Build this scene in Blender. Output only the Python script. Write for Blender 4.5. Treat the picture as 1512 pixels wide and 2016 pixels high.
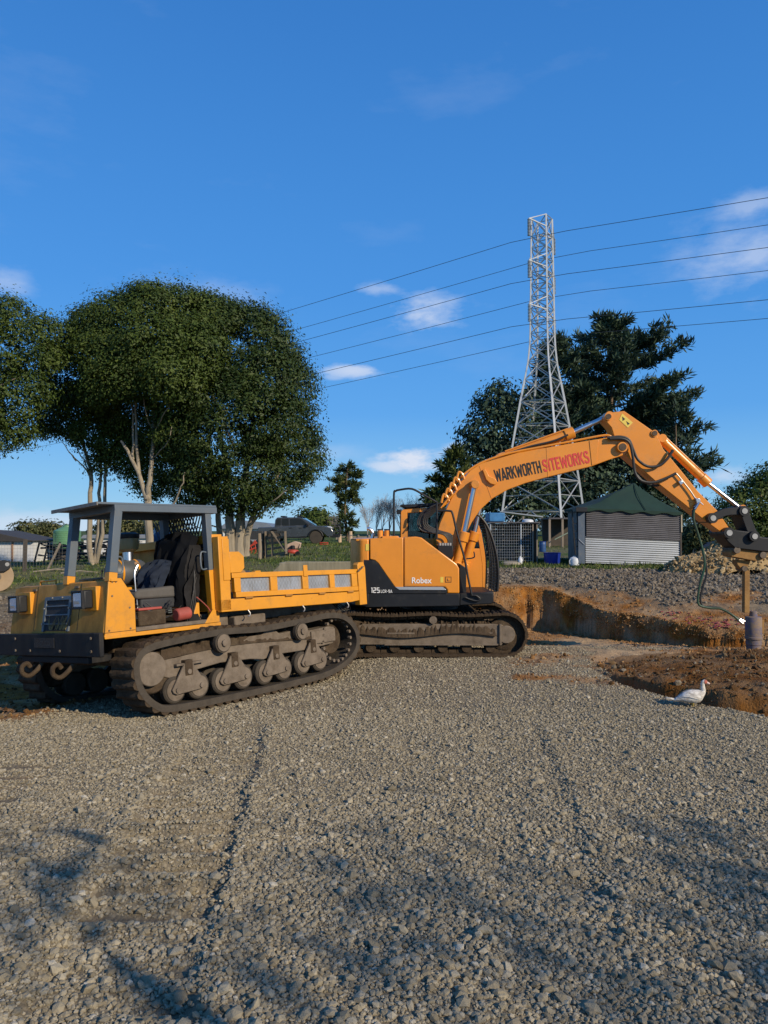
import bpy, math, random
import numpy as np
from mathutils import Vector, Matrix, Euler
R = math.radians
PI = math.pi
for _o in list(bpy.data.objects):
    bpy.data.objects.remove(_o)
SC = bpy.context.scene
COL = SC.collection
# ------------------------------------------------------------------ camera, sky, sun, exposure
CAM_Z = 2.3
F = 1514.0
PITCH = math.atan(37.0 / F)
cam_d = bpy.data.cameras.new('camera')
cam = bpy.data.objects.new('camera', cam_d)
COL.objects.link(cam)
cam_d.sensor_width = 36.0
cam_d.lens = 36.0 * F / 2016.0
cam_d.clip_start = 0.05
cam_d.clip_end = 3000.0
cam.location = (0, 0, CAM_Z)
cam.rotation_euler = (PI / 2 + PITCH, 0, 0)
SC.camera = cam

SUN_EL = 27.0
SUN_AZ = 132.0           # clockwise from +Y: behind the camera, to the right
to_sun = Vector((math.sin(R(SUN_AZ)) * math.cos(R(SUN_EL)), math.cos(R(SUN_AZ)) * math.cos(R(SUN_EL)), math.sin(R(SUN_EL))))
sun_d = bpy.data.lights.new('sun', 'SUN')
sun_d.energy = 4.6
sun_d.angle = R(0.55)
sun_d.color = (1.0, 0.86, 0.66)
sun = bpy.data.objects.new('sun', sun_d)
COL.objects.link(sun)
sun.rotation_euler = (-to_sun).to_track_quat('-Z', 'Y').to_euler()
sun.location = to_sun * 50

W = bpy.data.worlds.new('World')
SC.world = W
W.use_nodes = True
def build_world():
    nt = W.node_tree
    N, L = nt.nodes, nt.links
    N.clear()
    out = N.new('ShaderNodeOutputWorld')
    bg = N.new('ShaderNodeBackground')
    bg.inputs['Strength'].default_value = 0.10
    L.new(bg.outputs[0], out.inputs[0])
    sky = N.new('ShaderNodeTexSky')
    sky.sky_type = 'NISHITA'
    sky.sun_disc = False
    sky.sun_elevation = R(SUN_EL)
    sky.sun_rotation = R(SUN_AZ)
    sky.altitude = 0
    sky.air_density = 1.1
    sky.dust_density = 0.0
    sky.ozone_density = 4.0
    # clean-air sky: a little more saturated than the model
    hsv = N.new('ShaderNodeHueSaturation')
    hsv.inputs['Saturation'].default_value = SKY_SAT
    hsv.inputs['Value'].default_value = SKY_VAL
    hsv.inputs['Hue'].default_value = 0.508
    L.new(sky.outputs[0], hsv.inputs['Color'])
    tc = N.new('ShaderNodeTexCoord')
    sp = N.new('ShaderNodeSeparateXYZ')
    L.new(tc.outputs['Generated'], sp.inputs[0])
    def M(op, a, b=None, c=None):
        n = N.new('ShaderNodeMath')
        n.operation = op
        for i, v in enumerate((a, b, c)):
            if v is None:
                continue
            if isinstance(v, (int, float)):
                n.inputs[i].default_value = v
            else:
                L.new(v, n.inputs[i])
        return n.outputs[0]
    az = M('ARCTAN2', sp.outputs[0], sp.outputs[1])
    el = M('ARCSINE', sp.outputs[2])
    def noise(scale, sx, sz, detail=6, off=0.0):
        cb = N.new('ShaderNodeCombineXYZ')
        L.new(M('MULTIPLY', az, sx), cb.inputs[0])
        L.new(M('MULTIPLY', el, sz), cb.inputs[1])
        cb.inputs[2].default_value = off
        n = N.new('ShaderNodeTexNoise')
        n.inputs['Scale'].default_value = scale
        n.inputs['Detail'].default_value = detail
        n.inputs['Roughness'].default_value = 0.6
        L.new(cb.outputs[0], n.inputs['Vector'])
        return n.outputs['Fac']
    n1 = noise(7.0, 1.0, 2.8)
    n2 = noise(26.0, 1.0, 2.0, 8, 3.0)
    nn = M('ADD', M('MULTIPLY', n1, 0.5), M('MULTIPLY', n2, 0.5))
    nn = M('ADD', M('MULTIPLY', M('SUBTRACT', nn, 0.5), 3.4), 0.5)
    total = None
    def blob(px, py, wx, wy, amp, thr, soft):
        nonlocal total
        u, v = (px - 756) / F, (1045 - py) / F
        a0, e0 = math.atan(u), math.atan(v * math.cos(math.atan(u)))
        dx = M('DIVIDE', M('SUBTRACT', az, a0), wx / F)
        dy = M('DIVIDE', M('SUBTRACT', el, e0), wy / F)
        r2 = M('ADD', M('MULTIPLY', dx, dx), M('MULTIPLY', dy, dy))
        g = M('POWER', 2.718, M('MULTIPLY', r2, -1.0))
        t = M('DIVIDE', M('SUBTRACT', M('ADD', M('MULTIPLY', nn, 0.62), M('MULTIPLY', g, 0.72)), thr), soft)
        n = N.new('ShaderNodeClamp')
        L.new(t, n.inputs[0])
        t = M('MULTIPLY', M('MULTIPLY', n.outputs[0], g), amp)
        total = t if total is None else M('MAXIMUM', total, t)
    blob(812, 906, 85, 32, 1.35, 0.62, 0.40)
    blob(770, 918, 60, 18, 0.85, 0.62, 0.3)
    blob(902, 882, 40, 18, 0.6, 0.6, 0.35)
    blob(695, 728, 75, 20, 0.75, 0.65, 0.34)
    blob(660, 740, 30, 10, 0.4, 0.65, 0.34)
    blob(835, 612, 90, 46, 0.62, 0.62, 0.40)
    blob(745, 566, 60, 16, 0.38, 0.62, 0.40)
    blob(1480, 500, 150, 80, 0.50, 0.58, 0.60)
    blob(1490, 400, 90, 30, 0.40, 0.58, 0.45)
    blob(1425, 935, 60, 24, 0.55, 0.6, 0.4)
    blob(400, 580, 150, 45, 0.20, 0.5, 0.5)
    blob(5, 548, 60, 30, 0.35, 0.55, 0.5)
    blob(60, 1035, 330, 34, 0.60, 0.40, 0.5)
    blob(640, 890, 120, 24, 0.18, 0.5, 0.5)
    # thin high wisps elsewhere round the sky
    back = M('MULTIPLY', M('SUBTRACT', noise(3.0, 1.0, 3.0, 7, 9.0), 0.56), 1.6)
    cl = N.new('ShaderNodeClamp')
    L.new(back, cl.inputs[0])
    total = M('MAXIMUM', total, M('MULTIPLY', cl.outputs[0], 0.25))
    mx = N.new('ShaderNodeMix')
    mx.data_type = 'RGBA'
    tn = N.new('ShaderNodeClamp')
    L.new(total, tn.inputs[0])
    L.new(tn.outputs[0], mx.inputs['Factor'])
    # multiple scattering in clean sea air: blue down to the skyline, where the single-scatter model turns yellow
    ms = N.new('ShaderNodeValToRGB')
    st = AIR
    e = ms.color_ramp.elements
    while len(e) < len(st):
        e.new(.5)
    for i, (p_, c_) in enumerate(st):
        e[i].position = p_
        e[i].color = tuple(v / 10 for v in c_) + (1,)
    L.new(M('MAXIMUM', el, 0.0), ms.inputs[0])
    up = N.new('ShaderNodeVectorMath')
    up.operation = 'SCALE'
    up.inputs['Scale'].default_value = 10.0
    L.new(ms.outputs[0], up.inputs[0])
    low = N.new('ShaderNodeMapRange')
    low.inputs['From Min'].default_value = 0.05
    low.inputs['From Max'].default_value = 1.1
    low.inputs['To Min'].default_value = 0.92
    low.inputs['To Max'].default_value = 0.5
    L.new(el, low.inputs['Value'])
    hz = N.new('ShaderNodeMix')
    hz.data_type = 'RGBA'
    L.new(low.outputs[0], hz.inputs['Factor'])
    L.new(hsv.outputs[0], hz.inputs[6])
    L.new(up.outputs[0], hz.inputs[7])
    L.new(hz.outputs[2], mx.inputs[6])
    mx.inputs[7].default_value = (6.9, 7.6, 9.0, 1)
    L.new(mx.outputs[2], bg.inputs['Color'])
SKY_SAT = 1.2
SKY_VAL = 1.25
AIR = [(0.0, (3.3, 6.0, 8.4)), (0.05, (2.3, 5.3, 8.6)), (0.15, (1.0, 3.7, 8.4)), (0.3, (0.66, 3.05, 7.9)), (0.6, (0.42, 2.35, 6.9)), (1.0, (0.34, 1.9, 5.8))]
build_world()
vs = SC.view_settings
vs.view_transform = 'Standard'
vs.look = 'None'
vs.gamma = 1.0
vs.use_curve_mapping = False
vs.exposure = 0.0
SC.render.engine = 'CYCLES'
SC.cycles.max_bounces = 6
SC.cycles.transparent_max_bounces = 8
SC.cycles.use_denoising = True

# ------------------------------------------------------------------ helpers
def ray(px, py):
    x, y = (px - 756) / F, -(py - 1008) / F
    return np.array([x, math.cos(PITCH) - y * math.sin(PITCH), math.sin(PITCH) + y * math.cos(PITCH)])
def at(px, py, D):
    "the place seen at photo pixel px, py that stands D metres down the site"
    d = ray(px, py)
    d = d * D / d[1]
    return Vector((d[0], d[1], CAM_Z + d[2]))
def lin(h):
    h = h.lstrip('#')
    o = []
    for i in (0, 2, 4):
        v = int(h[i:i + 2], 16) / 255
        o.append(v / 12.92 if v <= 0.04045 else ((v + 0.055) / 1.055) ** 2.4)
    return tuple(o)

class NT:
    def __init__(s, name):
        s.m = bpy.data.materials.new(name)
        s.m.use_nodes = True
        s.t = s.m.node_tree
        s.N, s.L = s.t.nodes, s.t.links
        s.p = s.N['Principled BSDF']
        s.out = s.N['Material Output']
        s._tc = None
    def tc(s, which='Object'):
        if s._tc is None:
            s._tc = s.N.new('ShaderNodeTexCoord')
        return s._tc.outputs[which]
    def noise(s, scale, detail=5, rough=0.6, vec=None, stretch=None, off=0):
        n = s.N.new('ShaderNodeTexNoise')
        n.inputs['Scale'].default_value = scale
        n.inputs['Detail'].default_value = detail
        n.inputs['Roughness'].default_value = rough
        v = vec or s.tc()
        mp = s.N.new('ShaderNodeMapping')
        mp.inputs['Location'].default_value = (off, off * 1.7, off * .6)
        if stretch:
            mp.inputs['Scale'].default_value = stretch
        s.L.new(v, mp.inputs[0])
        s.L.new(mp.outputs[0], n.inputs['Vector'])
        return n.outputs['Fac']
    def voro(s, scale, feature='F1', vec=None, out='Distance'):
        n = s.N.new('ShaderNodeTexVoronoi')
        n.feature = feature
        n.inputs['Scale'].default_value = scale
        s.L.new(vec or s.tc(), n.inputs['Vector'])
        return n.outputs[out]
    def ramp(s, fac, stops):
        n = s.N.new('ShaderNodeValToRGB')
        e = n.color_ramp.elements
        while len(e) < len(stops):
            e.new(0.5)
        for i, (p, c) in enumerate(stops):
            e[i].position = p
            e[i].color = (c, c, c, 1) if isinstance(c, (int, float)) else (*c[:3], 1)
        s.L.new(fac, n.inputs[0])
        return n.outputs[0]
    def mix(s, fac, a, b, blend='MIX'):
        n = s.N.new('ShaderNodeMix')
        n.data_type = 'RGBA'
        n.blend_type = blend
        for k, v in ((0, fac), (6, a), (7, b)):
            if isinstance(v, (int, float)):
                n.inputs[k].default_value = v if k == 0 else (v, v, v, 1)
            elif isinstance(v, tuple):
                n.inputs[k].default_value = (*v[:3], 1)
            else:
                s.L.new(v, n.inputs[k])
        return n.outputs[2]
    def math(s, op, a, b=None):
        n = s.N.new('ShaderNodeMath')
        n.operation = op
        for i, v in enumerate((a, b)):
            if v is None:
                continue
            if isinstance(v, (int, float)):
                n.inputs[i].default_value = v
            else:
                s.L.new(v, n.inputs[i])
        return n.outputs[0]
    def set(s, name, v):
        i = s.p.inputs[name]
        if isinstance(v, (int, float)):
            i.default_value = v
        elif isinstance(v, tuple):
            i.default_value = (*v[:3], 1)
        else:
            s.L.new(v, i)
        return s
    def bump(s, h, strength=0.4, dist=0.02):
        n = s.N.new('ShaderNodeBump')
        n.inputs['Strength'].default_value = strength
        n.inputs['Distance'].default_value = dist
        s.L.new(h, n.inputs['Height'])
        s.L.new(n.outputs[0], s.p.inputs['Normal'])
        return s

def mat(name, col, rough=0.5, metal=0.0, var=0.12, scale=3.0, bump=0.0, bscale=40.0, dirt=None, dirt_amt=0.5, dirt_scale=2.5, spec=0.5, coat=0.0, stretch=None):
    "plain surface with mottling, optional dirt film and fine relief"
    k = NT(name)
    c = tuple(col)
    n = k.noise(scale, 6, 0.65, stretch=stretch)
    lo = tuple(max(0, v * (1 - var)) for v in c)
    hi = tuple(min(1, v * (1 + var)) for v in c)
    cc = k.ramp(n, [(0.3, lo), (0.7, hi)])
    rr = rough
    if dirt:
        dn = k.noise(dirt_scale, 8, 0.72, off=7.3, stretch=stretch)
        f = k.ramp(dn, [(max(0.02, 0.62 - dirt_amt * 0.4), 0.0), (min(0.98, 0.80 - dirt_amt * 0.25), 1.0)])
        cc = k.mix(k.math('MULTIPLY', f, min(1.0, 0.35 + dirt_amt * 0.6)), cc, tuple(dirt))
        rr = k.math('ADD', k.math('MULTIPLY', f, max(0.0, 0.9 - rough)), rough)
    k.set('Base Color', cc)
    k.set('Roughness', rr)
    k.set('Metallic', metal)
    k.set('Specular IOR Level', spec)
    if coat:
        k.set('Coat Weight', coat)
        k.p.inputs['Coat Roughness'].default_value = 0.15
    if bump:
        k.bump(k.noise(bscale, 6, 0.7, off=2.0), bump, 0.02)
    return k.m

class MB:
    "collects faces; build() links them as one mesh object"
    def __init__(s):
        s.v, s.f = [], []
    def add(s, verts, faces):
        o = len(s.v)
        s.v += [tuple(p) for p in verts]
        s.f += [tuple(o + i for i in q) for q in faces]
        return s
    def box(s, c, d, rot=None):
        x, y, z = d[0] / 2, d[1] / 2, d[2] / 2
        vs_ = [Vector((i * x, j * y, k * z)) for i in (-1, 1) for j in (-1, 1) for k in (-1, 1)]
        if rot is not None:
            m = rot if isinstance(rot, Matrix) else Euler(rot).to_matrix()
            vs_ = [m @ p for p in vs_]
        c = Vector(c)
        return s.add([p + c for p in vs_], [(0, 1, 3, 2), (4, 6, 7, 5), (0, 4, 5, 1), (2, 3, 7, 6), (0, 2, 6, 4), (1, 5, 7, 3)])
    def bx(s, x0, x1, y0, y1, z0, z1):
        return s.box(((x0 + x1) / 2, (y0 + y1) / 2, (z0 + z1) / 2), (abs(x1 - x0), abs(y1 - y0), abs(z1 - z0)))
    def bar(s, p, q, w, d, up=(0, 0, 1)):
        "rectangular bar from p to q, w wide, d deep"
        p, q = Vector(p), Vector(q)
        t = (q - p).normalized()
        u = Vector(up)
        if abs(t.dot(u)) > 0.98:
            u = Vector((1, 0, 0))
        a = t.cross(u).normalized()
        b = a.cross(t).normalized()
        r = []
        for e in (p, q):
            for i, j in ((-1, -1), (1, -1), (1, 1), (-1, 1)):
                r.append(e + a * (i * w / 2) + b * (j * d / 2))
        return s.add(r, [(0, 1, 2, 3), (7, 6, 5, 4), (0, 4, 5, 1), (1, 5, 6, 2), (2, 6, 7, 3), (3, 7, 4, 0)])
    def prism(s, poly, axis, lo, hi):
        "2-D outline swept along an axis: 'y' takes (x,z), 'x' takes (y,z), 'z' takes (x,y)"
        def P(u, v, w):
            return {'y': (u, w, v), 'x': (w, u, v), 'z': (u, v, w)}[axis]
        n = len(poly)
        vv = [P(u, v, lo) for u, v in poly] + [P(u, v, hi) for u, v in poly]
        ff = [tuple(range(n)), tuple(range(2 * n - 1, n - 1, -1))]
        ff += [(i, i + n, (i + 1) % n + n, (i + 1) % n) for i in range(n)]
        return s.add(vv, ff)
    def cyl(s, p, q, r0, r1=None, n=20, cap=True):
        r1 = r0 if r1 is None else r1
        return s.tube([p, q], [r0, r1], n, cap)
    def tube(s, pts, rad, n=8, cap=True):
        pts = [Vector(p) for p in pts]
        if isinstance(rad, (int, float)):
            rad = [rad] * len(pts)
        t0 = (pts[1] - pts[0]).normalized()
        ref = Vector((0, 0, 1)) if abs(t0.z) < 0.9 else Vector((1, 0, 0))
        a = t0.cross(ref).normalized()
        vv, ff = [], []
        m = len(pts)
        for i, p in enumerate(pts):
            t = (pts[min(i + 1, m - 1)] - pts[max(i - 1, 0)]).normalized()
            a = a - t * a.dot(t)
            if a.length < 1e-6:
                a = t.orthogonal()
            a.normalize()
            b = t.cross(a)
            for k in range(n):
                w = 2 * PI * k / n
                vv.append(p + a * (math.cos(w) * rad[i]) + b * (math.sin(w) * rad[i]))
        for i in range(m - 1):
            for k in range(n):
                k2 = (k + 1) % n
                ff.append((i * n + k, i * n + k2, (i + 1) * n + k2, (i + 1) * n + k))
        if cap:
            ff.append(tuple(range(n - 1, -1, -1)))
            ff.append(tuple((m - 1) * n + k for k in range(n)))
        return s.add(vv, ff)
    def lathe(s, prof, c=(0, 0, 0), axis='z', n=28):
        vv, ff = [], []
        c = Vector(c)
        for r, h in prof:
            for k in range(n):
                w = 2 * PI * k / n
                x, y = r * math.cos(w), r * math.sin(w)
                vv.append(c + Vector({'z': (x, y, h), 'y': (x, h, y), 'x': (h, x, y)}[axis]))
        m = len(prof)
        for i in range(m - 1):
            for k in range(n):
                k2 = (k + 1) % n
                ff.append((i * n + k, i * n + k2, (i + 1) * n + k2, (i + 1) * n + k))
        ff.append(tuple(range(n - 1, -1, -1)))
        ff.append(tuple((m - 1) * n + k for k in range(n)))
        return s.add(vv, ff)
    def mesh(s, name, m, smooth=True, origin=None):
        me = bpy.data.meshes.new(name)
        o = Vector(origin) if origin is not None else Vector((0, 0, 0))
        me.from_pydata([(p[0] - o[0], p[1] - o[1], p[2] - o[2]) for p in s.v], [], s.f)
        me.validate()
        import bmesh
        b = bmesh.new()
        b.from_mesh(me)
        bmesh.ops.recalc_face_normals(b, faces=b.faces)
        b.to_mesh(me)
        b.free()
        if m:
            me.materials.append(m)
        if smooth:
            me.polygons.foreach_set('use_smooth', [True] * len(me.polygons))
            me.set_sharp_from_angle(angle=R(32))
        return me
    def build(s, name, m, parent=None, bevel=0.0, smooth=True, origin=None, seg=2):
        "parent set: vertices are in the parent's frame (or world minus the parent's location when origin is given)"
        me = s.mesh(name, m, smooth, origin)
        o = link(name, me, parent)
        if bevel:
            md = o.modifiers.new('bevel', 'BEVEL')
            md.width = bevel
            md.segments = seg
            md.limit_method = 'ANGLE'
            md.angle_limit = R(35)
        return o

def link(name, data, parent=None):
    o = bpy.data.objects.new(name, data)
    COL.objects.link(o)
    if parent is not None:
        o.parent = parent
    return o
def tag(o, label=None, cat=None, group=None, kind=None):
    for k, v in (('label', label), ('category', cat), ('group', group), ('kind', kind)):
        if v:
            o[k] = v
    return o
def thing(name, label, cat, loc=(0, 0, 0), rz=0.0, group=None, matrix=None):
    o = link(name, None)
    o.empty_display_size = 0.2
    if matrix is not None:
        o.matrix_world = matrix
    else:
        o.location = loc
        o.rotation_euler = (0, 0, rz)
    return tag(o, label, cat, group)
def copy_tree(o, parent=None):
    c = o.copy()
    COL.objects.link(c)
    if parent is not None:
        c.parent = parent
    for ch in list(o.children):
        copy_tree(ch, c)
    return c
def textmesh(name, body, size, m, parent, loc, rot, sx=1.0, bold=0.0, extrude=0.002, shear=0.0, align='LEFT'):
    cu = bpy.data.curves.new(name, 'FONT')
    cu.body = body
    cu.size = size
    cu.offset = bold
    cu.extrude = extrude
    cu.shear = shear
    cu.align_x = align
    cu.space_character = 1.0
    tmp = bpy.data.objects.new(name, cu)
    COL.objects.link(tmp)
    bpy.context.view_layer.update()
    dg = bpy.context.evaluated_depsgraph_get()
    me = bpy.data.meshes.new_from_object(tmp.evaluated_get(dg))
    bpy.data.objects.remove(tmp)
    me.materials.clear()
    me.materials.append(m)
    o = link(name, me, parent)
    o.location = loc
    o.rotation_euler = rot
    o.scale = (sx, 1, 1)
    return o
def smooth01(a, b, x):
    t = np.clip((x - a) / (b - a), 0, 1)
    return t * t * (3 - 2 * t)
_tab = np.random.default_rng(5).random((256, 256))
def vnoise(x, y):
    xi, yi = np.floor(x).astype(int), np.floor(y).astype(int)
    fx, fy = x - xi, y - yi
    fx, fy = fx * fx * (3 - 2 * fx), fy * fy * (3 - 2 * fy)
    g = lambda i, j: _tab[i & 255, j & 255]
    return (g(xi, yi) * (1 - fx) + g(xi + 1, yi) * fx) * (1 - fy) + (g(xi, yi + 1) * (1 - fx) + g(xi + 1, yi + 1) * fx) * fy
def fbm(x, y, oct=4, gain=0.5):
    a, s, t = 1.0, 0.0, 0.0
    for i in range(oct):
        s = s + a * (vnoise(x * 2 ** i + 17 * i, y * 2 ** i + 31 * i) - 0.5)
        t += a
        a *= gain
    return s / t * 2
# ------------------------------------------------------------------ ground: one sheet, pad of gravel, clay cut, berm, grass beyond
DU = R(38.0)             # the dumper's heading and its sideways lean
DUMP_O = Vector((-2.717, 9.762, 0.0))
def dump_frame():
    u = Vector((math.sin(DU), math.cos(DU), 0))
    b = Vector((-math.cos(DU), math.sin(DU), 0))
    z = Vector((0, 0, 1))
    r = R(5.0)
    return u, b * math.cos(r) - z * math.sin(r), z * math.cos(r) + b * math.sin(r)
dU, dB, dC = dump_frame()

def wall_y(X):
    return np.interp(X, [-40, 4.3, 4.9, 5.45, 6.95, 9.0, 13, 40], [20.7, 20.6, 19.9, 18.5, 16.6, 15.5, 14.9, 14.5])
def edge_y(X):
    "where the gravel pad breaks off to the gully on the right"
    return np.interp(X, [2.6, 3.2, 3.55, 4.05, 4.75, 6.0, 9.0, 30], [14.2, 12.9, 11.6, 10.35, 9.6, 8.9, 8.2, 7])
def ridge_y(X):
    return np.interp(X, [3.2, 3.7, 4.75, 7.2, 10, 30], [12.6, 12.5, 13.4, 14.3, 14.6, 14.6])
def terrain(X, Y):
    "height and surface weights (gravel, clay, grass, loose soil with painted rut shade)"
    n1 = fbm(X * 0.35, Y * 0.35, 3)
    n2 = fbm(X * 1.3 + 40, Y * 1.3, 4)
    n3 = fbm(X * 5.0, Y * 5.0 + 11, 4)
    n4 = fbm(X * 16.0, Y * 16.0 + 3, 3)
    leftfar = np.interp(Y, [-20, 14, 17, 20, 25, 30, 40, 50, 60, 80, 120, 600], [0, 0, .12, .38, .58, .66, .48, .3, .4, 1.0, 1.6, 1.95])
    left = np.interp(Y, [-20, 14, 17, 20, 25, 30, 36, 45, 60, 100, 600], [0, 0, .12, .38, .58, .72, 1.0, 1.4, 1.6, 1.8, 1.95])
    left = left + (leftfar - left) * smooth01(-11.5, -16.5, X) if False else left + (leftfar - left) * (1 - smooth01(-17.0, -12.0, X))
    rtop = np.interp(Y, [0, 14, 17, 20, 23, 29, 36, 45, 60, 100, 600], [.2, .22, .36, .72, .86, .97, 1.1, 1.38, 1.6, 1.8, 1.95])
    floor = -0.36 * smooth01(14.6, 18.5, Y) + 0.02 * n2
    wy = wall_y(X) + 0.35 * n1 * smooth01(4.2, 5.0, X) + 0.16 * n2 + 0.05 * n3
    d = Y - wy
    lip = np.interp(X, [3.5, 4.6, 5.4, 7, 10], [.80, .72, .34, .22, .20])
    lip = np.minimum(lip, rtop)
    ww = np.interp(X, [4.4, 5.4], [0.30, 0.45])
    up = lip + (rtop - lip) * smooth01(0.3, 2.8, d)
    rise = np.clip(d / ww + 0.5, 0, 1)
    rise = rise * rise * (3 - 2 * rise)
    right = floor * (1 - rise) + up * rise
    w = smooth01(-2.2, 1.4, X)
    Z = left * (1 - w) + right * w
    cut = w * np.exp(-((d - 0.0) / 0.55) ** 2)
    # gully and spoil mound right of the pad
    dg = Y - edge_y(X) + 0.22 * n2 + 0.09 * n3
    mz = smooth01(3.4, 3.85, X)
    rd = Y - ridge_y(X) + 0.3 * n2
    prof = np.interp(dg, [-0.25, 0.0, 0.3, 0.72, 1.05, 2.2, 6], [0, 0, -.42, -.50, .05, .11, .12])
    mound = prof + 0.07 * n2 * smooth01(.8, 1.6, dg)
    back = smooth01(-0.3, 0.7, rd)
    mound = mound * (1 - back) + np.minimum(mound, floor) * back
    inm = mz * (dg > -0.25) * (d < 0)
    Z = np.where(inm > 0, Z * (1 - inm) + mound * inm, Z)
    # low ground under the dumper's far track
    da = (X - DUMP_O.x) * dU.x + (Y - DUMP_O.y) * dU.y
    db = (X - DUMP_O.x) * dB.x + (Y - DUMP_O.y) * dB.y
    near_d = smooth01(-3.2, -1.2, da) * (1 - smooth01(4.2, 7.5, da))
    tilt = -math.tan(R(5.0)) * np.clip(db - 0.15, 0, 3.2)
    side = smooth01(-0.6, 0.4, db) * (1 - smooth01(3.4, 6.5, db))
    Z = np.where(Y < 22, Z + (tilt - 0.0) * near_d * side, Z)
    trk = smooth01(-.45, -.1, db) * (1 - smooth01(.5, .8, db)) * smooth01(-.9, -.2, da) * (1 - smooth01(3.4, 4.2, da))
    Z = Z - 0.05 * trk
    # surface weights
    grav = np.ones_like(X)
    soil = np.zeros_like(X)
    clay = np.zeros_like(X)
    behind = smooth01(-0.25, 0.25, d) * w
    beh_left = smooth01(13.8, 15.5, Y + n2) * (1 - w)
    gl = smooth01(21, 24.5, Y + 1.2 * n2) * (1 - w)
    gr = smooth01(26.2, 27.6, Y + 1.3 * n2 + 0.6 * n3 + (X - 7) * 0.12) * w
    patch = smooth01(0.05, 0.4, n1 + n2 * 0.8)
    grass = np.clip(gl * (0.55 + 0.6 * patch) + gr * (0.55 + .5 * patch), 0, 1)
    grass = np.maximum(grass, smooth01(40, 48, Y))
    lipw = smooth01(1.5, 2.7, d + 0.9 * n2 + 0.5 * n3 + np.interp(X, [4, 5.5], [0.9, 0.0])) * w
    clay = np.maximum(clay, behind * (1 - lipw))
    clay = np.maximum(clay, cut)
    soil = np.maximum(soil, behind * lipw)
    soil = np.maximum(soil, beh_left)
    # bare clay floor by the wall, and streaks over the pad edge
    bare = w * smooth01(15.6, 17.4, Y + 1.0 * n2 + 0.5 * (X - 4)) * (d < 0)
    streak = np.exp(-((Y - (14.2 + (X - 3.2) * 0.9)) / 0.75) ** 2) * smooth01(1.4, 3.2, X) * smooth01(-.25, .25, n2 + 0.12)
    streak2 = np.exp(-((Y - (12.0 - (X - 2.3) * 0.25)) / 0.32) ** 2) * smooth01(0.9, 1.7, X) * (1 - smooth01(3.3, 3.9, X)) * smooth01(-.1, .3, n2 + .1)
    streak3 = np.exp(-((Y - 13.0) / 0.28) ** 2) * smooth01(1.2, 2.2, X) * (1 - smooth01(3.6, 4.0, X)) * smooth01(-.1, .3, -n2 + .15)
    streak2 = np.maximum(streak2, streak3 * .8)
    clay = np.maximum(clay, np.maximum(bare, np.maximum(streak, 0.85 * streak2)))
    clay = np.maximum(clay, mz * smooth01(-0.05, 0.15, dg) * (d < 0.1) * (rd < 1.5))
    dl = smooth01(1.2, 2.6, db + .5 * n2) * smooth01(-2.6, -0.6, da + 0.6 * n2 + 0.5 * (db - 1)) * (1 - smooth01(6, 9, da)) * (Y < 17)
    clay = np.maximum(clay, dl * smooth01(-.2, .3, n1 + .3 * n2 + .15))
    soil = np.maximum(soil, dl * .8)
    pale = np.exp(-((X - 4.5 - .25 * (Y - 16) * .5) / 0.95) ** 2) * smooth01(13.0, 14.2, Y + .4 * n2) * (1 - smooth01(18.6, 19.6, Y)) * (d < -.15) * smooth01(-.35, .1, n2 + .15)
    clay = np.maximum(clay, pale * .9)
    grav = np.clip(1 - np.maximum.reduce([clay, grass, soil]), 0, 1)
    soil = np.clip(soil - clay, 0, 1)
    soil = np.clip(soil - grass, 0, 1)
    # relief
    Z = Z + 0.035 * n1 * smooth01(3, 8, Y)
    Z = Z + grav * (0.016 * n2 + 0.012 * n3 + 0.006 * n4) + soil * (0.06 * n2 + 0.06 * n3 + 0.025 * n4) + clay * (0.03 * n2 + 0.035 * n3 + 0.018 * n4) + grass * (0.03 * n2 + 0.02 * n3)
    rut_shade = np.zeros_like(X)  # shade of the track prints, painted into the surface colour
    # ruts pressed into the gravel by tracked machines
    def rut(x0, y0, x1, y1, wd, dep, cleat):
        nonlocal Z, rut_shade
        L = math.hypot(x1 - x0, y1 - y0)
        tx, ty = (x1 - x0) / L, (y1 - y0) / L
        s = (X - x0) * tx + (Y - y0) * ty
        q = -(X - x0) * ty + (Y - y0) * tx + 0.05 * n2
        m = (1 - smooth01(wd * .8, wd * 1.1, np.abs(q))) * smooth01(0, .5, s) * (1 - smooth01(L - .5, L, s))
        edge = np.exp(-((np.abs(q) - wd * 1.18) / 0.07) ** 2) * smooth01(0, .5, s) * (1 - smooth01(L - .5, L, s))
        Z = Z - m * dep * (1.0 + 0.5 * n2) + edge * dep * 0.4 * (1 + n3)
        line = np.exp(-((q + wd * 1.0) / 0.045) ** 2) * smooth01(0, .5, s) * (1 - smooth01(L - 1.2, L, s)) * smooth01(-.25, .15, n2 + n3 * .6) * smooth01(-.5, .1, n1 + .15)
        rut_shade = np.maximum(rut_shade, (.75 if cleat > .03 else 0) * line)  # dark line painted along the rut edge as its shade
        if cleat:
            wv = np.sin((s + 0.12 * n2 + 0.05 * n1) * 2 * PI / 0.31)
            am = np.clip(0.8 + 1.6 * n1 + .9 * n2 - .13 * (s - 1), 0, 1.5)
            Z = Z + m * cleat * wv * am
            rut_shade = np.maximum(rut_shade, m * smooth01(.35, .85, -wv + .5 * n3) * np.clip(am * 1.2, 0, 1))  # cleat hollows darkened in colour to stand for shade
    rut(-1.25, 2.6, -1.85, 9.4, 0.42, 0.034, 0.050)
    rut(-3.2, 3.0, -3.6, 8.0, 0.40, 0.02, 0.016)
    rut(0.9, 3.2, 1.5, 9.5, 0.36, 0.014, 0.0)
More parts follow.
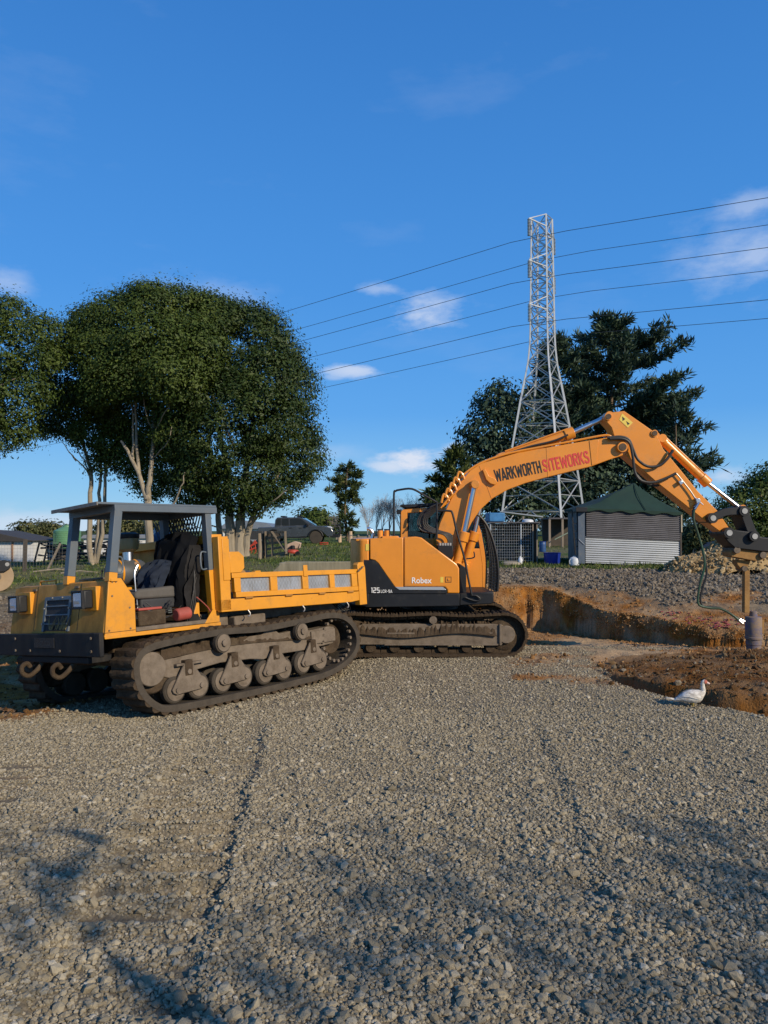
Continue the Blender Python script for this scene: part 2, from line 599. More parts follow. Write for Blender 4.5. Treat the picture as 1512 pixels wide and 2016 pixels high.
    for hx, hy, hr, hd in ((1.32, 5.05, .16, .05), (-0.52, 7.7, .2, .03), (-0.6, 5.9, .16, .03), (2.6, 5.2, .3, .03), (0.3, 8.3, .25, .03), (-.2, 4.3, .25, .035), (2.3, 4.2, .3, .04)):
        Z = Z - hd * np.exp(-(((X - hx) / hr) ** 2 + ((Y - hy) / hr) ** 2))
    rut_shade = rut_shade * grav
    grav = np.clip(grav - rut_shade, 0, 1)
    soil = np.maximum(soil, rut_shade)  # painted rut shade goes in through the soil weight
    damp = mz * smooth01(-0.05, 0.15, dg) * (d < 0.1) * (rd < 1.0)
    return Z, grav, clay, grass, soil, pale, damp
def gz(x, y):
    return float(terrain(np.array([float(x)]), np.array([float(y)]))[0][0])

def axis_pts(segs):
    o = []
    for a, b, st in segs:
        n = max(1, int(round((b - a) / st)))
        o += list(np.linspace(a, b, n, endpoint=False))
    o.append(segs[-1][1])
    return np.array(o)
def ground_material():
    k = NT('ground')
    at_ = k.N.new('ShaderNodeAttribute')
    at_.attribute_name = 'surf'
    sp = k.N.new('ShaderNodeSeparateColor')
    k.L.new(at_.outputs['Color'], sp.inputs[0])
    clayw, grassw, soilw = sp.outputs[0], sp.outputs[1], sp.outputs[2]
    big = k.noise(0.5, 5)
    mid = k.noise(3.0, 6, .7)
    fine = k.noise(45.0, 5, .75)
    vor = k.voro(34.0)
    vcol = k.voro(34.0, out='Color')
    vg = k.N.new('ShaderNodeSeparateColor')
    k.L.new(vcol, vg.inputs[0])
    gcol = k.ramp(vg.outputs[0], [(0.0, lin('#7b7059')), (0.5, lin('#93876e')), (1.0, lin('#a6997f'))])
    gcol = k.mix(k.ramp(mid, [(0.35, 0.0), (0.75, 0.55)]), gcol, lin('#8a7e69'))
    gcol = k.mix(k.ramp(vor, [(0.35, 0.0), (0.6, 0.65)]), gcol, lin('#6a6050'))
    ccol = k.ramp(mid, [(0.25, lin('#5c3917')), (0.46, lin('#8b5620')), (0.62, lin('#a87031')), (0.8, lin('#b98f58'))])
    ccol = k.mix(k.ramp(k.noise(2.6, 6, .7, off=9, stretch=(1.6, 1.6, .35)), [(0.5, 0.0), (0.66, 0.7)]), ccol, lin('#5b3d20'))
    ccol = k.mix(k.ramp(k.noise(1.1, 5, .6, off=4), [(0.42, 0.0), (0.62, 0.75)]), ccol, lin('#b39a78'))
    ccol = k.mix(k.ramp(fine, [(0.3, 0.45), (0.6, 0.0)]), ccol, lin('#4a2f16'))
    ccol = k.mix(k.math('MULTIPLY', at_.outputs['Alpha'], .85), ccol, lin('#b79c78'))
    dp = k.N.new('ShaderNodeAttribute')
    dp.attribute_name = 'damp'
    ccol = k.mix(k.math('MULTIPLY', dp.outputs['Fac'], .62), ccol, lin('#553817'))
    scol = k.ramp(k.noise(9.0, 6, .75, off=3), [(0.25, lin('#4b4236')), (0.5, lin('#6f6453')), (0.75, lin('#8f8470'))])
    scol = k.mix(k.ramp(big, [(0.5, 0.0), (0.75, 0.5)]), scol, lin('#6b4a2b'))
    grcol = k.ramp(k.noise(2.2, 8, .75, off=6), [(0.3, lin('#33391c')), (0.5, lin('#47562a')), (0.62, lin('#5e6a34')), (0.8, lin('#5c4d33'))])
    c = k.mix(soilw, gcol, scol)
    c = k.mix(grassw, c, grcol)
    c = k.mix(clayw, c, ccol)
    k.set('Base Color', c).set('Roughness', 0.95).set('Specular IOR Level', 0.15)
    h = k.math('ADD', k.math('MULTIPLY', vor, -0.8), k.math('MULTIPLY', fine, 0.9))
    k.bump(h, 0.55, 0.03)
    return k.m
def build_ground():
    xs = axis_pts([(-700, -120, 30), (-120, -40, 4), (-40, -14, 0.8), (-14, -5, 0.12), (-5, 9.5, 0.045), (9.5, 16, 0.15), (16, 40, 0.9), (40, 120, 4), (120, 701, 30)])
    ys = axis_pts([(-80, -8, 4), (-8, 2.6, 0.5), (2.6, 9, 0.045), (9, 22, 0.05), (22, 32, 0.12), (32, 60, 0.8), (60, 120, 4), (120, 400, 20), (400, 1200, 80)])
    X, Y = np.meshgrid(xs, ys)
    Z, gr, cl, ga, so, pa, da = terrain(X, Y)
    nx, ny = len(xs), len(ys)
    me = bpy.data.meshes.new('ground')
    me.vertices.add(nx * ny)
    me.vertices.foreach_set('co', np.stack([X, Y, Z], -1).astype(np.float32).ravel())
    i = np.arange((ny - 1) * (nx - 1))
    r, c = i // (nx - 1), i % (nx - 1)
    a = r * nx + c
    q = np.stack([a, a + 1, a + nx + 1, a + nx], -1).astype(np.int32)
    me.loops.add(q.size)
    me.loops.foreach_set('vertex_index', q.ravel())
    me.polygons.add(len(q))
    me.polygons.foreach_set('loop_start', np.arange(0, q.size, 4, dtype=np.int32))
    me.polygons.foreach_set('use_smooth', np.ones(len(q), bool))
    me.update()
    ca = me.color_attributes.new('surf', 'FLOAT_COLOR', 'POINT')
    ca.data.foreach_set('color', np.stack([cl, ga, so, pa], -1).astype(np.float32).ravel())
    cb = me.attributes.new('damp', 'FLOAT', 'POINT')
    cb.data.foreach_set('value', da.astype(np.float32).ravel())
    me.materials.append(ground_material())
    o = link('ground', me)
    tag(o, 'gravel pad with ochre clay cut, loose soil berm and grass beyond', None, None, 'structure')
    return o
build_ground()

# ------------------------------------------------------------------ loose stone: instanced on points
def rock_protos(prefix, m, n, seed, sub=1, jag=0.22):
    import bmesh
    rng = random.Random(seed)
    col = bpy.data.collections.new(prefix)
    for i in range(n):
        b = bmesh.new()
        bmesh.ops.create_icosphere(b, subdivisions=sub, radius=0.5)
        sx, sy, sz = rng.uniform(.8, 1.3), rng.uniform(.7, 1.1), rng.uniform(.42, .72)
        for v in b.verts:
            k = 1 + rng.uniform(-jag, jag)
            v.co = Vector((v.co.x * sx * k, v.co.y * sy * k, v.co.z * sz * k))
        # broken faces: slice a few planes off
        for _ in range(3):
            nrm = Vector((rng.gauss(0, 1), rng.gauss(0, 1), rng.gauss(0, 1))).normalized()
            dd = rng.uniform(.22, .36)
            for v in b.verts:
                e = v.co.dot(nrm) - dd
                if e > 0:
                    v.co -= nrm * e
        me = bpy.data.meshes.new(prefix)
        b.to_mesh(me)
        b.free()
        me.materials.append(m)
        o = bpy.data.objects.new(prefix, me)
        col.objects.link(o)
    return col
def scatter(name, P, S, col, nproto, seed, label, flat=0.5, parent=None, cat=None):
    rng = np.random.default_rng(seed)
    n = len(P)
    me = bpy.data.meshes.new(name)
    me.vertices.add(n)
    me.vertices.foreach_set('co', np.asarray(P, np.float32).ravel())
    rot = np.stack([rng.normal(0, flat, n), rng.normal(0, flat, n), rng.uniform(0, 2 * PI, n)], -1)
    a = me.attributes.new('rot', 'FLOAT_VECTOR', 'POINT')
    a.data.foreach_set('vector', rot.astype(np.float32).ravel())
    a = me.attributes.new('scl', 'FLOAT', 'POINT')
    a.data.foreach_set('value', np.asarray(S, np.float32))
    a = me.attributes.new('idx', 'INT', 'POINT')
    a.data.foreach_set('value', rng.integers(0, nproto, n).astype(np.int32))
    o = link(name, me, parent)
    ng = bpy.data.node_groups.new(name, 'GeometryNodeTree')
    ng.interface.new_socket('Geometry', in_out='INPUT', socket_type='NodeSocketGeometry')
    ng.interface.new_socket('Geometry', in_out='OUTPUT', socket_type='NodeSocketGeometry')
    N, L = ng.nodes, ng.links
    gi, go = N.new('NodeGroupInput'), N.new('NodeGroupOutput')
    iop = N.new('GeometryNodeInstanceOnPoints')
    ci = N.new('GeometryNodeCollectionInfo')
    ci.inputs['Collection'].default_value = col
    ci.inputs['Separate Children'].default_value = True
    ci.inputs['Reset Children'].default_value = True
    def na(nm, ty):
        q = N.new('GeometryNodeInputNamedAttribute')
        q.data_type = ty
        q.inputs['Name'].default_value = nm
        return q.outputs['Attribute']
    e2r = N.new('FunctionNodeEulerToRotation')
    L.new(na('rot', 'FLOAT_VECTOR'), e2r.inputs[0])
    L.new(gi.outputs[0], iop.inputs['Points'])
    L.new(ci.outputs[0], iop.inputs['Instance'])
    iop.inputs['Pick Instance'].default_value = True
    L.new(na('idx', 'INT'), iop.inputs['Instance Index'])
    L.new(e2r.outputs[0], iop.inputs['Rotation'])
    L.new(na('scl', 'FLOAT'), iop.inputs['Scale'])
    L.new(iop.outputs[0], go.inputs[0])
    md = o.modifiers.new('scatter', 'NODES')
    md.node_group = ng
    tag(o, label, cat, None, 'stuff')
    return o
def stone_mat(name, stops, rough=.9):
    k = NT(name)
    oi = k.N.new('ShaderNodeObjectInfo')
    c = k.ramp(oi.outputs['Random'], stops)
    n = k.noise(3.0, 5, .7)
    c = k.mix(k.ramp(n, [(0.35, 0.4), (0.7, 0.0)]), c, tuple(v * .8 for v in stops[0][1]))
    k.set('Base Color', c).set('Roughness', rough).set('Specular IOR Level', .25)
    k.bump(k.noise(9.0, 4, .7), .35, .1)
    return k.m
def scatter_all():
    rng = np.random.default_rng(11)
    gm = stone_mat('gravel_stone', [(0.0, lin('#80755e')), (0.3, lin('#988c73')), (0.75, lin('#a89c82')), (0.96, lin('#b5aa92')), (1.0, lin('#ccc3ae'))])
    gcol = rock_protos('gravel_stone', gm, 7, 3, 1, .2)
    cmat = stone_mat('soil_clod', [(0.0, lin('#5f5445')), (0.5, lin('#7d7262')), (1.0, lin('#9a8f7d'))])
    ccol = rock_protos('soil_clod', cmat, 5, 8, 1, .25)
    tmat = stone_mat('clay_lump', [(0.0, lin('#7d5a34')), (0.5, lin('#9a7245')), (1.0, lin('#b8976a'))])
    tcol = rock_protos('clay_lump', tmat, 5, 21, 1, .25)
    bmat = stone_mat('brown_lump', [(0.0, lin('#4a3319')), (0.5, lin('#6b4c29')), (0.85, lin('#7d6a4c')), (1.0, lin('#8f8674'))])
    bcol = rock_protos('brown_lump', bmat, 5, 27, 1, .25)
    def pts(x0, x1, y0, y1, n, fan=True):
        y = rng.uniform(y0, y1, n)
        x = rng.uniform(x0, x1, n)
        if fan:
            keep = (x > -0.53 * y - 0.7) & (x < 0.53 * y + 0.7)
            x, y = x[keep], y[keep]
        return x, y
    allP, allS = [], []
    def lay(x, y, s, which, thr=.35, sink=.13):
        Z, g, c, ga, so, pa, _ = terrain(x, y)
        c = c * (1 - .95 * pa)
        wgt = {'g': g, 'c': c, 's': so}[which]
        k = rng.random(len(x)) < np.clip((wgt - thr) / (1 - thr) * 1.6, 0, 1)
        return np.stack([x, y, Z + s * sink], -1)[k], s[k]
    def sizes(n, med, spread, mx):
        return np.minimum(med * np.exp(rng.normal(0, spread, n)), mx)
    for (y0, y1, dens, med, spread) in ((3.0, 5.2, 4300, .0205, .48), (5.2, 6.8, 3400, .020, .45), (6.8, 10.0, 2500, .0195, .42), (10.0, 18.0, 800, .024, .38)):
        xw = .53 * y1 + .8
        n = int((y1 - y0) * 2 * xw * dens)
        x, y = pts(-xw, xw, y0, y1, n)
        P, S = lay(x, y, sizes(len(x), med, spread, .10), 'g', .25)
        allP.append(P); allS.append(S)
    # the odd big stone
    x, y = pts(-4, 4, 3.2, 9, 260)
    P, S = lay(x, y, rng.uniform(.045, .085, len(x)), 'g', .3)
    allP.append(P); allS.append(S)
    scatter('gravel', np.concatenate(allP), np.concatenate(allS), gcol, 7, 1, 'crushed grey gravel spread over the whole pad', 0.33)
    # grey clods on the berm behind the cut
    x, y = pts(0.5, 14, 18.5, 27.5, 34000, False)
    P, S = lay(x, y, sizes(len(x), .055, .5, .20), 's', .3)
    x, y = pts(-16, 2, 14, 22, 5000, False)
    P2, S2 = lay(x, y, sizes(len(x), .06, .4, .16), 's', .3)
    scatter('soil_clods', np.concatenate([P, P2]), np.concatenate([S, S2]), ccol, 5, 2, 'loose grey soil clods heaped along the berm', 0.8)
    # clay crumbs on floor, mound and cut
    x, y = pts(1, 10, 8.5, 21.5, 8500, False)
    P, S = lay(x, y, sizes(len(x), .034, .5, .12), 'c', .3)
    # crumbling face of the cut
    xw_ = rng.uniform(1.5, 9.5, 9000)
    yw_ = wall_y(xw_) + 0.35 * fbm(xw_ * .35, wall_y(xw_) * .35, 3) * smooth01(4.2, 5.0, xw_) + rng.normal(0, .22, 9000)
    Pw, Sw = lay(xw_, yw_, sizes(9000, .026, .5, .09), 'c', .3, -.1)
    P, S = np.concatenate([P, Pw]), np.concatenate([S, Sw])
    mound = (P[:, 1] < ridge_y(P[:, 0]) + .5) & (P[:, 0] > 3.3)
    x, y = pts(3.2, 9, 9, 14.5, 2600, False)
    P3, S3 = lay(x, y, sizes(len(x), .034, .6, .15), 'c', .3)
    x, y = pts(-9, -2.5, 9, 15, 3500, False)
    P4, S4 = lay(x, y, sizes(len(x), .035, .5, .12), 'c', .3)
    scatter('clay_crumbs', np.concatenate([P[~mound], P4[::2]]), np.concatenate([S[~mound], S4[::2]]), tcol, 5, 3, 'crumbs of ochre clay over the cut and its floor', 0.8)
    scatter('brown_lumps', np.concatenate([P[mound], P3, P4[1::2]]), np.concatenate([S[mound], S3, S4[1::2]]), bcol, 5, 4, 'dark brown lumps on the spoil mound and wet ground', 0.8)
    return tcol
CLAY_COL = scatter_all()

def build_grass():
    rng = np.random.default_rng(4)
    xs, ys = [], []
    for x0, x1, y0, y1, n in ((-20, 3, 22, 50, 34000), (3, 16, 25, 33, 26000), (-24, 20, 40, 62, 9000)):
        xs.append(rng.uniform(x0, x1, n)); ys.append(rng.uniform(y0, y1, n))
    x, y = np.concatenate(xs), np.concatenate(ys)
    Z, g, c, ga, so, pa, _ = terrain(x, y)
    k = rng.random(len(x)) < np.clip((ga - .3) * 1.7, 0, 1)
    x, y, Z = x[k], y[k], Z[k]
    n = len(x)
    V = np.zeros((n, 3, 3), np.float32)
    ang = rng.uniform(0, 2 * PI, n)
    hh = rng.uniform(.04, .13, n) * (1 + 0.8 * (rng.random(n) < .1))
    wd = rng.uniform(.015, .035, n)
    dx, dy = np.cos(ang), np.sin(ang)
    base = np.stack([x, y, Z - .01], -1)
    V[:, 0] = base + np.stack([dx * wd, dy * wd, 0 * dx], -1)
    V[:, 1] = base - np.stack([dx * wd, dy * wd, 0 * dx], -1)
    V[:, 2] = base + np.stack([rng.normal(0, .05, n), rng.normal(0, .05, n), hh], -1)
    me = bpy.data.meshes.new('grass')
    me.from_pydata(V.reshape(-1, 3).tolist(), [], np.arange(3 * n).reshape(-1, 3).tolist())
    k = NT('grass')
    gg = k.N.new('ShaderNodeNewGeometry')
    k.set('Base Color', k.ramp(gg.outputs['Random Per Island'], [(0, lin('#2f3a18')), (.5, lin('#47582a')), (.85, lin('#64703a')), (1, lin('#7d7448'))])).set('Roughness', .8).set('Specular IOR Level', .2)
    me.materials.append(k.m)
    tag(link('grass', me), 'rough green grass beyond the earthworks', None, None, 'stuff')
build_grass()
# ------------------------------------------------------------------ shared materials
MUD = lin('#6b5d49')
M_yel = mat('dumper_yellow', (0.64, 0.265, 0.016), .42, var=.08, scale=2.0, dirt=lin('#6e5430'), dirt_amt=.24, dirt_scale=3.2)
M_yel_old = mat('hood_yellow_weathered', (0.52, 0.24, 0.03), .55, var=.16, scale=2.2, dirt=lin('#6a4c26'), dirt_amt=.5, dirt_scale=2.4, stretch=(1, 1, .4))
M_org = mat('excavator_orange', (0.70, 0.25, 0.020), .36, var=.07, scale=1.6, dirt=lin('#7d5c32'), dirt_amt=.26, dirt_scale=2.0, coat=.25)
M_grey = mat('canopy_grey_paint', lin('#565f66'), .5, var=.10, scale=2.5, dirt=lin('#6d675c'), dirt_amt=.22, dirt_scale=4)
M_blk = mat('black_paint', (.009, .009, .010), .68, var=.4, scale=3, dirt=lin('#453f37'), dirt_amt=.42, dirt_scale=7, stretch=(1, 1, .3), spec=.3, bump=.1)
M_blk2 = mat('black_clean', (.009, .010, .012), .5, var=.25, scale=3, dirt=lin('#45423c'), dirt_amt=.18, dirt_scale=4, spec=.4)
M_mud = mat('dried_mud', lin('#463a2d'), .95, var=.32, scale=7, bump=.9, bscale=26, dirt=lin('#6b5d4a'), dirt_amt=.35, dirt_scale=6, spec=.15)
M_mudpale = mat('pale_mud_steel', lin('#74685a'), .9, var=.18, scale=6, bump=.35, bscale=40, dirt=lin('#453a2d'), dirt_amt=.42, dirt_scale=5, spec=.18)
M_rub = mat('muddy_rubber', lin('#494239'), .85, var=.22, scale=5, bump=.5, bscale=30, dirt=lin('#2f2a25'), dirt_amt=.35, dirt_scale=5, spec=.2)
M_steel = mat('worn_steel', (.36, .35, .33), .45, .8, var=.2, scale=6)
M_chrome = mat('chrome_rod', (.62, .63, .65), .30, 1.0, var=.05)
M_hose = mat('black_hose', (.018, .017, .016), .55, var=.3, dirt=lin('#4a4238'), dirt_amt=.3)
M_cloth = mat('black_cloth', (.005, .0055, .007), .85, var=.4, scale=3, bump=.3, bscale=12, spec=.12)
M_bluecloth = mat('navy_cloth', (.010, .018, .036), .9, var=.4, scale=3, bump=.3, bscale=12)
M_khaki = mat('khaki_cloth', lin('#7b705a'), .92, var=.25, scale=5, bump=.3, bscale=14)
M_seat = mat('grey_seat_fabric', lin('#57534d'), .95, var=.12, scale=8, bump=.15, bscale=90)
M_red = mat('faded_red', lin('#a2493d'), .6, var=.15, dirt=lin('#5b4a3a'), dirt_amt=.35)
M_galv = mat('galvanised', (.42, .44, .45), .45, .55, var=.12, scale=2.0)
M_glassy = NT('dark_glass')
M_glassy.set('Base Color', (.02, .026, .03)).set('Roughness', .06).set('Specular IOR Level', .7)
M_glassy = M_glassy.m
def clear_glass(name, tint=(.75, .85, .85), alpha=.35):
    k = NT(name)
    tr = k.N.new('ShaderNodeBsdfTransparent')
    tr.inputs[0].default_value = (*tint, 1)
    gl = k.N.new('ShaderNodeBsdfGlossy')
    gl.inputs['Roughness'].default_value = .03
    mx = k.N.new('ShaderNodeMixShader')
    fr = k.N.new('ShaderNodeFresnel')
    fr.inputs[0].default_value = 1.5
    k.L.new(fr.outputs[0], mx.inputs[0])
    k.L.new(tr.outputs[0], mx.inputs[1])
    k.L.new(gl.outputs[0], mx.inputs[2])
    k.L.new(mx.outputs[0], k.out.inputs[0])
    return k.m
M_glass = clear_glass('cab_glass', (.42, .50, .50))
M_lens = mat('lamp_lens', (.86, .87, .88), .2, .35, var=.12, scale=30)
M_white = mat('white_print', (.78, .78, .76), .5, var=.04)
M_redprint = mat('red_print', (.60, .045, .035), .5, var=.05)
M_blkprint = mat('black_print', (.012, .012, .012), .5, var=.05)
M_yelprint = mat('yellow_sticker', (.72, .52, .08), .5, var=.05)
M_silver = mat('silver_stripe', (.50, .51, .52), .35, .5, var=.05)
def checker_plate():
    k = NT('checker_plate')
    # raised bars in alternating directions
    w1 = k.N.new('ShaderNodeTexBrick')
    mp = k.N.new('ShaderNodeMapping')
    mp.inputs['Rotation'].default_value = (R(90), R(45), 0)
    mp.inputs['Scale'].default_value = (22, 22, 22)
    k.L.new(k.tc(), mp.inputs[0])
    ck = k.N.new('ShaderNodeTexChecker')
    ck.inputs['Scale'].default_value = 1.0
    k.L.new(mp.outputs[0], ck.inputs['Vector'])
    k.N.remove(w1)
    n = k.noise(5, 5)
    c = k.ramp(n, [(.3, lin('#8d8e8e')), (.7, lin('#a9abac'))])
    drip = k.ramp(k.noise(6, 6, .7, stretch=(6, 1, .6)), [(.52, 0.0), (.72, .8)])
    c = k.mix(drip, c, lin('#7d7463'))
    c = k.mix(k.math('MULTIPLY', ck.outputs['Fac'], .22), c, lin('#c3c6c8'))
    k.set('Base Color', c).set('Roughness', .42).set('Metallic', .45)
    k.bump(ck.outputs['Fac'], .5, .008)
    return k.m
M_chk = checker_plate()
def catmull(pts, n=6, closed=False):
    P = [Vector(p) for p in pts]
    m = len(P)
    out = []
    rng = range(m) if closed else range(m - 1)
    for i in rng:
        if closed:
            p0, p1, p2, p3 = P[(i - 1) % m], P[i], P[(i + 1) % m], P[(i + 2) % m]
        else:
            p0, p1, p2, p3 = P[max(i - 1, 0)], P[i], P[i + 1], P[min(i + 2, m - 1)]
        for k in range(n):
            t = k / n
            out.append(0.5 * ((2 * p1) + (p2 - p0) * t + (2 * p0 - 5 * p1 + 4 * p2 - p3) * t * t + (3 * p1 - p0 - 3 * p2 + p3) * t ** 3))
    if not closed:
        out.append(P[-1])
    return out
def resample(pts, step, closed=True):
    P = [Vector(p) for p in pts]
    if closed:
        P.append(P[0])
    L = [0.0]
    for a, b in zip(P, P[1:]):
        L.append(L[-1] + (b - a).length)
    n = max(3, int(round(L[-1] / step)))
    out, j = [], 0
    for i in range(n if closed else n + 1):
        s = L[-1] * i / n
        while j < len(L) - 2 and L[j + 1] < s:
            j += 1
        t = (s - L[j]) / max(1e-9, L[j + 1] - L[j])
        out.append(P[j].lerp(P[j + 1], t))
    return out
def belt_mesh(path, b0, b1, thick, m, name, parent):
    "closed loop in the x-z plane swept across y"
    n = len(path)
    vv, ff = [], []
    for i, p in enumerate(path):
        t = (path[(i + 1) % n] - path[i - 1]).normalized()
        nn = Vector((t.z, 0, -t.x))
        q = p + nn * thick
        vv += [(p.x, b0, p.z), (p.x, b1, p.z), (q.x, b1, q.z), (q.x, b0, q.z)]
    for i in range(n):
        j = (i + 1) % n
        for k in range(4):
            k2 = (k + 1) % 4
            ff.append((i * 4 + k, i * 4 + k2, j * 4 + k2, j * 4 + k))
    o = MB().add(vv, ff).build(name, m, parent)
    return o
# ------------------------------------------------------------------ tracked dumper
M_coat = mat('charcoal_coat', lin('#1b1918'), .8, var=.6, scale=4, bump=.5, bscale=10, spec=.3)
def build_dumper():
    m4 = Matrix((( dU.x, dB.x, dC.x, DUMP_O.x), (dU.y, dB.y, dC.y, DUMP_O.y), (dU.z, dB.z, dC.z, DUMP_O.z), (0, 0, 0, 1)))
    D = thing('tracked_dumper', 'yellow tracked dumper with grey canopy and muddy tracks parked on gravel', 'dumper', matrix=m4)
    rng = random.Random(3)
    # ---- running gear, both sides
    prof = [(.1, 0, 0), (-.2, 0, .09), (-.40, 0, .30), (-.475, 0, .56), (-.43, 0, .76), (-.26, 0, .875), (.1, 0, .925), (.92, 0, .965), (1.65, 0, .935), (2.44, 0, .965), (3.1, 0, 1.0), (3.5, 0, .93), (3.76, 0, .72), (3.82, 0, .48), (3.72, 0, .28), (3.42, 0, .11), (2.95, 0, .01), (2.2, 0, -.015), (1.2, 0, -.02)]
    smooth = resample(catmull(prof, 8, True), .05)
    lugs = resample(catmull(prof, 8, True), .145)
    def track(b0, b1, out):
        s = -1 if out < (b0 + b1) / 2 else 1     # which way the outside faces
        T = link('crawler_track', None, D)
        belt_mesh(smooth, b0, b1, .085, M_rub, 'belt', T)
        def crusty_bar():
            ny = 11
            vv, ff = [], []
            for j in range(ny):
                y = b0 + .004 + (b1 - b0 - .008) * j / (ny - 1)
                g = rng.uniform(.75, 1.12)
                for x, z in ((-.068, -.004), (-.04, .030 * g), (-.016, .048 * rng.uniform(.8, 1.08)), (.016, .048 * rng.uniform(.8, 1.08)), (.04, .030 * rng.uniform(.6, 1.2)), (.068, -.004)):
                    vv.append((x + rng.uniform(-.007, .007), y, z))
            for j in range(ny - 1):
                for i in range(5):
                    ff.append((j * 6 + i, j * 6 + i + 1, (j + 1) * 6 + i + 1, (j + 1) * 6 + i))
            ff += [tuple(range(5, -1, -1)), tuple((ny - 1) * 6 + i for i in range(6))]
            return MB().add(vv, ff).mesh('tread_bar', M_mud)
        bars = [crusty_bar() for _ in range(6)]
        n = len(lugs)
        for i, p in enumerate(lugs):
            t = (lugs[(i + 1) % n] - lugs[i - 1]).normalized()
            o = link('tread_bar', bars[rng.randrange(6)], T)
            nn = Vector((-t.z, 0, t.x))
            # outward of the loop
            c = Vector((1.6, 0, .5))
            if nn.dot(p - c) < 0:
                nn = -nn
            ang = math.atan2(nn.x, nn.z)
            o.location = p - nn * .003
            o.rotation_euler = (0, ang, 0)
            o.scale = (1, 1, rng.uniform(.75, 1.15))
        yo = b0 if s < 0 else b1               # outer face
        def Y(d):                              # d metres in from the outer face
            return yo - s * d
        mid = (b0 + b1) / 2
        # idler
        idl = MB().lathe([(.10, -.12), (.25, -.12), (.27, -.09), (.27, .09), (.25, .12), (.1, .12)], (-.12, mid, .52), 'y', 36).build('idler', M_mud, D, .008)
        cap = MB().lathe([(.02, -.02), (.205, -.02), (.215, 0), (.205, .03), (.02, .035)], (-.20, Y(.04), .575), 'y', 40).build('hub_cap', M_mudpale, idl, .006)
        # sprocket with teeth
        sp = MB().lathe([(.08, -.05), (.22, -.05), (.24, -.03), (.24, .03), (.22, .05), (.08, .05)], (3.32, mid, .56), 'y', 40).build('sprocket', M_mud, D)
        pin = MB().cyl((0, mid - .12, 0), (0, Y(.07), 0), .026, n=10).mesh('sprocket_pin', M_mudpale)
        for k in range(20):
            w = 2 * PI * k / 20
            link('sprocket_pin', pin, sp).location = (3.34 + math.cos(w) * .335, 0, .55 + math.sin(w) * .335)
        # frame beam
        fr = MB().prism([(-.02, .46), (.15, .40), (.5, .46), (.95, .50), (1.5, .48), (1.75, .44), (2.0, .48), (2.6, .47), (3.25, .50), (3.32, .55), (3.32, .76), (3.2, .78), (2.75, .76), (2.5, .80), (2.1, .78), (1.98, .86), (1.82, .86), (1.75, .80), (1.5, .80), (1.3, .72), (.6, .70), (.2, .66), (-.02, .70)], 'y', Y(.10), Y(.36)).build('track_frame', M_mudpale, D, .012)
        MB().bx(2.75, 3.30, Y(.07), Y(.11), .54, .74).build('end_plate', M_mudpale, fr, .008)
        nu, nv = 60, 7
        vv = []
        for i in range(nu):
            for j in range(nv):
                a_ = -.02 + 3.0 * i / (nu - 1)
                y_ = Y(.08 + .30 * j / (nv - 1))
                e_ = min(j, nv - 1 - j, i, nu - 1 - i)
                vv.append((a_, y_, .66 + (.0 if e_ == 0 else .06 + .09 * rng.random()) * (1.25 if a_ < .9 else .9) + .05 * math.sin(a_ * 1.4)))
        MB().add(vv, [(i * nv + j, i * nv + j + 1, (i + 1) * nv + j + 1, (i + 1) * nv + j) for i in range(nu - 1) for j in range(nv - 1)]).build('caked_mud', M_mud, fr, smooth=False)
        MB().bx(.18, .62, Y(.03), Y(.16), .555, .585).build('mud_shelf', M_mudpale, fr, .004)
        # bogies
        for q, (a, lift) in enumerate(((.36, 0), (1.14, .0), (1.93, .0), (2.72, .03))):
            for da in (-.19, .19):
                wc = (a + da, mid, .255 + lift)
                rl = MB().lathe([(.05, -.17), (.155, -.17), (.175, -.15), (.175, -.075), (.10, -.06), (.10, .06), (.175, .075), (.175, .15), (.155, .17), (.05, .17)], wc, 'y', 32).build('road_roller', M_rub, D, .004)
                MB().lathe([(.02, -.008), (.135, -.008), (.12, .012), (.02, .012)], (wc[0], mid + s * .172, wc[2]), 'y', 28).build('roller_face', M_mudpale, rl)
            pl = MB().prism([(a - .25, .225 + lift), (a - .27, .265 + lift), (a - .06, .585), (a + .06, .585), (a + .27, .285 + lift), (a + .26, .24 + lift), (a + .2, .22 + lift), (a - .2, .20 + lift)], 'y', Y(.02), Y(.05)).build('bogie_plate', M_mudpale, D, .006)
            for pa, pc in ((a - .19, .255 + lift), (a + .19, .265 + lift), (a, .47)):
                MB().lathe([(.001, 0), (.034, 0), (.034, s * .02), (.001, s * .024)], (pa, Y(.02), pc), 'y', 8).build('bolt', M_mudpale, pl)
            MB().bar((a, Y(.09), .42), (a, Y(.09), .62), .16, .12).build('bogie_hanger', M_mud, D, .01)
        # carrier rollers
        for a, c in ((.92, .775), (2.45, .775)):
            cr = MB().lathe([(.05, -.16), (.135, -.16), (.14, -.10), (.11, -.08), (.11, .08), (.14, .10), (.135, .16), (.05, .16)], (a, Y(.14), c), 'y', 30).build('carrier_roller', M_rub, D, .004)
            MB().lathe([(.01, -.01), (.115, -.01), (.105, s * .004), (.01, s * .006)], (a, Y(-.026), c), 'y', 26).build('roller_face', M_mudpale, cr)
            MB().lathe([(.001, -.03), (.05, -.03), (.05, s * .045), (.001, s * .05)], (a, Y(-.02), c), 'y', 8).build('roller_hub', M_mudpale, cr)
    track(0.0, .48, 0.0)
    track(2.37, 2.85, 2.85)
    # ---- chassis
    MB().bx(-.35, 3.9, .62, 2.2, .62, .98).build('chassis', M_mud, D, .02)
    MB().bx(.95, 3.9, .5, 2.4, 1.0, 1.17).build('bed_subframe', M_mudpale, D, .02)
    MB().bx(1.1, 1.3, .3, 2.5, .92, 1.17).build('cross_member', M_mudpale, D, .02)
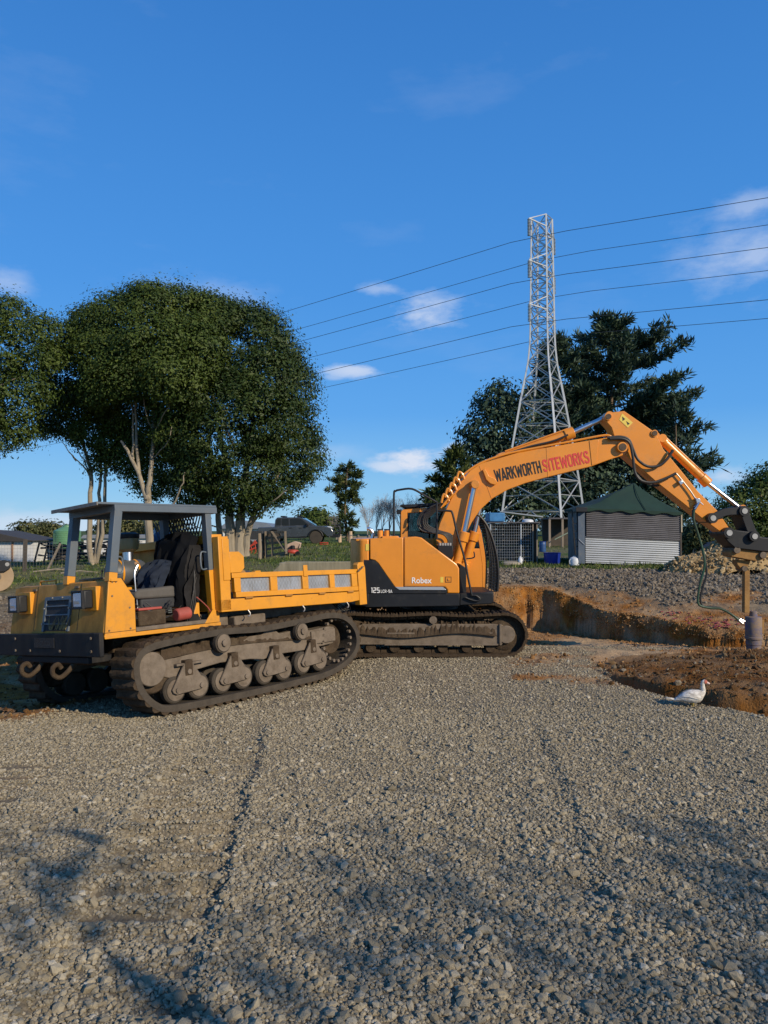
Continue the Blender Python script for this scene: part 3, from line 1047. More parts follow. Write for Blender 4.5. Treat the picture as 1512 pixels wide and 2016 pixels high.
    MB().bx(1.35, 1.95, .22, .6, .96, 1.10).build('step_box', M_mudpale, D, .02)
    # ---- nose
    MB().prism([(-.70, 1.09), (-.60, 1.72), (-.42, 1.74), (-.40, 1.0), (-.68, 1.0)], 'y', .262, 2.60).build('hood', M_yel_old, D, .012)
    sp = MB().prism([(-.705, 1.0), (-.615, 1.735), (-.44, 1.735), (-.26, 1.47), (-.26, 1.04)], 'y', .235, .262).build('side_panel', M_yel, D, .006)
    MB().prism([(-.705, 1.0), (-.71, 1.045), (1.10, 1.045), (1.10, .985)], 'y', .225, .26).build('sill_rail', M_yel, D, .005)
    MB().bx(-.26, 1.02, .228, .50, 1.05, 1.10).build('tread_plate', M_mudpale, D, .006)
    MB().prism([(-.46, 1.72), (-.40, 1.74), (-.20, 1.20), (-.27, 1.20)], 'y', .262, .80).build('dash_cowl', M_blk, D, .008)
    # bumper
    MB().bx(-.775, -.712, .235, 2.80, .79, 1.085).build('bumper', M_blk, D, .012)
    MB().bx(-.74, -.35, .55, 2.2, .70, .785).build('belly_plate', M_blk, D, .012)
    for b in (.95, 1.72):
        tm = MB()
        pts = [(-.50, b, .735), (-.66, b, .72), (-.80, b, .60), (-.90, b, .55), (-.985, b, .60), (-.985, b, .68), (-.92, b, .715), (-.875, b, .66)]
        tm.tube(catmull(pts, 6), .030, 10)
        tm.build('tow_hook', M_mud, D)
    # grille on the sloped face
    nx, nz = -.63 / .638, .10 / .638
    slope = Vector((.10, 0, .63)).normalized()
    def face(c, b, off=0.0):
        t = (c - 1.09) / .63
        return Vector((-.70 + .10 * t + nx * off * -1 * -1, b, c + nz * off))
    gb0, gb1, gc0, gc1 = 1.04, 1.70, 1.10, 1.555
    gr = MB()
    th = .03
    for (b0, b1, c0, c1) in ((gb0, gb0 + .05, gc0, gc1), (gb1 - .05, gb1, gc0, gc1), (gb0 + .05, gb1 - .05, gc1 - .05, gc1)):
        cc = face((c0 + c1) / 2, (b0 + b1) / 2, .012)
        gr.box(cc, (th, b1 - b0, c1 - c0), Euler((0, math.atan2(.10, .63), 0)).to_matrix())
    G = gr.build('grille', M_grey, D, .004)
    MB().box(face((gc0 + gc1) / 2 - .02, (gb0 + gb1) / 2, .004), (.012, gb1 - gb0 - .1, gc1 - gc0 - .06), (0, math.atan2(.10, .63), 0)).build('grille_mesh', mat('grille_mesh', (.03, .03, .032), .6, .3, var=.5, scale=60, bump=.8, bscale=120), G)
    for k in range(3):
        c = gc0 + .10 + k * .115
        MB().box(face(c, (gb0 + gb1) / 2, .016), (.016, gb1 - gb0 - .1, .018), (0, math.atan2(.10, .63), 0)).build('grille_bar', M_grey, G, .003)
    for (b, c) in ((gb0 + .02, 1.2), (gb0 + .02, 1.4), (gb1 - .02, 1.2), (gb1 - .02, 1.4), (1.25, gc1 - .02), (1.5, gc1 - .02)):
        MB().lathe([(.0, -.012), (.014, -.012), (.014, .012), (0, .014)], face(c, b, .03), 'x', 8).build('bolt', M_steel, G)
    dry = MB()
    for k in range(26):
        b0 = rng.uniform(1.06, 1.5)
        dry.tube([face(1.12 + rng.random() * .02, b0, .03), face(1.2 + rng.random() * .12, b0 - .05 + rng.uniform(-.16, .12), .05)], [.006, .002], 4)
    dry.build('dead_grass', mat('dead_grass', lin('#8d7d54'), .9), G)
    # headlights
    for b, c in ((.60, 1.50), (2.22, 1.49)):
        H = link('headlight', None, D)
        o = face(c, b)
        MB().bx(o.x - .045, o.x + .05, b - .175, b + .15, c - .145, c + .155).build('bracket', M_yel, H, .006)
        MB().bx(o.x - .17, o.x - .045, b - .11, b + .14, c - .115, c + .115).build('housing', M_blk2, H, .02, seg=3)
        le = MB().bx(o.x - .19, o.x - .165, b - .085, b + .115, c - .09, c + .09).build('lens', M_lens, H, .012)
        MB().bx(o.x - .194, o.x - .188, b - .05, b + .09, c - .05, c - .01).build('bulb_reflector', M_chrome, le, .004)
        rim = MB()
        for (b0, b1, c0, c1) in ((b - .11, b - .085, c - .115, c + .115), (b + .115, b + .14, c - .115, c + .115), (b - .085, b + .115, c + .09, c + .115), (b - .085, b + .115, c - .115, c - .09)):
            rim.bx(o.x - .2, o.x - .16, b0, b1, c0, c1)
        rim.build('rim', M_blk2, H, .005)
    # hood top: handle, rail, knob
    hh = MB()
    hh.tube([(-.52, 2.05, 1.73), (-.52, 2.05, 1.78), (-.52, 1.65, 1.78), (-.52, 1.65, 1.73)], .014, 8)
    hh.build('hood_handle', M_yel, D)
    MB().bx(-.54, -.44, .6, 1.05, 1.74, 1.765).build('gravel_tray', M_mudpale, D, .01)
    MB().tube([(-.40, .75, 1.72), (-.36, .78, 1.84)], .008, 6).lathe([(0, -.02), (.02, 0), (0, .02)], (-.36, .78, 1.85), 'z', 8).build('lever', M_blk2, D)
    # small fittings: vent in the bumper, bolts, seams, latches
    bv = MB().bx(-.784, -.774, 1.28, 1.78, .90, 1.03).build('bumper_vent', mat('vent_mesh', (.02, .02, .02), .7, .2, var=.6, scale=80, bump=1.0, bscale=120), D)
    for b_, c_ in ((.42, .86), (.42, 1.02), (2.3, .86), (2.3, 1.02), (1.15, .86), (1.9, .86)):
        MB().lathe([(.001, -.012), (.018, -.012), (.018, .006), (.001, .008)], (-.776, b_, c_), 'x', 8).build('bumper_bolt', M_mudpale, D)
    for b_ in (.86, 1.95):
        MB().box(face(1.41, b_, .001), (.006, .006, .60), (0, math.atan2(.10, .63), 0)).build('hood_seam', M_blk, D)
    for b_ in (.95, 2.02):
        MB().box(face(1.66, b_, .012), (.02, .10, .03), (0, math.atan2(.10, .63), 0)).build('hood_latch', M_mudpale, D, .004)
    for a_, c_ in ((-.64, 1.10), (-.34, 1.10), (-.34, 1.36), (-.58, 1.52), (-.52, 1.695), (-.57, 1.695)):
        MB().lathe([(.001, -.006), (.012, -.006), (.012, .004), (.001, .005)], (a_, .232, c_), 'y', 8).build('panel_bolt', M_mudpale, D)
    MB().bx(-.70, -.27, .2325, .2352, 1.072, 1.078).build('panel_seam', M_blk, D)
    # cables and small hoses round the controls
    rgc = random.Random(21)
    for k in range(7):
        x0_, z0_ = rgc.uniform(-.15, .1), rgc.uniform(1.2, 1.45)
        MB().tube(catmull([(x0_, .42 + .03 * k, z0_), (x0_ + .12, .36, z0_ - .12 + rgc.uniform(-.05, .05)), (x0_ + .35, .38, z0_ - .1 + rgc.uniform(-.08, .05)), (x0_ + .55, .45, 1.2 + rgc.uniform(0, .25))], 5), .008, 6).build('cable', M_hose, D)
    MB().tube(catmull([(.78, .33, 1.42), (.86, .30, 1.34), (.94, .28, 1.25), (.98, .27, 1.16)], 5), .008, 6).build('cable', M_red, D)
    for k in range(3):
        MB().tube(catmull([(.66 + .03 * k, .40, 1.1), (.70 + .03 * k, .34, 1.35), (.78, .35, 1.6 + .08 * k), (.88, .4, 1.8)], 5), .009, 6).build('cable', M_hose, D)
    # ---- canopy
    def post(p, q, w, d, m, name='canopy_post'):
        return MB().bar(p, q, w, d, up=(0, 1, 0)).build(name, m, D, .006)
    for b, nm in ((.27, 0), (1.24, 1)):
        p = post((-.555, b, 1.81), (-.445, b, 2.585), .11, .10, M_grey)
        MB().bar((-.568, b, 1.70), (-.555, b, 1.81), .115, .104, up=(0, 1, 0)).build('post_foot', M_yel, p, .004)
        if nm == 0:
            MB().bx(-.60, -.50, .208, .222, 1.70, 1.735).build('gusset', M_yel, p, .003)
    p = post((1.0, .29, 1.78), (.985, .29, 2.59), .10, .10, M_grey)
    MB().bar((1.03, .29, 1.05), (1.0, .29, 1.78), .104, .104, up=(0, 1, 0)).build('post_foot', M_yel, p, .004)
    MB().prism([(.82, 1.05), (1.08, 1.05), (1.08, 1.2), (.98, 1.24)], 'y', .224, .240).build('gusset', M_yel, p, .003)
    post((1.0, 1.26, 1.2), (.985, 1.26, 2.59), .10, .10, M_grey)
    roof = MB().bx(-.74, 1.13, .23, 1.30, 2.66, 2.69).build('canopy_roof', M_grey, D, .008)
    for (x0, x1, y0, y1) in ((-.50, 1.13, .22, .30), (-.50, 1.13, 1.22, 1.30), (-.50, -.42, .30, 1.22), (1.05, 1.13, .30, 1.22)):
        MB().bx(x0, x1, y0, y1, 2.575, 2.662).build('roof_beam', M_grey, roof, .006)
    MB().bx(-.745, -.725, .225, 1.305, 2.645, 2.692).build('roof_lip', mat('weathered_lip', lin('#77736d'), .9, var=.25, scale=12, bump=.3), roof, .004)
    # perforated screen behind the seat
    scr = MB()
    for k in range(15):
        b = .36 + k * .066
        scr.bar((1.04, b, 1.9), (1.04, b + .32, 2.57), .014, .012)
        scr.bar((1.045, b + .32, 1.9), (1.045, b, 2.57), .014, .012)
    scr.build('rear_screen', M_blk2, D, smooth=False)
    for q, (x, y0, z0, z1) in enumerate(((-.46, .33, 1.80, 2.0), (.92, .25, 1.80, 2.03))):
        dx = .10 if q == 0 else -.09
        MB().tube(catmull([(x, y0, z0), (x + dx, y0, z0 + .01), (x + dx, y0, z1 - .01), (x, y0, z1)], 5), .012, 8).build('grab_handle', M_grey, D)
    # ---- operator's place
    MB().bx(-.26, .98, .50, 1.35, 1.02, 1.10).build('cab_floor', M_mud, D, .01)
    st = MB().bx(.02, .62, .52, 1.05, 1.30, 1.45).build('seat', mat('seat_pan', (.025, .026, .028), .7, var=.2), D, .03, seg=3)
    MB().prism([(-.06, 1.45), (-.08, 1.52), (.0, 1.58), (.3, 1.585), (.55, 1.60), (.62, 1.55), (.62, 1.44)], 'y', .50, 1.07).build('seat_cushion', M_seat, st, .035, seg=3)
    MB().prism([(.58, 1.42), (.70, 1.40), (.92, 2.0), (.84, 2.28), (.74, 2.25), (.66, 1.9)], 'y', .50, 1.10).build('seat_back', M_cloth, st, .05, seg=3)
    bl = MB()
    for k in range(5):
        bl.bx(-.1 + .005 * k, .16, .52, .95, 1.20 + k * .028, 1.218 + k * .028)
    bl.build('suspension_bellows', M_blk2, st, .004)
    # jackets thrown over the seat back: folded cloth shells
    def drape(name, m, a0, a1, b0, b1, c0, c1, seed, bulge):
        r = np.random.default_rng(seed)
        nu, nv = 26, 26
        u, v = np.meshgrid(np.linspace(0, 1, nu), np.linspace(0, 1, nv))
        fold = fbm(u * 5 + seed * 3.1, v * 2.2 + seed, 4) * .09 + .035 * np.sin(u * 22 + 5 * v + seed)
        a = a0 + (a1 - a0) * v * 0.55 + fold + bulge * np.sin(v * PI) * -1
        b = b0 + (b1 - b0) * u + .03 * fbm(u * 4 + 9, v * 4 + seed, 3)
        c = c0 + (c1 - c0) * (v ** .9) * (1 - .10 * (2 * u - 1) ** 2) + .02 * fold
        V = np.stack([a, b, c], -1).reshape(-1, 3)
        V2 = V + np.array([.12, 0, 0])
        f = [(i * nu + j, i * nu + j + 1, (i + 1) * nu + j + 1, (i + 1) * nu + j) for i in range(nv - 1) for j in range(nu - 1)]
        n0 = len(V)
        f2 = [tuple(n0 + k for k in reversed(q)) for q in f]
        rim = [j for j in range(nu)] + [(i + 1) * nu - 1 for i in range(1, nv)] + [(nv - 1) * nu + j for j in range(nu - 2, -1, -1)] + [i * nu for i in range(nv - 2, 0, -1)]
        f3 = [(rim[i], rim[(i + 1) % len(rim)], n0 + rim[(i + 1) % len(rim)], n0 + rim[i]) for i in range(len(rim))]
        mb = MB()
        mb.v = [tuple(p) for p in np.concatenate([V, V2])]
        mb.f = f + f2 + f3
        return mb.build(name, m, None, smooth=True)
    def sit(o, label, cat):
        o.matrix_world = m4
        tag(o, label, cat)
    sit(drape('jacket', M_cloth, .60, .95, .42, 1.16, 1.30, 2.36, 2, .05), 'black jacket draped over the dumper seat back', 'jacket')
    sit(drape('jacket', M_bluecloth, .40, .72, .66, 1.20, 1.55, 1.98, 5, .06), 'navy blue jacket bundled on the dumper seat', 'jacket')
    sit(drape('coat', M_coat, .70, .92, .36, .50, 1.08, 2.15, 9, .05), 'dark grey coat hanging down the near side of the dumper seat', 'coat')
    # controls and boxes under the seat
    lv = MB().tube(catmull([(.0, .56, 1.30), (-.03, .55, 1.6), (-.03, .55, 1.80), (.02, .55, 1.90)], 5), .012, 8).build('control_lever', M_chrome, D)
    MB().tube([(-.04, .50, 1.925), (.0, .55, 1.93), (.06, .60, 1.92)], .02, 8).build('lever_grip', mat('grip', lin('#a8835f'), .6), lv)
    MB().bx(-.14, .28, .34, .60, 1.10, 1.30).build('battery_box', M_mud, D, .02)
    MB().bx(-.14, .22, .335, .56, 1.302, 1.335).build('battery_lid', M_red, D, .01)
    MB().tube([(.42, .33, 1.20), (.64, .33, 1.215)], .085, 20).build('reservoir', M_red, D, .02)
    MB().prism([(.70, 1.10), (.84, 1.10), (.84, 1.34), (.80, 1.34)], 'y', .35, .5).build('floor_bracket', M_yel, D, .006)
    # engine air cleaner
    ac = MB().lathe([(.03, -.26), (.16, -.26), (.185, -.22), (.185, .2), (.16, .25), (.03, .25)], (.42, 1.42, 1.83), 'x', 32).build('air_cleaner', mat('air_cleaner', lin('#4c4f52'), .5, var=.15), D, .006)
    for x in (.26, .52):
        MB().lathe([(.188, -.015), (.194, -.015), (.194, .015), (.188, .015)], (x, 1.42, 1.83), 'x', 32).build('clamp_band', M_yel, ac)
    MB().tube(catmull([(.62, 1.42, 1.85), (.8, 1.42, 1.86), (.86, 1.42, 1.7), (.84, 1.40, 1.5)], 5), .085, 16).build('intake_elbow', M_hose, ac)
    MB().cyl((.46, 1.42, 2.0), (.46, 1.42, 2.16), .075, n=20).build('intake_pipe', M_chrome, ac)
    MB().lathe([(.07, 0), (.145, .04), (.16, .12), (.155, .20)], (.46, 1.42, 2.12), 'z', 32).build('precleaner_bowl', mat('bowl', lin('#a08a5c'), .35, var=.1), ac)
    MB().lathe([(.162, 0), (.168, .02), (.168, .06), (.12, .09), (.02, .095)], (.46, 1.42, 2.315), 'z', 32).build('precleaner_cap', M_blk2, ac)
    MB().bx(-.10, .86, 1.22, 2.3, 1.0, 1.62).build('engine_cover', M_yel, D, .02)
    # ---- dump bed
    B = link('dump_bed', None, D)
    b0, b1 = .10, 2.75
    MB().bx(1.2, 4.0, b0 + .06, b1 - .06, 1.18, 1.26).build('bed_floor', M_mud, B, .01)
    # headboard: frame with recessed panels
    hb = MB()
    for (y0, y1, z0, z1) in ((b0, b0 + .13, 1.20, 2.24), (b1 - .23, b1 - .1, 1.20, 2.28), (b0 + .13, b1 - .13, 2.16, 2.28), (b0 + .13, b1 - .13, 1.20, 1.33), (b0 + .13, b1 - .13, 1.72, 1.80), (1.35, 1.48, 1.33, 1.72), (1.35, 1.48, 1.80, 2.16)):
        hb.bx(1.02, 1.20, y0, y1, z0, z1)
    hbo = hb.build('headboard', M_yel, B, .008)
    MB().bx(1.10, 1.17, b0 + .1, b1 - .12, 1.22, 2.24).build('headboard_panel', M_yel_old, hbo)
    MB().bx(1.08, 1.205, b0 - .012, b0 + .05, 1.62, 2.205).build('corner_post', M_yel, hbo, .006)
    MB().prism([(1.205, 1.72), (1.40, 1.72), (1.47, 1.78), (1.47, 1.95), (1.38, 2.02), (1.205, 2.02)], 'y', b0 - .01, b0 + .03).build('corner_plate', M_yel, hbo, .006)
    MB().prism([(1.205, 1.72), (1.40, 1.72), (1.47, 1.78), (1.47, 1.95), (1.38, 2.02), (1.205, 2.02)], 'y', b1 - .03, b1 + .01).build('corner_plate', M_yel, hbo, .006)
    # sides
    for side, yo, s in (('near', b0, 1), ('far', b1, -1)):
        def yy(d):
            return yo + s * d
        MB().prism([(1.02, 1.185), (1.02, 1.36), (4.02, 1.29), (4.02, 1.14), (3.78, 1.125)], 'y', yy(.0), yy(.08)).build('bed_rail', M_yel, B, .008)
        g = MB()
        def bar(x0, x1, z00, z01, z10, z11, d0=.004, d1=.075):
            g.prism([(x0, z00), (x1, z10), (x1, z11), (x0, z01)], 'y', yy(d0), yy(d1))
        zb = lambda x: 1.37 - (x - 1.3) * .025
        zt = lambda x: 1.72 - (x - 1.3) * .02
        bar(1.24, 4.0, zt(1.24) - .075, zt(1.24), zt(4.0) - .075, zt(4.0))
        bar(1.30, 4.0, zb(1.30), zb(1.3) + .075, zb(4.0), zb(4.0) + .075)
        xs_ = [(1.28, 1.40), (1.98, 2.12), (2.66, 2.79), (3.29, 3.41), (3.84, 3.98)]
        for x0, x1 in xs_:
            bar(x0, x1, zb(x0) + .075, zt(x0) - .075, zb(x1) + .075, zt(x1) - .075)
        dg = g.build('drop_side', M_yel, B, .006)
        for (xa, xb) in zip(xs_, xs_[1:]):
            x0, x1 = xa[1], xb[0]
            MB().prism([(x0 - .01, zb(x0) + .07), (x1 + .01, zb(x1) + .07), (x1 + .01, zt(x1) - .07), (x0 - .01, zt(x0) - .07)], 'y', yy(.045), yy(.055)).build('checker_panel', M_chk, dg)
        MB().bx(2.68, 2.77, yy(-.012), yy(.01), 1.60, 1.78).build('latch_plate', M_yel, dg, .006)
        for x in (1.52, 2.32, 3.06, 3.76):
            MB().tube([(x - .07, yy(-.012), zb(x) - .012), (x + .07, yy(-.012), zb(x) - .014)], .018, 10).build('hinge', mat('hinge_rust', lin('#9a6a2c'), .7, var=.3), dg)
        for x in (1.50, 2.62, 3.66):
            zz = 1.185 - (x - 1.02) * .02
            MB().tube(catmull([(x, yy(.0), zz), (x + .02, yy(-.02), zz - .045), (x, yy(-.03), zz - .08), (x - .03, yy(-.03), zz - .085)], 4), .009, 7).build('rope_hook', M_steel, B)
        # tail post
        MB().prism([(3.99, 1.06), (4.18, 1.06), (4.19, 1.68), (4.15, 1.78), (4.03, 1.78), (3.99, 1.74)], 'y', yy(-.012), yy(.10)).build('tail_post', M_yel, B, .008)
    # mud slumped against the far side, lumps on the floor
    MB().prism([(1.7, 1.26), (1.95, 1.60), (2.2, 1.74), (2.6, 1.765), (3.4, 1.76), (3.96, 1.735), (3.96, 1.26)], 'y', b1 - .12, b1 - .055).build('far_side_lining', mat('muddy_lining', lin('#7d745d'), .9, var=.2, scale=3, bump=.3, dirt=lin('#5c5340'), dirt_amt=.5, dirt_scale=3, stretch=(3, 1, .5)), B, .008)
    MB().bx(4.10, 4.16, b0 + .1, b1 - .1, 1.15, 1.62).build('tailgate', M_yel_old, B, .008)
    nu, nv = 24, 20
    vv = []
    for j in range(nv):
        for i in range(nu):
            x, y = 1.25 + 2.7 * i / (nu - 1), b0 + .1 + (b1 - b0 - .2) * j / (nv - 1)
            vv.append((x, y, 1.262 + max(0, .36 * math.exp(-((x - 2.2) / .6) ** 2 - ((y - 1.3) / .6) ** 2) + .10 * rng.random())))
    MB().add(vv, [(j * nu + i, j * nu + i + 1, (j + 1) * nu + i + 1, (j + 1) * nu + i) for j in range(nv - 1) for i in range(nu - 1)]).build('earth_load', mat('bed_earth', lin('#7d5a35'), .95, var=.3, scale=6, bump=.7), B, smooth=False)
    lump = MB()
    for k in range(22):
        x, y, r_ = 1.9 + rng.random() * .8, .9 + rng.random() * .8, .05 + rng.random() * .10
        lump.lathe([(.02, -r_), (r_, -r_ * .5), (r_ * 1.1, .1 * r_), (r_ * .6, r_ * .8), (.01, r_)], (x, y, 1.45 + rng.random() * .33), 'z', 7)
    lump.build('clay_lumps', mat('bed_clay', lin('#9a6f3f'), .95, var=.3, scale=8, bump=.5), B, smooth=False)
    # tail chain
    for k in range(7):
        MB().lathe([(.010, -.006), (.02, -.006), (.02, .006), (.010, .006)], (3.98 + .022 * k, b0 - .025, 1.63 + .012 * k), 'y' if k % 2 else 'z', 8).build('chain_link', M_mudpale, B)
    # loom of hoses at the tail
    lm = MB()
    for k in range(4):
        lm.tube(catmull([(3.75 + .05 * k, .5, 1.12), (3.8 + .07 * k, .35, .98), (3.95 + .03 * k, .4, 1.03 + .02 * k)], 5), .01, 6)
    lm.build('hose_loom', M_hose, D)
    return D
build_dumper()
# ------------------------------------------------------------------ excavator
DN = 14.05                # near face of the house
DF = 16.55                # far face
DB0, DB1 = 14.95, 15.40   # boom width
DM = 15.18
GLYPH = {
 'W': (.92, [[(.06, 1), (.24, 0), (.46, .8), (.68, 0), (.86, 1)]]),
 'A': (.70, [[(.06, 0), (.35, 1), (.64, 0)], [(.16, .27), (.54, .27)]]),
 'R': (.64, [[(.1, 0), (.1, 1)], [(.1, .92), (.44, .92), (.53, .82), (.53, .60), (.44, .5), (.1, .5)], [(.32, .5), (.56, 0)]]),
 'K': (.66, [[(.1, 0), (.1, 1)], [(.58, 1), (.14, .42)], [(.25, .58), (.60, 0)]]),
 'O': (.66, [[(.2, .07), (.46, .07), (.56, .2), (.56, .8), (.46, .93), (.2, .93), (.1, .8), (.1, .2), (.2, .07)]]),
 'T': (.60, [[(.30, 0), (.30, 1)], [(.02, .92), (.58, .92)]]),
 'H': (.66, [[(.1, 0), (.1, 1)], [(.56, 0), (.56, 1)], [(.1, .5), (.56, .5)]]),
 'S': (.62, [[(.54, .74), (.50, .88), (.40, .93), (.2, .93), (.1, .83), (.1, .66), (.2, .55), (.42, .47), (.53, .36), (.53, .18), (.43, .07), (.2, .07), (.1, .16), (.08, .28)]]),
 'I': (.28, [[(.14, 0), (.14, 1)]]),
 'E': (.56, [[(.1, 0), (.1, 1)], [(.1, .92), (.5, .92)], [(.1, .5), (.46, .5)], [(.1, .08), (.5, .08)]]),
 'L': (.52, [[(.1, 0), (.1, 1)], [(.1, .08), (.5, .08)]]),
 'C': (.62, [[(.54, .75), (.52, .85), (.42, .93), (.2, .93), (.1, .8), (.1, .2), (.2, .07), (.42, .07), (.52, .15), (.54, .25)]]),
 '-': (.40, [[(.06, .45), (.34, .45)]]),
 '1': (.32, [[(.2, 0), (.2, 1)], [(.04, .92), (.2, .92)]]),
 '2': (.60, [[(.08, .93), (.5, .93), (.5, .52), (.1, .48), (.1, .07), (.54, .07)]]),
 '5': (.60, [[(.52, .93), (.1, .93), (.1, .53), (.5, .53), (.5, .07), (.06, .07)]]),
 '9': (.60, [[(.5, .5), (.1, .5), (.1, .93), (.5, .93), (.5, .07), (.1, .07)]]),
}
def block_text(name, body, width, height, m, parent, loc, rot, slant=0.0, wt=.185):
    "heavy sign-writer's capitals cut from strokes"
    mb = MB()
    x, n = 0.0, 0
    for ch in body:
        adv, strokes = GLYPH[ch]
        for st in strokes:
            pts = [Vector((x + a, b, 0)) for a, b in st]
            for i in range(len(pts) - 1):
                p, q = pts[i].copy(), pts[i + 1].copy()
                t = (q - p).normalized()
                if len(pts) > 2:
                    if i > 0:
                        p -= t * wt * .32
                    if i < len(pts) - 2:
                        q += t * wt * .32
                nn = Vector((-t.y, t.x, 0)) * wt / 2
                n += 1
                z = .0006 + .00025 * (n % 9)
                c = [p + nn, p - nn, q - nn, q + nn]
                c = [(v.x + slant * v.y, min(1.0, max(0.0, v.y))) for v in c]
                mb.add([(u, v, 0) for u, v in c] + [(u, v, z) for u, v in c], [(4, 5, 6, 7), (0, 1, 5, 4), (1, 2, 6, 5), (2, 3, 7, 6), (3, 0, 4, 7)])
        x += adv + .06
    k = width / x
    mb.v = [(a * k, b * height, c) for a, b, c in mb.v]
    o = mb.build(name, m, parent, smooth=False)
    o.location = loc
    o.rotation_euler = rot
    return o
M_greasy = mat('greasy_pin', lin('#4a3a2a'), .6, .3, var=.4, scale=12)
def build_excavator():
    base = Vector((at(850, 1293, 14.0).x, 15.25, 0))
    X = thing('excavator', 'orange zero-tail excavator with boom raised over the clay trench', 'excavator', base)
    def q(px, py, D):
        return at(px, py, D) - base
    def poly(pts, D):
        return [((q(a, b, D)).x, (q(a, b, D)).z) for a, b in pts]
    def Y(D):
        return D - base.y
    def plate(name, pts, D0, D1, m, parent=X, bevel=.01, ref=None, seg=2):
        return MB().prism(poly(pts, ref or D0), 'y', Y(D0), Y(D1)).build(name, m, parent, bevel, seg=seg)
    rng = random.Random(8)
    # ---- undercarriage
    for D0, D1, s in ((14.0, 14.5, -1), (15.95, 16.45, 1)):
        ref = 14.0
        x0, x1 = q(648, 1250, ref).x, q(1038, 1250, ref).x
        zb, zt = .02, .80
        r = (zt - zb) / 2
        T = link('crawler_track', None, X)
        path = []
        for k in range(13):
            w = -PI / 2 - PI * k / 12
            path.append(Vector((x0 + r + math.cos(w) * r, 0, zb + r + math.sin(w) * r)))
        for k in range(1, 10):
            t = k / 10
            path.append(Vector((x0 + r + (x1 - x0 - 2 * r) * t, 0, zt - .03 * math.sin(t * PI * 2) ** 2)))
        for k in range(13):
            w = PI / 2 - PI * k / 12
            path.append(Vector((x1 - r + math.cos(w) * r, 0, zb + r + math.sin(w) * r)))
        shoes = resample(path, .155)
        sm = MB()
        sm.prism([(-.074, -.028), (.074, -.028), (.074, -.004), (.06, -.004), (.05, .024), (.036, .024), (.026, -.002), (.008, -.002), (-.002, .024), (-.016, .024), (-.026, -.002), (-.044, -.002), (-.054, .024), (-.068, .024), (-.074, -.004)], 'y', Y(D0), Y(D1))
        def muddy_shoe():
            ny = 9
            vv, ff = [], []
            prof_ = [(-.076, -.028), (-.076, .0), (-.06, .024), (-.045, .008), (-.012, .02), (.01, .006), (.035, .024), (.055, .008), (.076, .002), (.076, -.028)]
            n_ = len(prof_)
            for j in range(ny):
                y = Y(D0) + (Y(D1) - Y(D0)) * j / (ny - 1)
                for i_, (x, z) in enumerate(prof_):
                    g = rng.uniform(0, .016) if 0 < i_ < n_ - 1 else 0
                    vv.append((x, y, z + g))
            for j in range(ny - 1):
                for i_ in range(n_):
                    ff.append((j * n_ + i_, j * n_ + (i_ + 1) % n_, (j + 1) * n_ + (i_ + 1) % n_, (j + 1) * n_ + i_))
            ff += [tuple(range(n_ - 1, -1, -1)), tuple((ny - 1) * n_ + i_ for i_ in range(n_))]
            return MB().add(vv, ff).mesh('track_shoe', M_mud)
        smes = [muddy_shoe() for _ in range(6)]
        lk = MB()
        lk.prism([(-.07, -.10), (.07, -.10), (.075, -.028), (-.075, -.028)], 'y', Y(D0) + .16, Y(D1) - .16)
        lme = lk.mesh('track_link', M_mud)
        n = len(shoes)
        cx = Vector(((x0 + x1) / 2, 0, r + zb))
        for i, p in enumerate(shoes):
            t = (shoes[(i + 1) % n] - shoes[i - 1]).normalized()
            nn = Vector((-t.z, 0, t.x))
            if nn.dot(p - cx) < 0:
                nn = -nn
            o = link('track_shoe', smes[rng.randrange(6)], T)
            o.location = p - nn * .01
            o.rotation_euler = (0, math.atan2(nn.x, nn.z), 0)
            o2 = link('track_link', lme, o)
        yo = Y(D0) if s < 0 else Y(D1)
        def yy(d):
            return yo - s * d
        fr = MB().prism([(x0 + .45, .22), (x1 - .45, .22), (x1 - .42, .28), (x1 - .42, .58), (x1 - .6, .60), (x0 + .6, .60), (x0 + .4, .5)], 'y', yy(.06), yy(.44)).build('track_frame', M_mudpale, X, .015)
        # mud lying along the frame
        nu, nv = 80, 6
        vv = []
        for i in range(nu):
            for j in range(nv):
                a = x0 + .4 + (x1 - x0 - .95) * i / (nu - 1)
                e = min(j, nv - 1 - j, i, nu - 1 - i)
                vv.append((a, yy(.0 + .40 * j / (nv - 1)), .40 + .16 * (j / (nv - 1)) + (0 if e == 0 else .08 + .12 * rng.random()) + .04 * math.sin(a * 3)))
        MB().add(vv, [(i * nv + j, i * nv + j + 1, (i + 1) * nv + j + 1, (i + 1) * nv + j) for i in range(nu - 1) for j in range(nv - 1)]).build('caked_mud', M_mud, fr, smooth=False)
        MB().bx(x0 + 1.0, x1 - .52, yy(.03), yy(.08), .215, .245).build('frame_rib', M_mudpale, fr, .005)
        MB().bx(x1 - .50, x1 - .46, yy(.02), yy(.2), .22, .60).build('guard_plate', M_mudpale, fr, .005)
        for a, b in ((x0 + 1.05, x0 + 1.55), (x1 - 1.05, x1 - .62)):
            MB().bx(a, b, yy(.02), yy(.1), .42, .45).build('frame_lug', M_mudpale, fr, .005)
        for k in range(6):
            a = x0 + .75 + k * (x1 - x0 - 1.4) / 5
            MB().lathe([(.03, -.15), (.085, -.15), (.10, -.1), (.10, .1), (.085, .15), (.03, .15)], (a, (Y(D0) + Y(D1)) / 2, .165), 'y', 20).build('road_roller', M_mud, X)
        MB().lathe([(.03, -.12), (.07, -.12), (.07, .17 if s > 0 else .12), (.02, .18)], (q(853, 1230, ref).x, yy(.12), .68), 'y', 18).build('carrier_roller', M_mudpale, X)
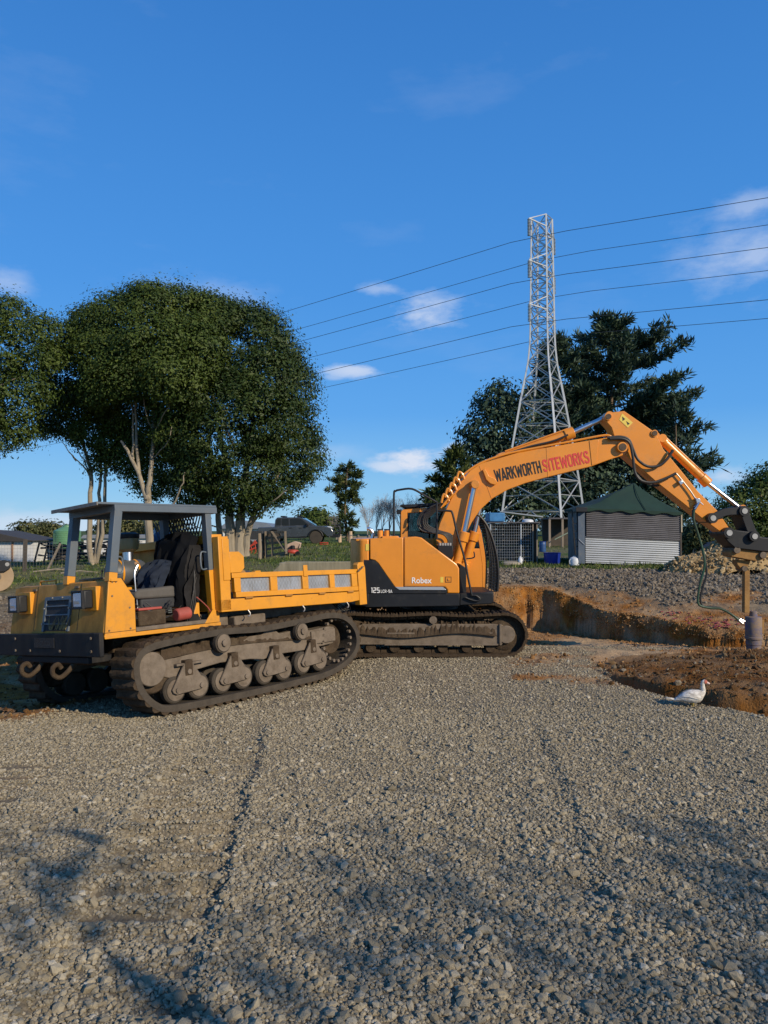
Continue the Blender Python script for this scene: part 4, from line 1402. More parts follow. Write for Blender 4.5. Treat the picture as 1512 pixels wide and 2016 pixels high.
        for cxx, nm in ((x1 - r - .0, 'idler'), (x0 + r, 'sprocket')):
            w = MB().lathe([(.05, -.13), (.25, -.13), (.30, -.1), (.30, .1), (.25, .13), (.05, .13)], (cxx, (Y(D0) + Y(D1)) / 2, zb + r), 'y', 34).build(nm, M_mud, X)
            MB().lathe([(.01, -.025), (.155, -.025), (.165, 0), (.155, .025), (.01, .03)], (cxx + .02, yy(.07), zb + r), 'y', 34).build('hub_cap', M_mudpale, w, .004)
    MB().bx(q(760, 0, DM).x, q(930, 0, DM).x, Y(14.5), Y(15.95), .45, .78).build('carbody', M_mud, X, .02)
    MB().cyl((q(845, 0, DM).x, Y(15.25), .76), (q(845, 0, DM).x, Y(15.25), 1.0), .55, n=40).build('slew_ring', M_blk2, X)
    # ---- house
    plate('skirt', [(716, 1160), (716, 1194), (722, 1196), (905, 1193), (905, 1168), (780, 1168)], DN + .02, DF, M_blk2, bevel=.012)
    plate('front_deck', [(905, 1170), (905, 1192), (968, 1189), (972, 1184), (972, 1166), (940, 1166), (905, 1168)], DN + .16, DF, M_blk2, bevel=.015)
    # rear counterweight: rounded in plan
    cw = MB()
    zx0, zx1 = q(0, 1194, DN).z, q(0, 1061, DN).z
    xr = q(727, 0, DN).x
    xl = q(690, 0, 14.7).x
    plan = [(xr, Y(DN) + .005)]
    for k in range(13):
        w = PI / 2 * k / 12
        plan.append((xr - .10 - (xr - .10 - xl) * math.sin(w), Y(DN) + .005 + .95 * (1 - math.cos(w))))
    plan += [(xl, Y(DF) - .95)] + [(xr - .10 - (xr - .10 - xl) * math.cos(PI / 2 * k / 12), Y(DF) - .95 * (1 - math.sin(PI / 2 * k / 12))) for k in range(1, 13)] + [(xr, Y(DF))]
    C = MB().prism(plan, 'z', zx0 + .4, zx1).build('counterweight', M_org, X, .03, seg=3)
    MB().prism([(x - .0, y + .004) for x, y in plan], 'z', zx0, zx0 + .395).build('counterweight_base', M_blk2, X, .02)
    # side doors
    d1 = plate('engine_door', [(728.5, 1101), (728.5, 1060), (794, 1058), (794, 1160), (786, 1160), (777, 1155), (760, 1131), (745, 1109), (738, 1103)], DN - .004, DN + .06, M_org, bevel=.012)
    plate('engine_bay', [(728, 1062), (794, 1060), (826, 1059), (893, 1112), (900, 1120), (900, 1166), (728, 1166)], DN + .035, DF - .9, M_blk2, bevel=.0)
    plate('black_swoosh', [(716, 1102), (738, 1103), (745, 1109), (760, 1131), (777, 1155), (786, 1160), (880, 1161.5), (880, 1168.5), (716, 1168.5)], DN + .004, DN + .05, M_blk2, bevel=.004)
    plate('silver_stripe', [(778, 1155.5), (872, 1155.5), (879, 1161.5), (786, 1161)], DN - .008, DN + .04, M_silver, bevel=.001)
    d2 = plate('front_cowl', [(795.5, 1058), (820, 1056.5), (830, 1058.5), (865, 1085), (899, 1110), (904, 1119), (904.5, 1168), (880.5, 1168), (880.5, 1161), (876, 1155.2), (795.5, 1155.2)], DN - .004, DN + .70, M_org, bevel=.02, seg=3)
    plate('house_top', [(700, 1061), (795, 1059), (795, 1066), (700, 1066)], DN + .05, DF - .05, M_org, bevel=.015, ref=DN)
    plate('rear_corner_post', [(905, 1110), (918, 1118), (918, 1168), (905, 1168)], DN + .25, DN + .9, M_blk2, bevel=.01)
    # recess latch, stickers
    plate('warning_sticker', [(867, 1136), (873, 1136), (873, 1147), (867, 1147)], DN - .007, DN, M_yelprint, d2, 0)
    plate('lock_plate', [(877, 1136), (888, 1136), (888, 1146), (877, 1146)], DN - .007, DN, M_org, d2, .003)
    fr_ = MB()
    for a, b, c, d in ((876.5, 1135.4, 888.5, 1136.4), (876.5, 1145.6, 888.5, 1146.6), (876.5, 1136.4, 877.5, 1145.6), (887.5, 1136.4, 888.5, 1145.6), (880, 1139, 881.4, 1143.5), (880, 1143, 885, 1144)):
        fr_.prism(poly([(a, b), (c, b), (c, d), (a, d)], DN), 'y', Y(DN) - .009, Y(DN) - .005)
    fr_.build('lock_outline', M_blkprint, d2)
    for a, b, c, d in ((720, 1071, 726.3, 1084),):
        plate('warning_sticker', [(a, b), (c, b), (c, d), (a, d)], DN - .004, DN + .01, M_yelprint, C, 0)
    pa = q(810, 1148, DN)
    textmesh('lettering', 'Robex', .150, M_white, d2, (pa.x, Y(DN) - .008, pa.z), (PI / 2, 0, 0), .92, .002)
    pa = q(730.5, 1167.2, DN)
    block_text('lettering', '125', .165, .098, M_white, d1, (pa.x, Y(DN) - .006, pa.z), (PI / 2, 0, 0), 0, .15)
    pa = q(749.5, 1167.2, DN)
    block_text('lettering', 'LCR-9A', .215, .058, M_white, d1, (pa.x, Y(DN) - .006, pa.z), (PI / 2, 0, 0), 0, .13)
    # top furniture
    for px in (748.5, 762):
        p0 = q(px, 1060, DN + .45)
        ex = MB().cyl(p0, p0 + Vector((0, 0, .15)), .052, n=20).build('breather_pipe', M_org, X)
        MB().cyl(p0 + Vector((0, 0, .151)), p0 + Vector((0, 0, .178)), .056, n=20).build('pipe_cap', M_blk2, ex)
    p0 = q(733, 1060, DN + .6)
    MB().tube(catmull([p0, p0 + Vector((.01, 0, .10)), p0 + Vector((-.04, 0, .17)), p0 + Vector((-.10, 0, .19))], 6), .035, 14).build('exhaust', M_chrome, X)
    MB().bx(q(752, 0, DN).x, q(785, 0, DN).x, Y(DN) + .3, Y(DN) + 1.0, q(0, 1061, DN).z, q(0, 1061, DN).z + .05).build('top_hatch', M_org, X, .012)
    # hand rail: bent tube, near and far leg
    hr = [(775.5, 1056), (775.5, 975), (779, 967), (786, 964.5), (811, 962.5), (835, 975), (858, 988), (860, 995), (860, 1062)]
    MB().tube(catmull([q(a, b, DN + .35) for a, b in hr], 4), .02, 10).build('hand_rail', M_blk2, X)
    hr = [(862, 1006), (885, 1006), (891, 1012), (900, 1050), (914, 1098), (922, 1140), (929, 1172)]
    MB().tube(catmull([q(a, b, DN + .12) for a, b in hr], 4), .02, 10).build('step_rail', M_blk2, X)
    MB().tube(catmull([q(a, b, DN + .12) for a, b in ((918, 1100), (928, 1099), (934, 1096), (933, 1086))], 5), .012, 8).build('step_rail_hook', M_blk2, X)
    MB().tube(catmull([q(a, b, DN + .12) for a, b in ((916, 1176), (928, 1181), (940, 1183), (945, 1179), (938, 1173), (928, 1172))], 5), .018, 8).build('foot_loop', M_blk2, X)
    # ---- cab (on the far side)
    CB = link('cab', None, X)
    c0, c1 = 15.55, 16.5
    def cp(name, pts, m, D0=c0, D1=c0 + .05, bevel=.008):
        return MB().prism(poly(pts, c0), 'y', Y(D0), Y(D1)).build(name, m, CB, bevel)
    for Da in (c0, c1 - .05):
        cp('rear_pillar', [(789, 1060), (789, 1008), (793, 1003), (802, 1001.5), (802, 1012), (803, 1060)], M_org, Da, Da + .05)
        cp('roof_side', [(800, 1001.5), (850, 999), (905, 999), (925, 1006), (938, 1020), (930, 1022), (920, 1012), (903, 1007), (850, 1006.5), (802, 1010)], M_org, Da, Da + .05)
        cp('front_pillar', [(930, 1022), (938, 1020), (948, 1050), (954, 1085), (957, 1110), (957, 1165), (950, 1165), (949, 1110), (943, 1070)], M_org, Da, Da + .05)
        cp('side_panel', [(789, 1060), (880, 1060), (880, 1080), (949, 1080), (951, 1165), (789, 1165)], M_org, Da + .004, Da + .046)
        cp('middle_pillar', [(872, 1006), (880, 1006), (880, 1062), (872, 1062)], M_blk2, Da + .004, Da + .04)
        cp('side_window', [(803, 1009), (851, 1007), (872, 1007), (872, 1062), (803, 1062)], M_glass, Da + .02, Da + .026, 0)
        cp('side_window', [(880, 1007), (903, 1008), (920, 1013), (930, 1023), (943, 1070), (945, 1082), (880, 1082)], M_glass, Da + .02, Da + .026, 0)
        cp('window_rubber', [(803, 1009), (806, 1011), (806, 1062), (803, 1062)], M_blk2, Da - .004, Da + .03, 0)
    cp('cab_roof', [(793, 1003), (850, 999), (905, 999), (925, 1006), (922, 1009), (903, 1004), (850, 1004), (797, 1007)], M_org, c0 + .05, c1 - .05)
    cp('rain_guard', [(788, 994), (865, 990), (865, 995), (800, 1000)], M_blk2, c0 - .05, c1 - .1)
    cp('rear_wall', [(789, 1060), (796, 1060), (796, 1165), (789, 1165)], M_org, c0 + .05, c1 - .05)
    cp('cab_seat', [(825, 1062), (835, 1022), (846, 1022), (850, 1075), (880, 1080), (880, 1095), (825, 1095)], M_cloth, c0 + .28, c1 - .28, .03)
    cp('seat_back_sticker', [(808, 1022), (814, 1022), (814, 1032), (808, 1032)], mat('cab_paper', lin('#c9d2a8'), .8), c0 + .03, c0 + .034, 0)
    MB().cyl(q(838, 1045, c0 + .5), q(838, 1028, c0 + .5), .02, n=10).build('joystick', M_white, CB)
    MB().bx(q(792, 0, c0).x - .12, q(792, 0, c0).x - .02, Y(c0), Y(c0) + .1, q(0, 1012, c0).z, q(0, 1003, c0).z).build('work_lamp', M_blk2, CB, .01)
    # front: curved guard of closely spaced horizontal rods on uprights
    curve = [(932, 1010), (944, 1018), (957, 1035), (968, 1062), (976, 1095), (979, 1130), (977, 1164)]
    cpts = resample(catmull([Vector((q(a, b, c0).x, 0, q(a, b, c0).z)) for a, b in curve], 6), .062, False)
    GU = link('cab_guard', None, CB)
    ya, yb = Y(c0) - .05, Y(c1) + .02
    rodm = MB().cyl((0, ya, 0), (0, yb, 0), .0125, n=8).mesh('guard_rod', M_blk2)
    for p in cpts:
        link('guard_rod', rodm, GU).location = p
    for k in range(9):
        y = ya + (yb - ya) * k / 8
        MB().tube([Vector((p.x + .012, y, p.z)) for p in cpts], .014 if k not in (0, 8) else .028, 8).build('guard_upright', M_blk2, GU)
    # side wing of the guard
    inner = [(945, 1012), (955, 1040), (961, 1075), (963, 1110), (961, 1164)]
    ip = resample(catmull([Vector((q(a, b, c0).x, 0, q(a, b, c0).z)) for a, b in inner], 6), .062, False)
    for k in range(0, len(cpts)):
        t = k / (len(cpts) - 1)
        j = ip[min(len(ip) - 1, int(t * (len(ip) - 1)))]
        MB().tube([(j.x, ya, j.z), (cpts[k].x, ya, cpts[k].z)], .010, 6).build('guard_side_rod', M_blk2, GU)
    for tq in (0.0, .33, .66):
        MB().tube([Vector((a.x + (b.x - a.x) * tq, ya, a.z + (b.z - a.z) * tq)) for a, b in zip(ip, [cpts[min(len(cpts) - 1, int(i / (len(ip) - 1) * (len(cpts) - 1)))] for i in range(len(ip))])], .012, 6).build('guard_side_upright', M_blk2, GU)
    cp('windscreen', [(938, 1022), (944, 1030), (955, 1070), (960, 1110), (960, 1150), (957, 1150), (955, 1090), (946, 1045)], M_glassy, c0 + .05, c1 - .05, .004)
    # ---- boom
    top = [(861, 1088), (858, 1060), (866, 1030), (878, 1003), (893, 972), (907, 948), (926, 926), (948, 912), (976, 904), (1010, 894), (1060, 884), (1130, 872), (1205, 860), (1224, 862)]
    bot = [(1236, 872), (1238, 886), (1231, 895), (1200, 905), (1165, 918), (1120, 929), (1075, 940), (1035, 951), (1000, 964), (970, 981), (946, 1003), (929, 1028), (915, 1056), (900, 1084), (886, 1108), (872, 1112), (862, 1104)]
    BM = MB().prism(poly(top + bot, DB0), 'y', Y(DB0), Y(DB1)).build('boom', M_org, X, .012)
    # flange plates standing proud along the edges
    def strip(pts, name, w, m, D0, parent):
        P = [q(a, b, D0) for a, b in pts]
        mb = MB()
        for a, b in zip(P, P[1:]):
            mb.bar(a, b, .02, w, up=(0, 1, 0))
        return mb.build(name, m, parent)
    def pin(px, py, D0, D1, r, parent, name='pin', m=None):
        a, b = q(px, py, D0), q(px, py, D0)
        a.y, b.y = Y(D0), Y(D1)
        o = MB().cyl(a, b, r, n=24).build(name, m or M_org, parent, .004)
        c = Vector((a.x, a.y - .012, a.z))
        MB().cyl(c, Vector((a.x, a.y + .01, a.z)), r * (.55 if m else .72), n=18).build('pin_end', M_steel if m else M_greasy, o)
        return o
    pin(1226, 880, DB0 - .10, DB1 + .10, .10, BM)
    pin(934.5, 954, DB0 - .10, DB1 + .10, .095, BM)
    MB().prism(poly([(1160, 868), (1178, 866), (1174, 912), (1165, 916)], DB0), 'y', Y(DB0) - .012, Y(DB0) + .002).build('boom_nose_plate', M_org, BM, .003)
    for (xa, ya, xb, yb) in ((1076, 881.5, 1079, 939), (944, 917, 968, 981)):
        pa_, pb_ = q(xa, ya, DB0), q(xb, yb, DB0)
        MB().bar(Vector((pa_.x, Y(DB0) - .002, pa_.z)), Vector((pb_.x, Y(DB0) - .002, pb_.z)), .014, .008, up=(0, 1, 0)).build('weld_seam', M_org, BM)
    # stowed bracket of the boom side
    plate('boom_bracket', [(955, 922), (963, 937), (975, 942), (980, 950), (975, 955), (965, 952), (957, 944), (950, 925)], DB0 - .07, DB0 - .002, M_org, BM, .01)
    # lettering along the boom
    a0, a1 = q(977, 949, DB0), q(1163, 911, DB0)
    ang = math.atan2(a1.z - a0.z, a1.x - a0.x)
    L_ = (a1 - a0).length
    rotl = (PI / 2, -ang, 0)
    hgt = .245
    half = L_ * .5
    dirv = Vector((math.cos(ang), 0, math.sin(ang)))
    block_text('lettering', 'WARKWORTH', half * .985, hgt, M_blkprint, BM, (a0.x, Y(DB0) - .004, a0.z), rotl, -.035)
    p2 = Vector((a0.x, Y(DB0) - .004, a0.z)) + dirv * (half + .012)
    block_text('lettering', 'SITEWORKS', half * .985, hgt, M_redprint, BM, p2, rotl, .0)
    # ---- cylinders
    def ram(name, p, mid, e, rb, rr, D, parent=X):
        P, Mi, E_ = q(*p, D), q(*mid, D), q(*e, D)
        c = MB().cyl(P, Mi, rb, n=24).build(name, M_org, parent, .006)
        t = (Mi - P).normalized()
        MB().cyl(Mi - t * .16, Mi + t * .03, rb * 1.28, n=24).build('gland', M_org, c, .01)
        MB().cyl(P - t * .02, P + t * .12, rb * 1.15, n=24).build('end_cap', M_org, c, .01)
        MB().cyl(Mi, E_, rr, n=20).build('rod', M_chrome, c)
        ax = Vector((0, rb * 1.3, 0))
        MB().cyl(E_ - ax, E_ + ax, rb * .95, n=20).build('rod_eye', M_org, c, .008)
        MB().cyl(P - ax, P + ax, rb * 1.0, n=20).build('base_eye', M_org, c, .008)
        # steel feed pipe strapped along the barrel
        off = Vector((0, -rb * .6, rb * 1.15))
        MB().tube([P + t * .1 + off, Mi - t * .1 + off], .016, 8).build('feed_pipe', M_org, c)
        return c
    ram('boom_cylinder', (897, 1118), (914, 1050), (934.5, 954), .085, .048, DB0 - .13)
    ram('boom_cylinder', (914, 1116), (934, 1050), (955, 954), .085, .048, DB1 + .13)
    ram('arm_cylinder', (984, 903), (1126, 852), (1197, 820), .092, .05, DM)
    # lugs carrying the arm cylinder
    plate('cylinder_lug', [(970, 908), (978, 895), (990, 896), (1000, 900), (1010, 897)], DM - .14, DM - .10, M_org, BM, .006)
    plate('cylinder_lug', [(970, 908), (978, 895), (990, 896), (1000, 900), (1010, 897)], DM + .10, DM + .14, M_org, BM, .006)
    # ---- arm
    arm_o = [(1190, 826), (1193, 818), (1202, 812), (1229, 809), (1262, 832), (1288, 850), (1296, 861), (1306, 884), (1340, 925), (1375, 968), (1412, 1005), (1436, 1040), (1425, 1052), (1384, 1022), (1291, 948), (1262, 922), (1238, 902), (1222, 888), (1210, 862), (1204, 842)]
    A = MB().prism(poly(arm_o, DB0 + .03), 'y', Y(DB0 + .03), Y(DB1 - .03)).build('arm', M_org, X, .012)
    ribp = [(1262, 832), (1296, 866), (1340, 925), (1412, 1005), (1420, 1014)]
    pin(1198, 820, DB0 - .01, DB1 + .01, .075, A)
    plate('danger_sticker', [(1225, 814), (1246, 832), (1236, 842), (1219, 826)], DB0 + .024, DB0 + .03, M_yelprint, A, 0)
    for pl in ([(1225, 820), (1231, 825), (1226, 829)], [(1233, 829), (1240, 834), (1236, 837)]):
        plate('sticker_pictogram', pl, DB0 + .021, DB0 + .025, M_blkprint, A, 0)
    plate('cylinder_lug', [(1278, 846), (1284, 848), (1298, 853), (1300, 860), (1292, 866)], DB0 + .04, DB0 + .10, M_org, A, .006)
    pin(1289, 853, DB0 + .0, DB1 - .0, .07, A)
    ram('bucket_cylinder', (1301, 864), (1392, 950), (1458, 1002), .085, .045, DM)
    # linkage (black)
    def link_bar(name, pts, D0, D1, w):
        P = [q(a, b, D0) for a, b in pts]
        prof = catmull(P, 5)
        up, dn = [], []
        for i, p in enumerate(prof):
            t = (prof[min(i + 1, len(prof) - 1)] - prof[max(i - 1, 0)]).normalized()
            nn = Vector((-t.z, 0, t.x))
            up.append((p.x + nn.x * w / 2, p.z + nn.z * w / 2))
            dn.append((p.x - nn.x * w / 2, p.z - nn.z * w / 2))
        return MB().prism(up + dn[::-1], 'y', Y(D0), Y(D1)).build(name, M_blk2, X, .012)
    l1_ = link_bar('guide_link', [(1404, 1020), (1430, 1008), (1466, 1006)], DB0 - .06, DB0 - .01, .15)
    link_bar('guide_link', [(1404, 1020), (1430, 1008), (1466, 1006)], DB1 + .01, DB1 + .06, .15)
    link_bar('push_link', [(1465, 1005), (1478, 1040), (1486, 1056)], DB0 - .005, DB1 + .005, .17)
    pin(1404, 1020, DB0 - .10, DB1 + .10, .10, l1_, m=M_blk2)
    pin(1466, 1006, DB0 - .10, DB1 + .10, .10, l1_, m=M_blk2)
    H = plate('quick_hitch', [(1426, 1044), (1440, 1042), (1478, 1047), (1490, 1056), (1524, 1060), (1540, 1066), (1545, 1090), (1500, 1086), (1448, 1080), (1434, 1068), (1424, 1056)], DB0 - .03, DB1 + .03, M_blk2, X, .02)
    pin(1436, 1049, DB0 - .12, DB1 + .12, .105, H, m=M_blk2)
    pin(1486, 1056, DB0 - .12, DB1 + .12, .10, H, m=M_blk2)
    # ---- hoses
    def hose(name, pts, r, D, parent=X, m=M_hose, dd=0.0):
        n = len(pts)
        P = [q(a, b, D + dd * i / (n - 1)) for i, (a, b) in enumerate(pts)]
        return MB().tube(catmull(P, 6), r, 8).build(name, m, parent)
    hose('arm_hose', [(1196, 862), (1222, 860), (1238, 866), (1246, 884), (1256, 905), (1275, 918), (1297, 917), (1313, 904), (1325, 886)], .028, DB0 - .06)
    hose('arm_hose', [(1200, 864), (1226, 864), (1240, 874), (1246, 900), (1250, 930), (1262, 946), (1285, 950), (1310, 942), (1331, 932)], .028, DB0 - .09)
    hose('arm_hose', [(1246, 920), (1256, 938), (1270, 950), (1290, 956), (1300, 953)], .024, DB0 + .1)
    hose('boom_pipe', [(870, 985), (893, 955), (918, 930), (950, 910), (1000, 893), (1060, 881), (1130, 868), (1190, 857), (1205, 861)], .022, DB0 + .04, m=M_org)
    hose('boom_pipe', [(873, 992), (896, 962), (920, 937), (950, 916), (1000, 898)], .022, DB0 + .10, m=M_org)
    hose('boom_hose', [(985, 898), (1040, 880), (1090, 868), (1118, 856)], .02, DB0 + .08)
    hose('auxiliary_pipe', [(1331, 932), (1338, 940), (1360, 968), (1370, 985)], .015, DB0 - .02, m=M_steel)
    plate('auxiliary_valve', [(1336, 948), (1342, 945), (1346, 951), (1340, 955)], DB0 - .06, DB0 + .02, M_chrome, A, .006)
    plate('shutoff_tap', [(1370, 981), (1378, 981), (1380, 989), (1372, 992)], DB0 - .07, DB0 + .02, M_chrome, A, .008)
    MB().tube([q(1366, 978, DB0 - .05), q(1384, 994, DB0 - .05)], .012, 6).build('tap_lever', M_chrome, A)
    # big loom between house and boom: bundled hoses
    for k in range(6):
        o = k * 3.4
        hose('boom_hose', [(868, 990 + o * .3), (848, 998 + o), (828 + o * .8, 1012 + o * .5), (822 + o * 1.1, 1030), (830 + o, 1044 - o * .4), (850 + o, 1049 - o * .2), (872 + o * .9, 1052), (882 + o * .5, 1064), (880 + o * .5, 1078)], .015, DN + .50 + .05 * k)
    for k in range(5):
        p = q(866 + k * 5, 1074, DN + .5)
        MB().cyl(p, p + Vector((0, 0, .05)), .03, n=12).build('hose_fitting', M_steel, X)
    plate('valve_block', [(862, 1074), (892, 1074), (892, 1096), (884, 1100), (872, 1092), (862, 1084)], DN + .45, DN + .8, M_blk2, X, .01)
    # clamps at the boom's root
    for k in range(5):
        a, b = 878 + k * 7.5, 986 - k * 11
        hose('pipe_clamp', [(a - 9, b + 4), (a - 5, b - 12), (a + 2, b - 9), (a + 6, b + 1)], .024, DB0 - .03, m=M_org)
    for k in range(5):
        hose('boom_pipe', [(868 + 4 * k, 1000 - 3 * k), (880 + 4 * k, 985 - 3 * k), (895 + 4 * k, 972 - 3 * k)], .016, DB0 - .05 + .03 * k, m=M_org)
    return X
build_excavator()

# ------------------------------------------------------------------ auger drive hung from the hitch
def build_auger():
    D0, D1 = 14.98, 15.38
    b = at(1469, 1280, DM)
    A = thing('auger_drive', 'muddy blue auger drive hanging from the excavator hitch over the trench', 'auger drive', b)
    def q(px, py, D):
        return at(px, py, D) - b
    M_tan = mat('clay_coated_steel', lin('#96713f'), .85, var=.2, scale=5, bump=.3, dirt=lin('#6b4b29'), dirt_amt=.4, dirt_scale=5)
    M_blu = mat('clay_stained_blue', lin('#2c4070'), .6, var=.2, scale=4, dirt=lin('#8d7656'), dirt_amt=.86, dirt_scale=6)
    def plate(name, pts, m, da=D0, db=D1, bev=.012, parent=A):
        return MB().prism([(q(u, v, D0).x, q(u, v, D0).z) for u, v in pts], 'y', da - b.y, db - b.y).build(name, m, parent, bev)
    c = plate('cradle', [(1438, 1087), (1448, 1079), (1500, 1086), (1506, 1094), (1504, 1101), (1490, 1105), (1440, 1096)], M_tan)
    for (u, v) in ((1449, 1083), (1500, 1093)):
        p = q(u, v, D0)
        MB().cyl((p.x, D0 - .06 - b.y, p.z), (p.x, D1 + .06 - b.y, p.z), .065, n=20).build('pin', M_mudpale, c, .004)
    plate('yoke', [(1454, 1103), (1483, 1104), (1480, 1112), (1472, 1122), (1464, 1122), (1456, 1112)], M_tan, D0 + .10, D1 - .10)
    p = q(1469, 1120, D0)
    MB().cyl((p.x, D0 + .05 - b.y, p.z), (p.x, D1 - .05 - b.y, p.z), .055, n=20).build('pin', M_mudpale, c, .004)
    MB().bar(q(1468.5, 1123, DM), q(1468, 1206, DM), .10, .12, up=(0, 1, 0)).build('hanger_bar', M_tan, A, .006)
    z0 = q(0, 1280, DM).z
    x0 = q(1469, 0, DM).x
    h = q(0, 1213, DM).z - z0
    MB().lathe([(.03, h + .10), (.07, h + .1), (.075, h), (.145, h - .01), (.155, h - .03), (.155, h * .40), (.165, h * .39), (.165, h * .33), (.145, h * .32), (.145, h * .17), (.135, h * .15), (.135, .0), (.05, -.01)], (x0, 0, z0), 'z', 36).build('gear_motor', M_blu, A, .004)
    MB().bx(x0 + .12, x0 + .19, -.05, .05, z0 + h * .5, z0 + h * .9).build('port_block', M_tan, A, .01)
    MB().cyl((x0, 0, z0 - .02), (x0, 0, z0 - .75), .04, n=14).build('drive_shaft', M_steel, A)
    # two hydraulic hoses from the arm's tap
    for k, (pts, m) in enumerate((([(1374, 990), (1366, 1000), (1364, 1018), (1370, 1040), (1380, 1070), (1388, 1100), (1391, 1130), (1384, 1155), (1379, 1180), (1386, 1194), (1408, 1195), (1430, 1203), (1446, 1214), (1456, 1219)], M_hose), ([(1376, 990), (1367, 1004), (1366, 1024), (1374, 1050), (1384, 1085), (1387, 1115), (1378, 1150), (1374, 1180), (1378, 1192), (1398, 1197), (1420, 1199), (1442, 1211), (1454, 1221)], mat('green_hose', (.015, .06, .03), .5, dirt=lin('#3a3328'), dirt_amt=.4)))):
        P = [q(u, v, D0 - .06 - .03 * k) for u, v in pts]
        hs = MB().tube(catmull(P, 6), .022, 8).build('hydraulic_hose', m, A)
        MB().tube([P[-1], P[-1] + (P[-1] - P[-2]).normalized() * .1], .028, 10).build('hose_end', M_chrome, hs)
        MB().tube([P[0], P[0].lerp(P[1], .9)], .026, 10).build('hose_end', M_chrome, hs)
    return A
build_auger()
# ------------------------------------------------------------------ trees
def leaf_mat(name, dark, mid, light, rough=.5, trans=.25):
    k = NT(name)
    gg = k.N.new('ShaderNodeNewGeometry')
    c = k.ramp(gg.outputs['Random Per Island'], [(0, dark), (.55, mid), (1, light)])
    ca = k.N.new('ShaderNodeAttribute')
    ca.attribute_name = 'clump_tone'
    hv = k.N.new('ShaderNodeHueSaturation')
    k.L.new(c, hv.inputs['Color'])
    k.L.new(k.math('ADD', k.math('MULTIPLY', ca.outputs['Fac'], .75), .70), hv.inputs['Value'])
    k.L.new(k.math('SUBTRACT', .515, k.math('MULTIPLY', ca.outputs['Fac'], .035)), hv.inputs['Hue'])
    c = hv.outputs[0]
    k.set('Base Color', c).set('Roughness', rough).set('Specular IOR Level', .22)
    tr = k.N.new('ShaderNodeBsdfTranslucent')
    k.L.new(c, tr.inputs[0])
    mx = k.N.new('ShaderNodeMixShader')
    mx.inputs[0].default_value = trans
    k.L.new(k.p.outputs[0], mx.inputs[1])
    k.L.new(tr.outputs[0], mx.inputs[2])
    k.L.new(mx.outputs[0], k.out.inputs[0])
    return k.m
M_leaf = leaf_mat('evergreen_leaf', (.034, .056, .009), (.044, .070, .011), (.060, .092, .015), .55, .15)
M_leafd = leaf_mat('dark_evergreen_leaf', (.021, .038, .007), (.028, .048, .009), (.038, .062, .012), .5, .12)
M_leaf2 = leaf_mat('olive_leaf', lin('#333a1f'), lin('#4d5430'), lin('#6d6b45'), .6)
M_pine = leaf_mat('pine_needles', lin('#26352a'), lin('#36483a'), lin('#4d5c40'), .6, .15)
M_cyp = leaf_mat('conifer_spray', lin('#26331c'), lin('#3a4824'), lin('#5c6532'), .6, .15)
M_bark = mat('pale_bark', lin('#8f8471'), .9, var=.28, scale=3, bump=.5, bscale=14, stretch=(1, 1, .3))
M_bark2 = mat('brown_bark', lin('#6b5a47'), .95, var=.3, scale=4, bump=.6, bscale=14, stretch=(1, 1, .3))
M_twig = mat('bare_twig', lin('#9b9086'), .9, var=.25, scale=2)

def leaves_mesh(name, P, Nrm, S, m, rng, aspect=.5, fold=.25, clump_tone=None):
    "diamond leaves, folded along the rib"
    n = len(P)
    a = rng.normal(size=(n, 3))
    a -= Nrm * np.sum(a * Nrm, 1, keepdims=True)
    a /= np.linalg.norm(a, axis=1, keepdims=True) + 1e-9
    b = np.cross(Nrm, a)
    S = S[:, None]
    V = np.empty((n, 4, 3), np.float32)
    V[:, 0] = P - a * S * .5
    V[:, 1] = P + b * S * aspect * .5 + Nrm * S * fold * .4
    V[:, 2] = P + a * S * .5
    V[:, 3] = P - b * S * aspect * .5 + Nrm * S * fold * .4
    me = bpy.data.meshes.new(name)
    me.vertices.add(4 * n)
    me.vertices.foreach_set('co', V.ravel())
    base = np.arange(n, dtype=np.int32)[:, None] * 4
    q = np.concatenate([base + np.array([[0, 1, 2]]), base + np.array([[0, 2, 3]])], 1).astype(np.int32).ravel()
    me.loops.add(len(q))
    me.loops.foreach_set('vertex_index', q)
    me.polygons.add(2 * n)
    me.polygons.foreach_set('loop_start', np.arange(0, len(q), 3, dtype=np.int32))
    me.update()
    if clump_tone is not None:
        a_ = me.attributes.new('clump_tone', 'FLOAT', 'POINT')
        a_.data.foreach_set('value', np.repeat(clump_tone, 4).astype(np.float32))
    me.materials.append(m)
    return me
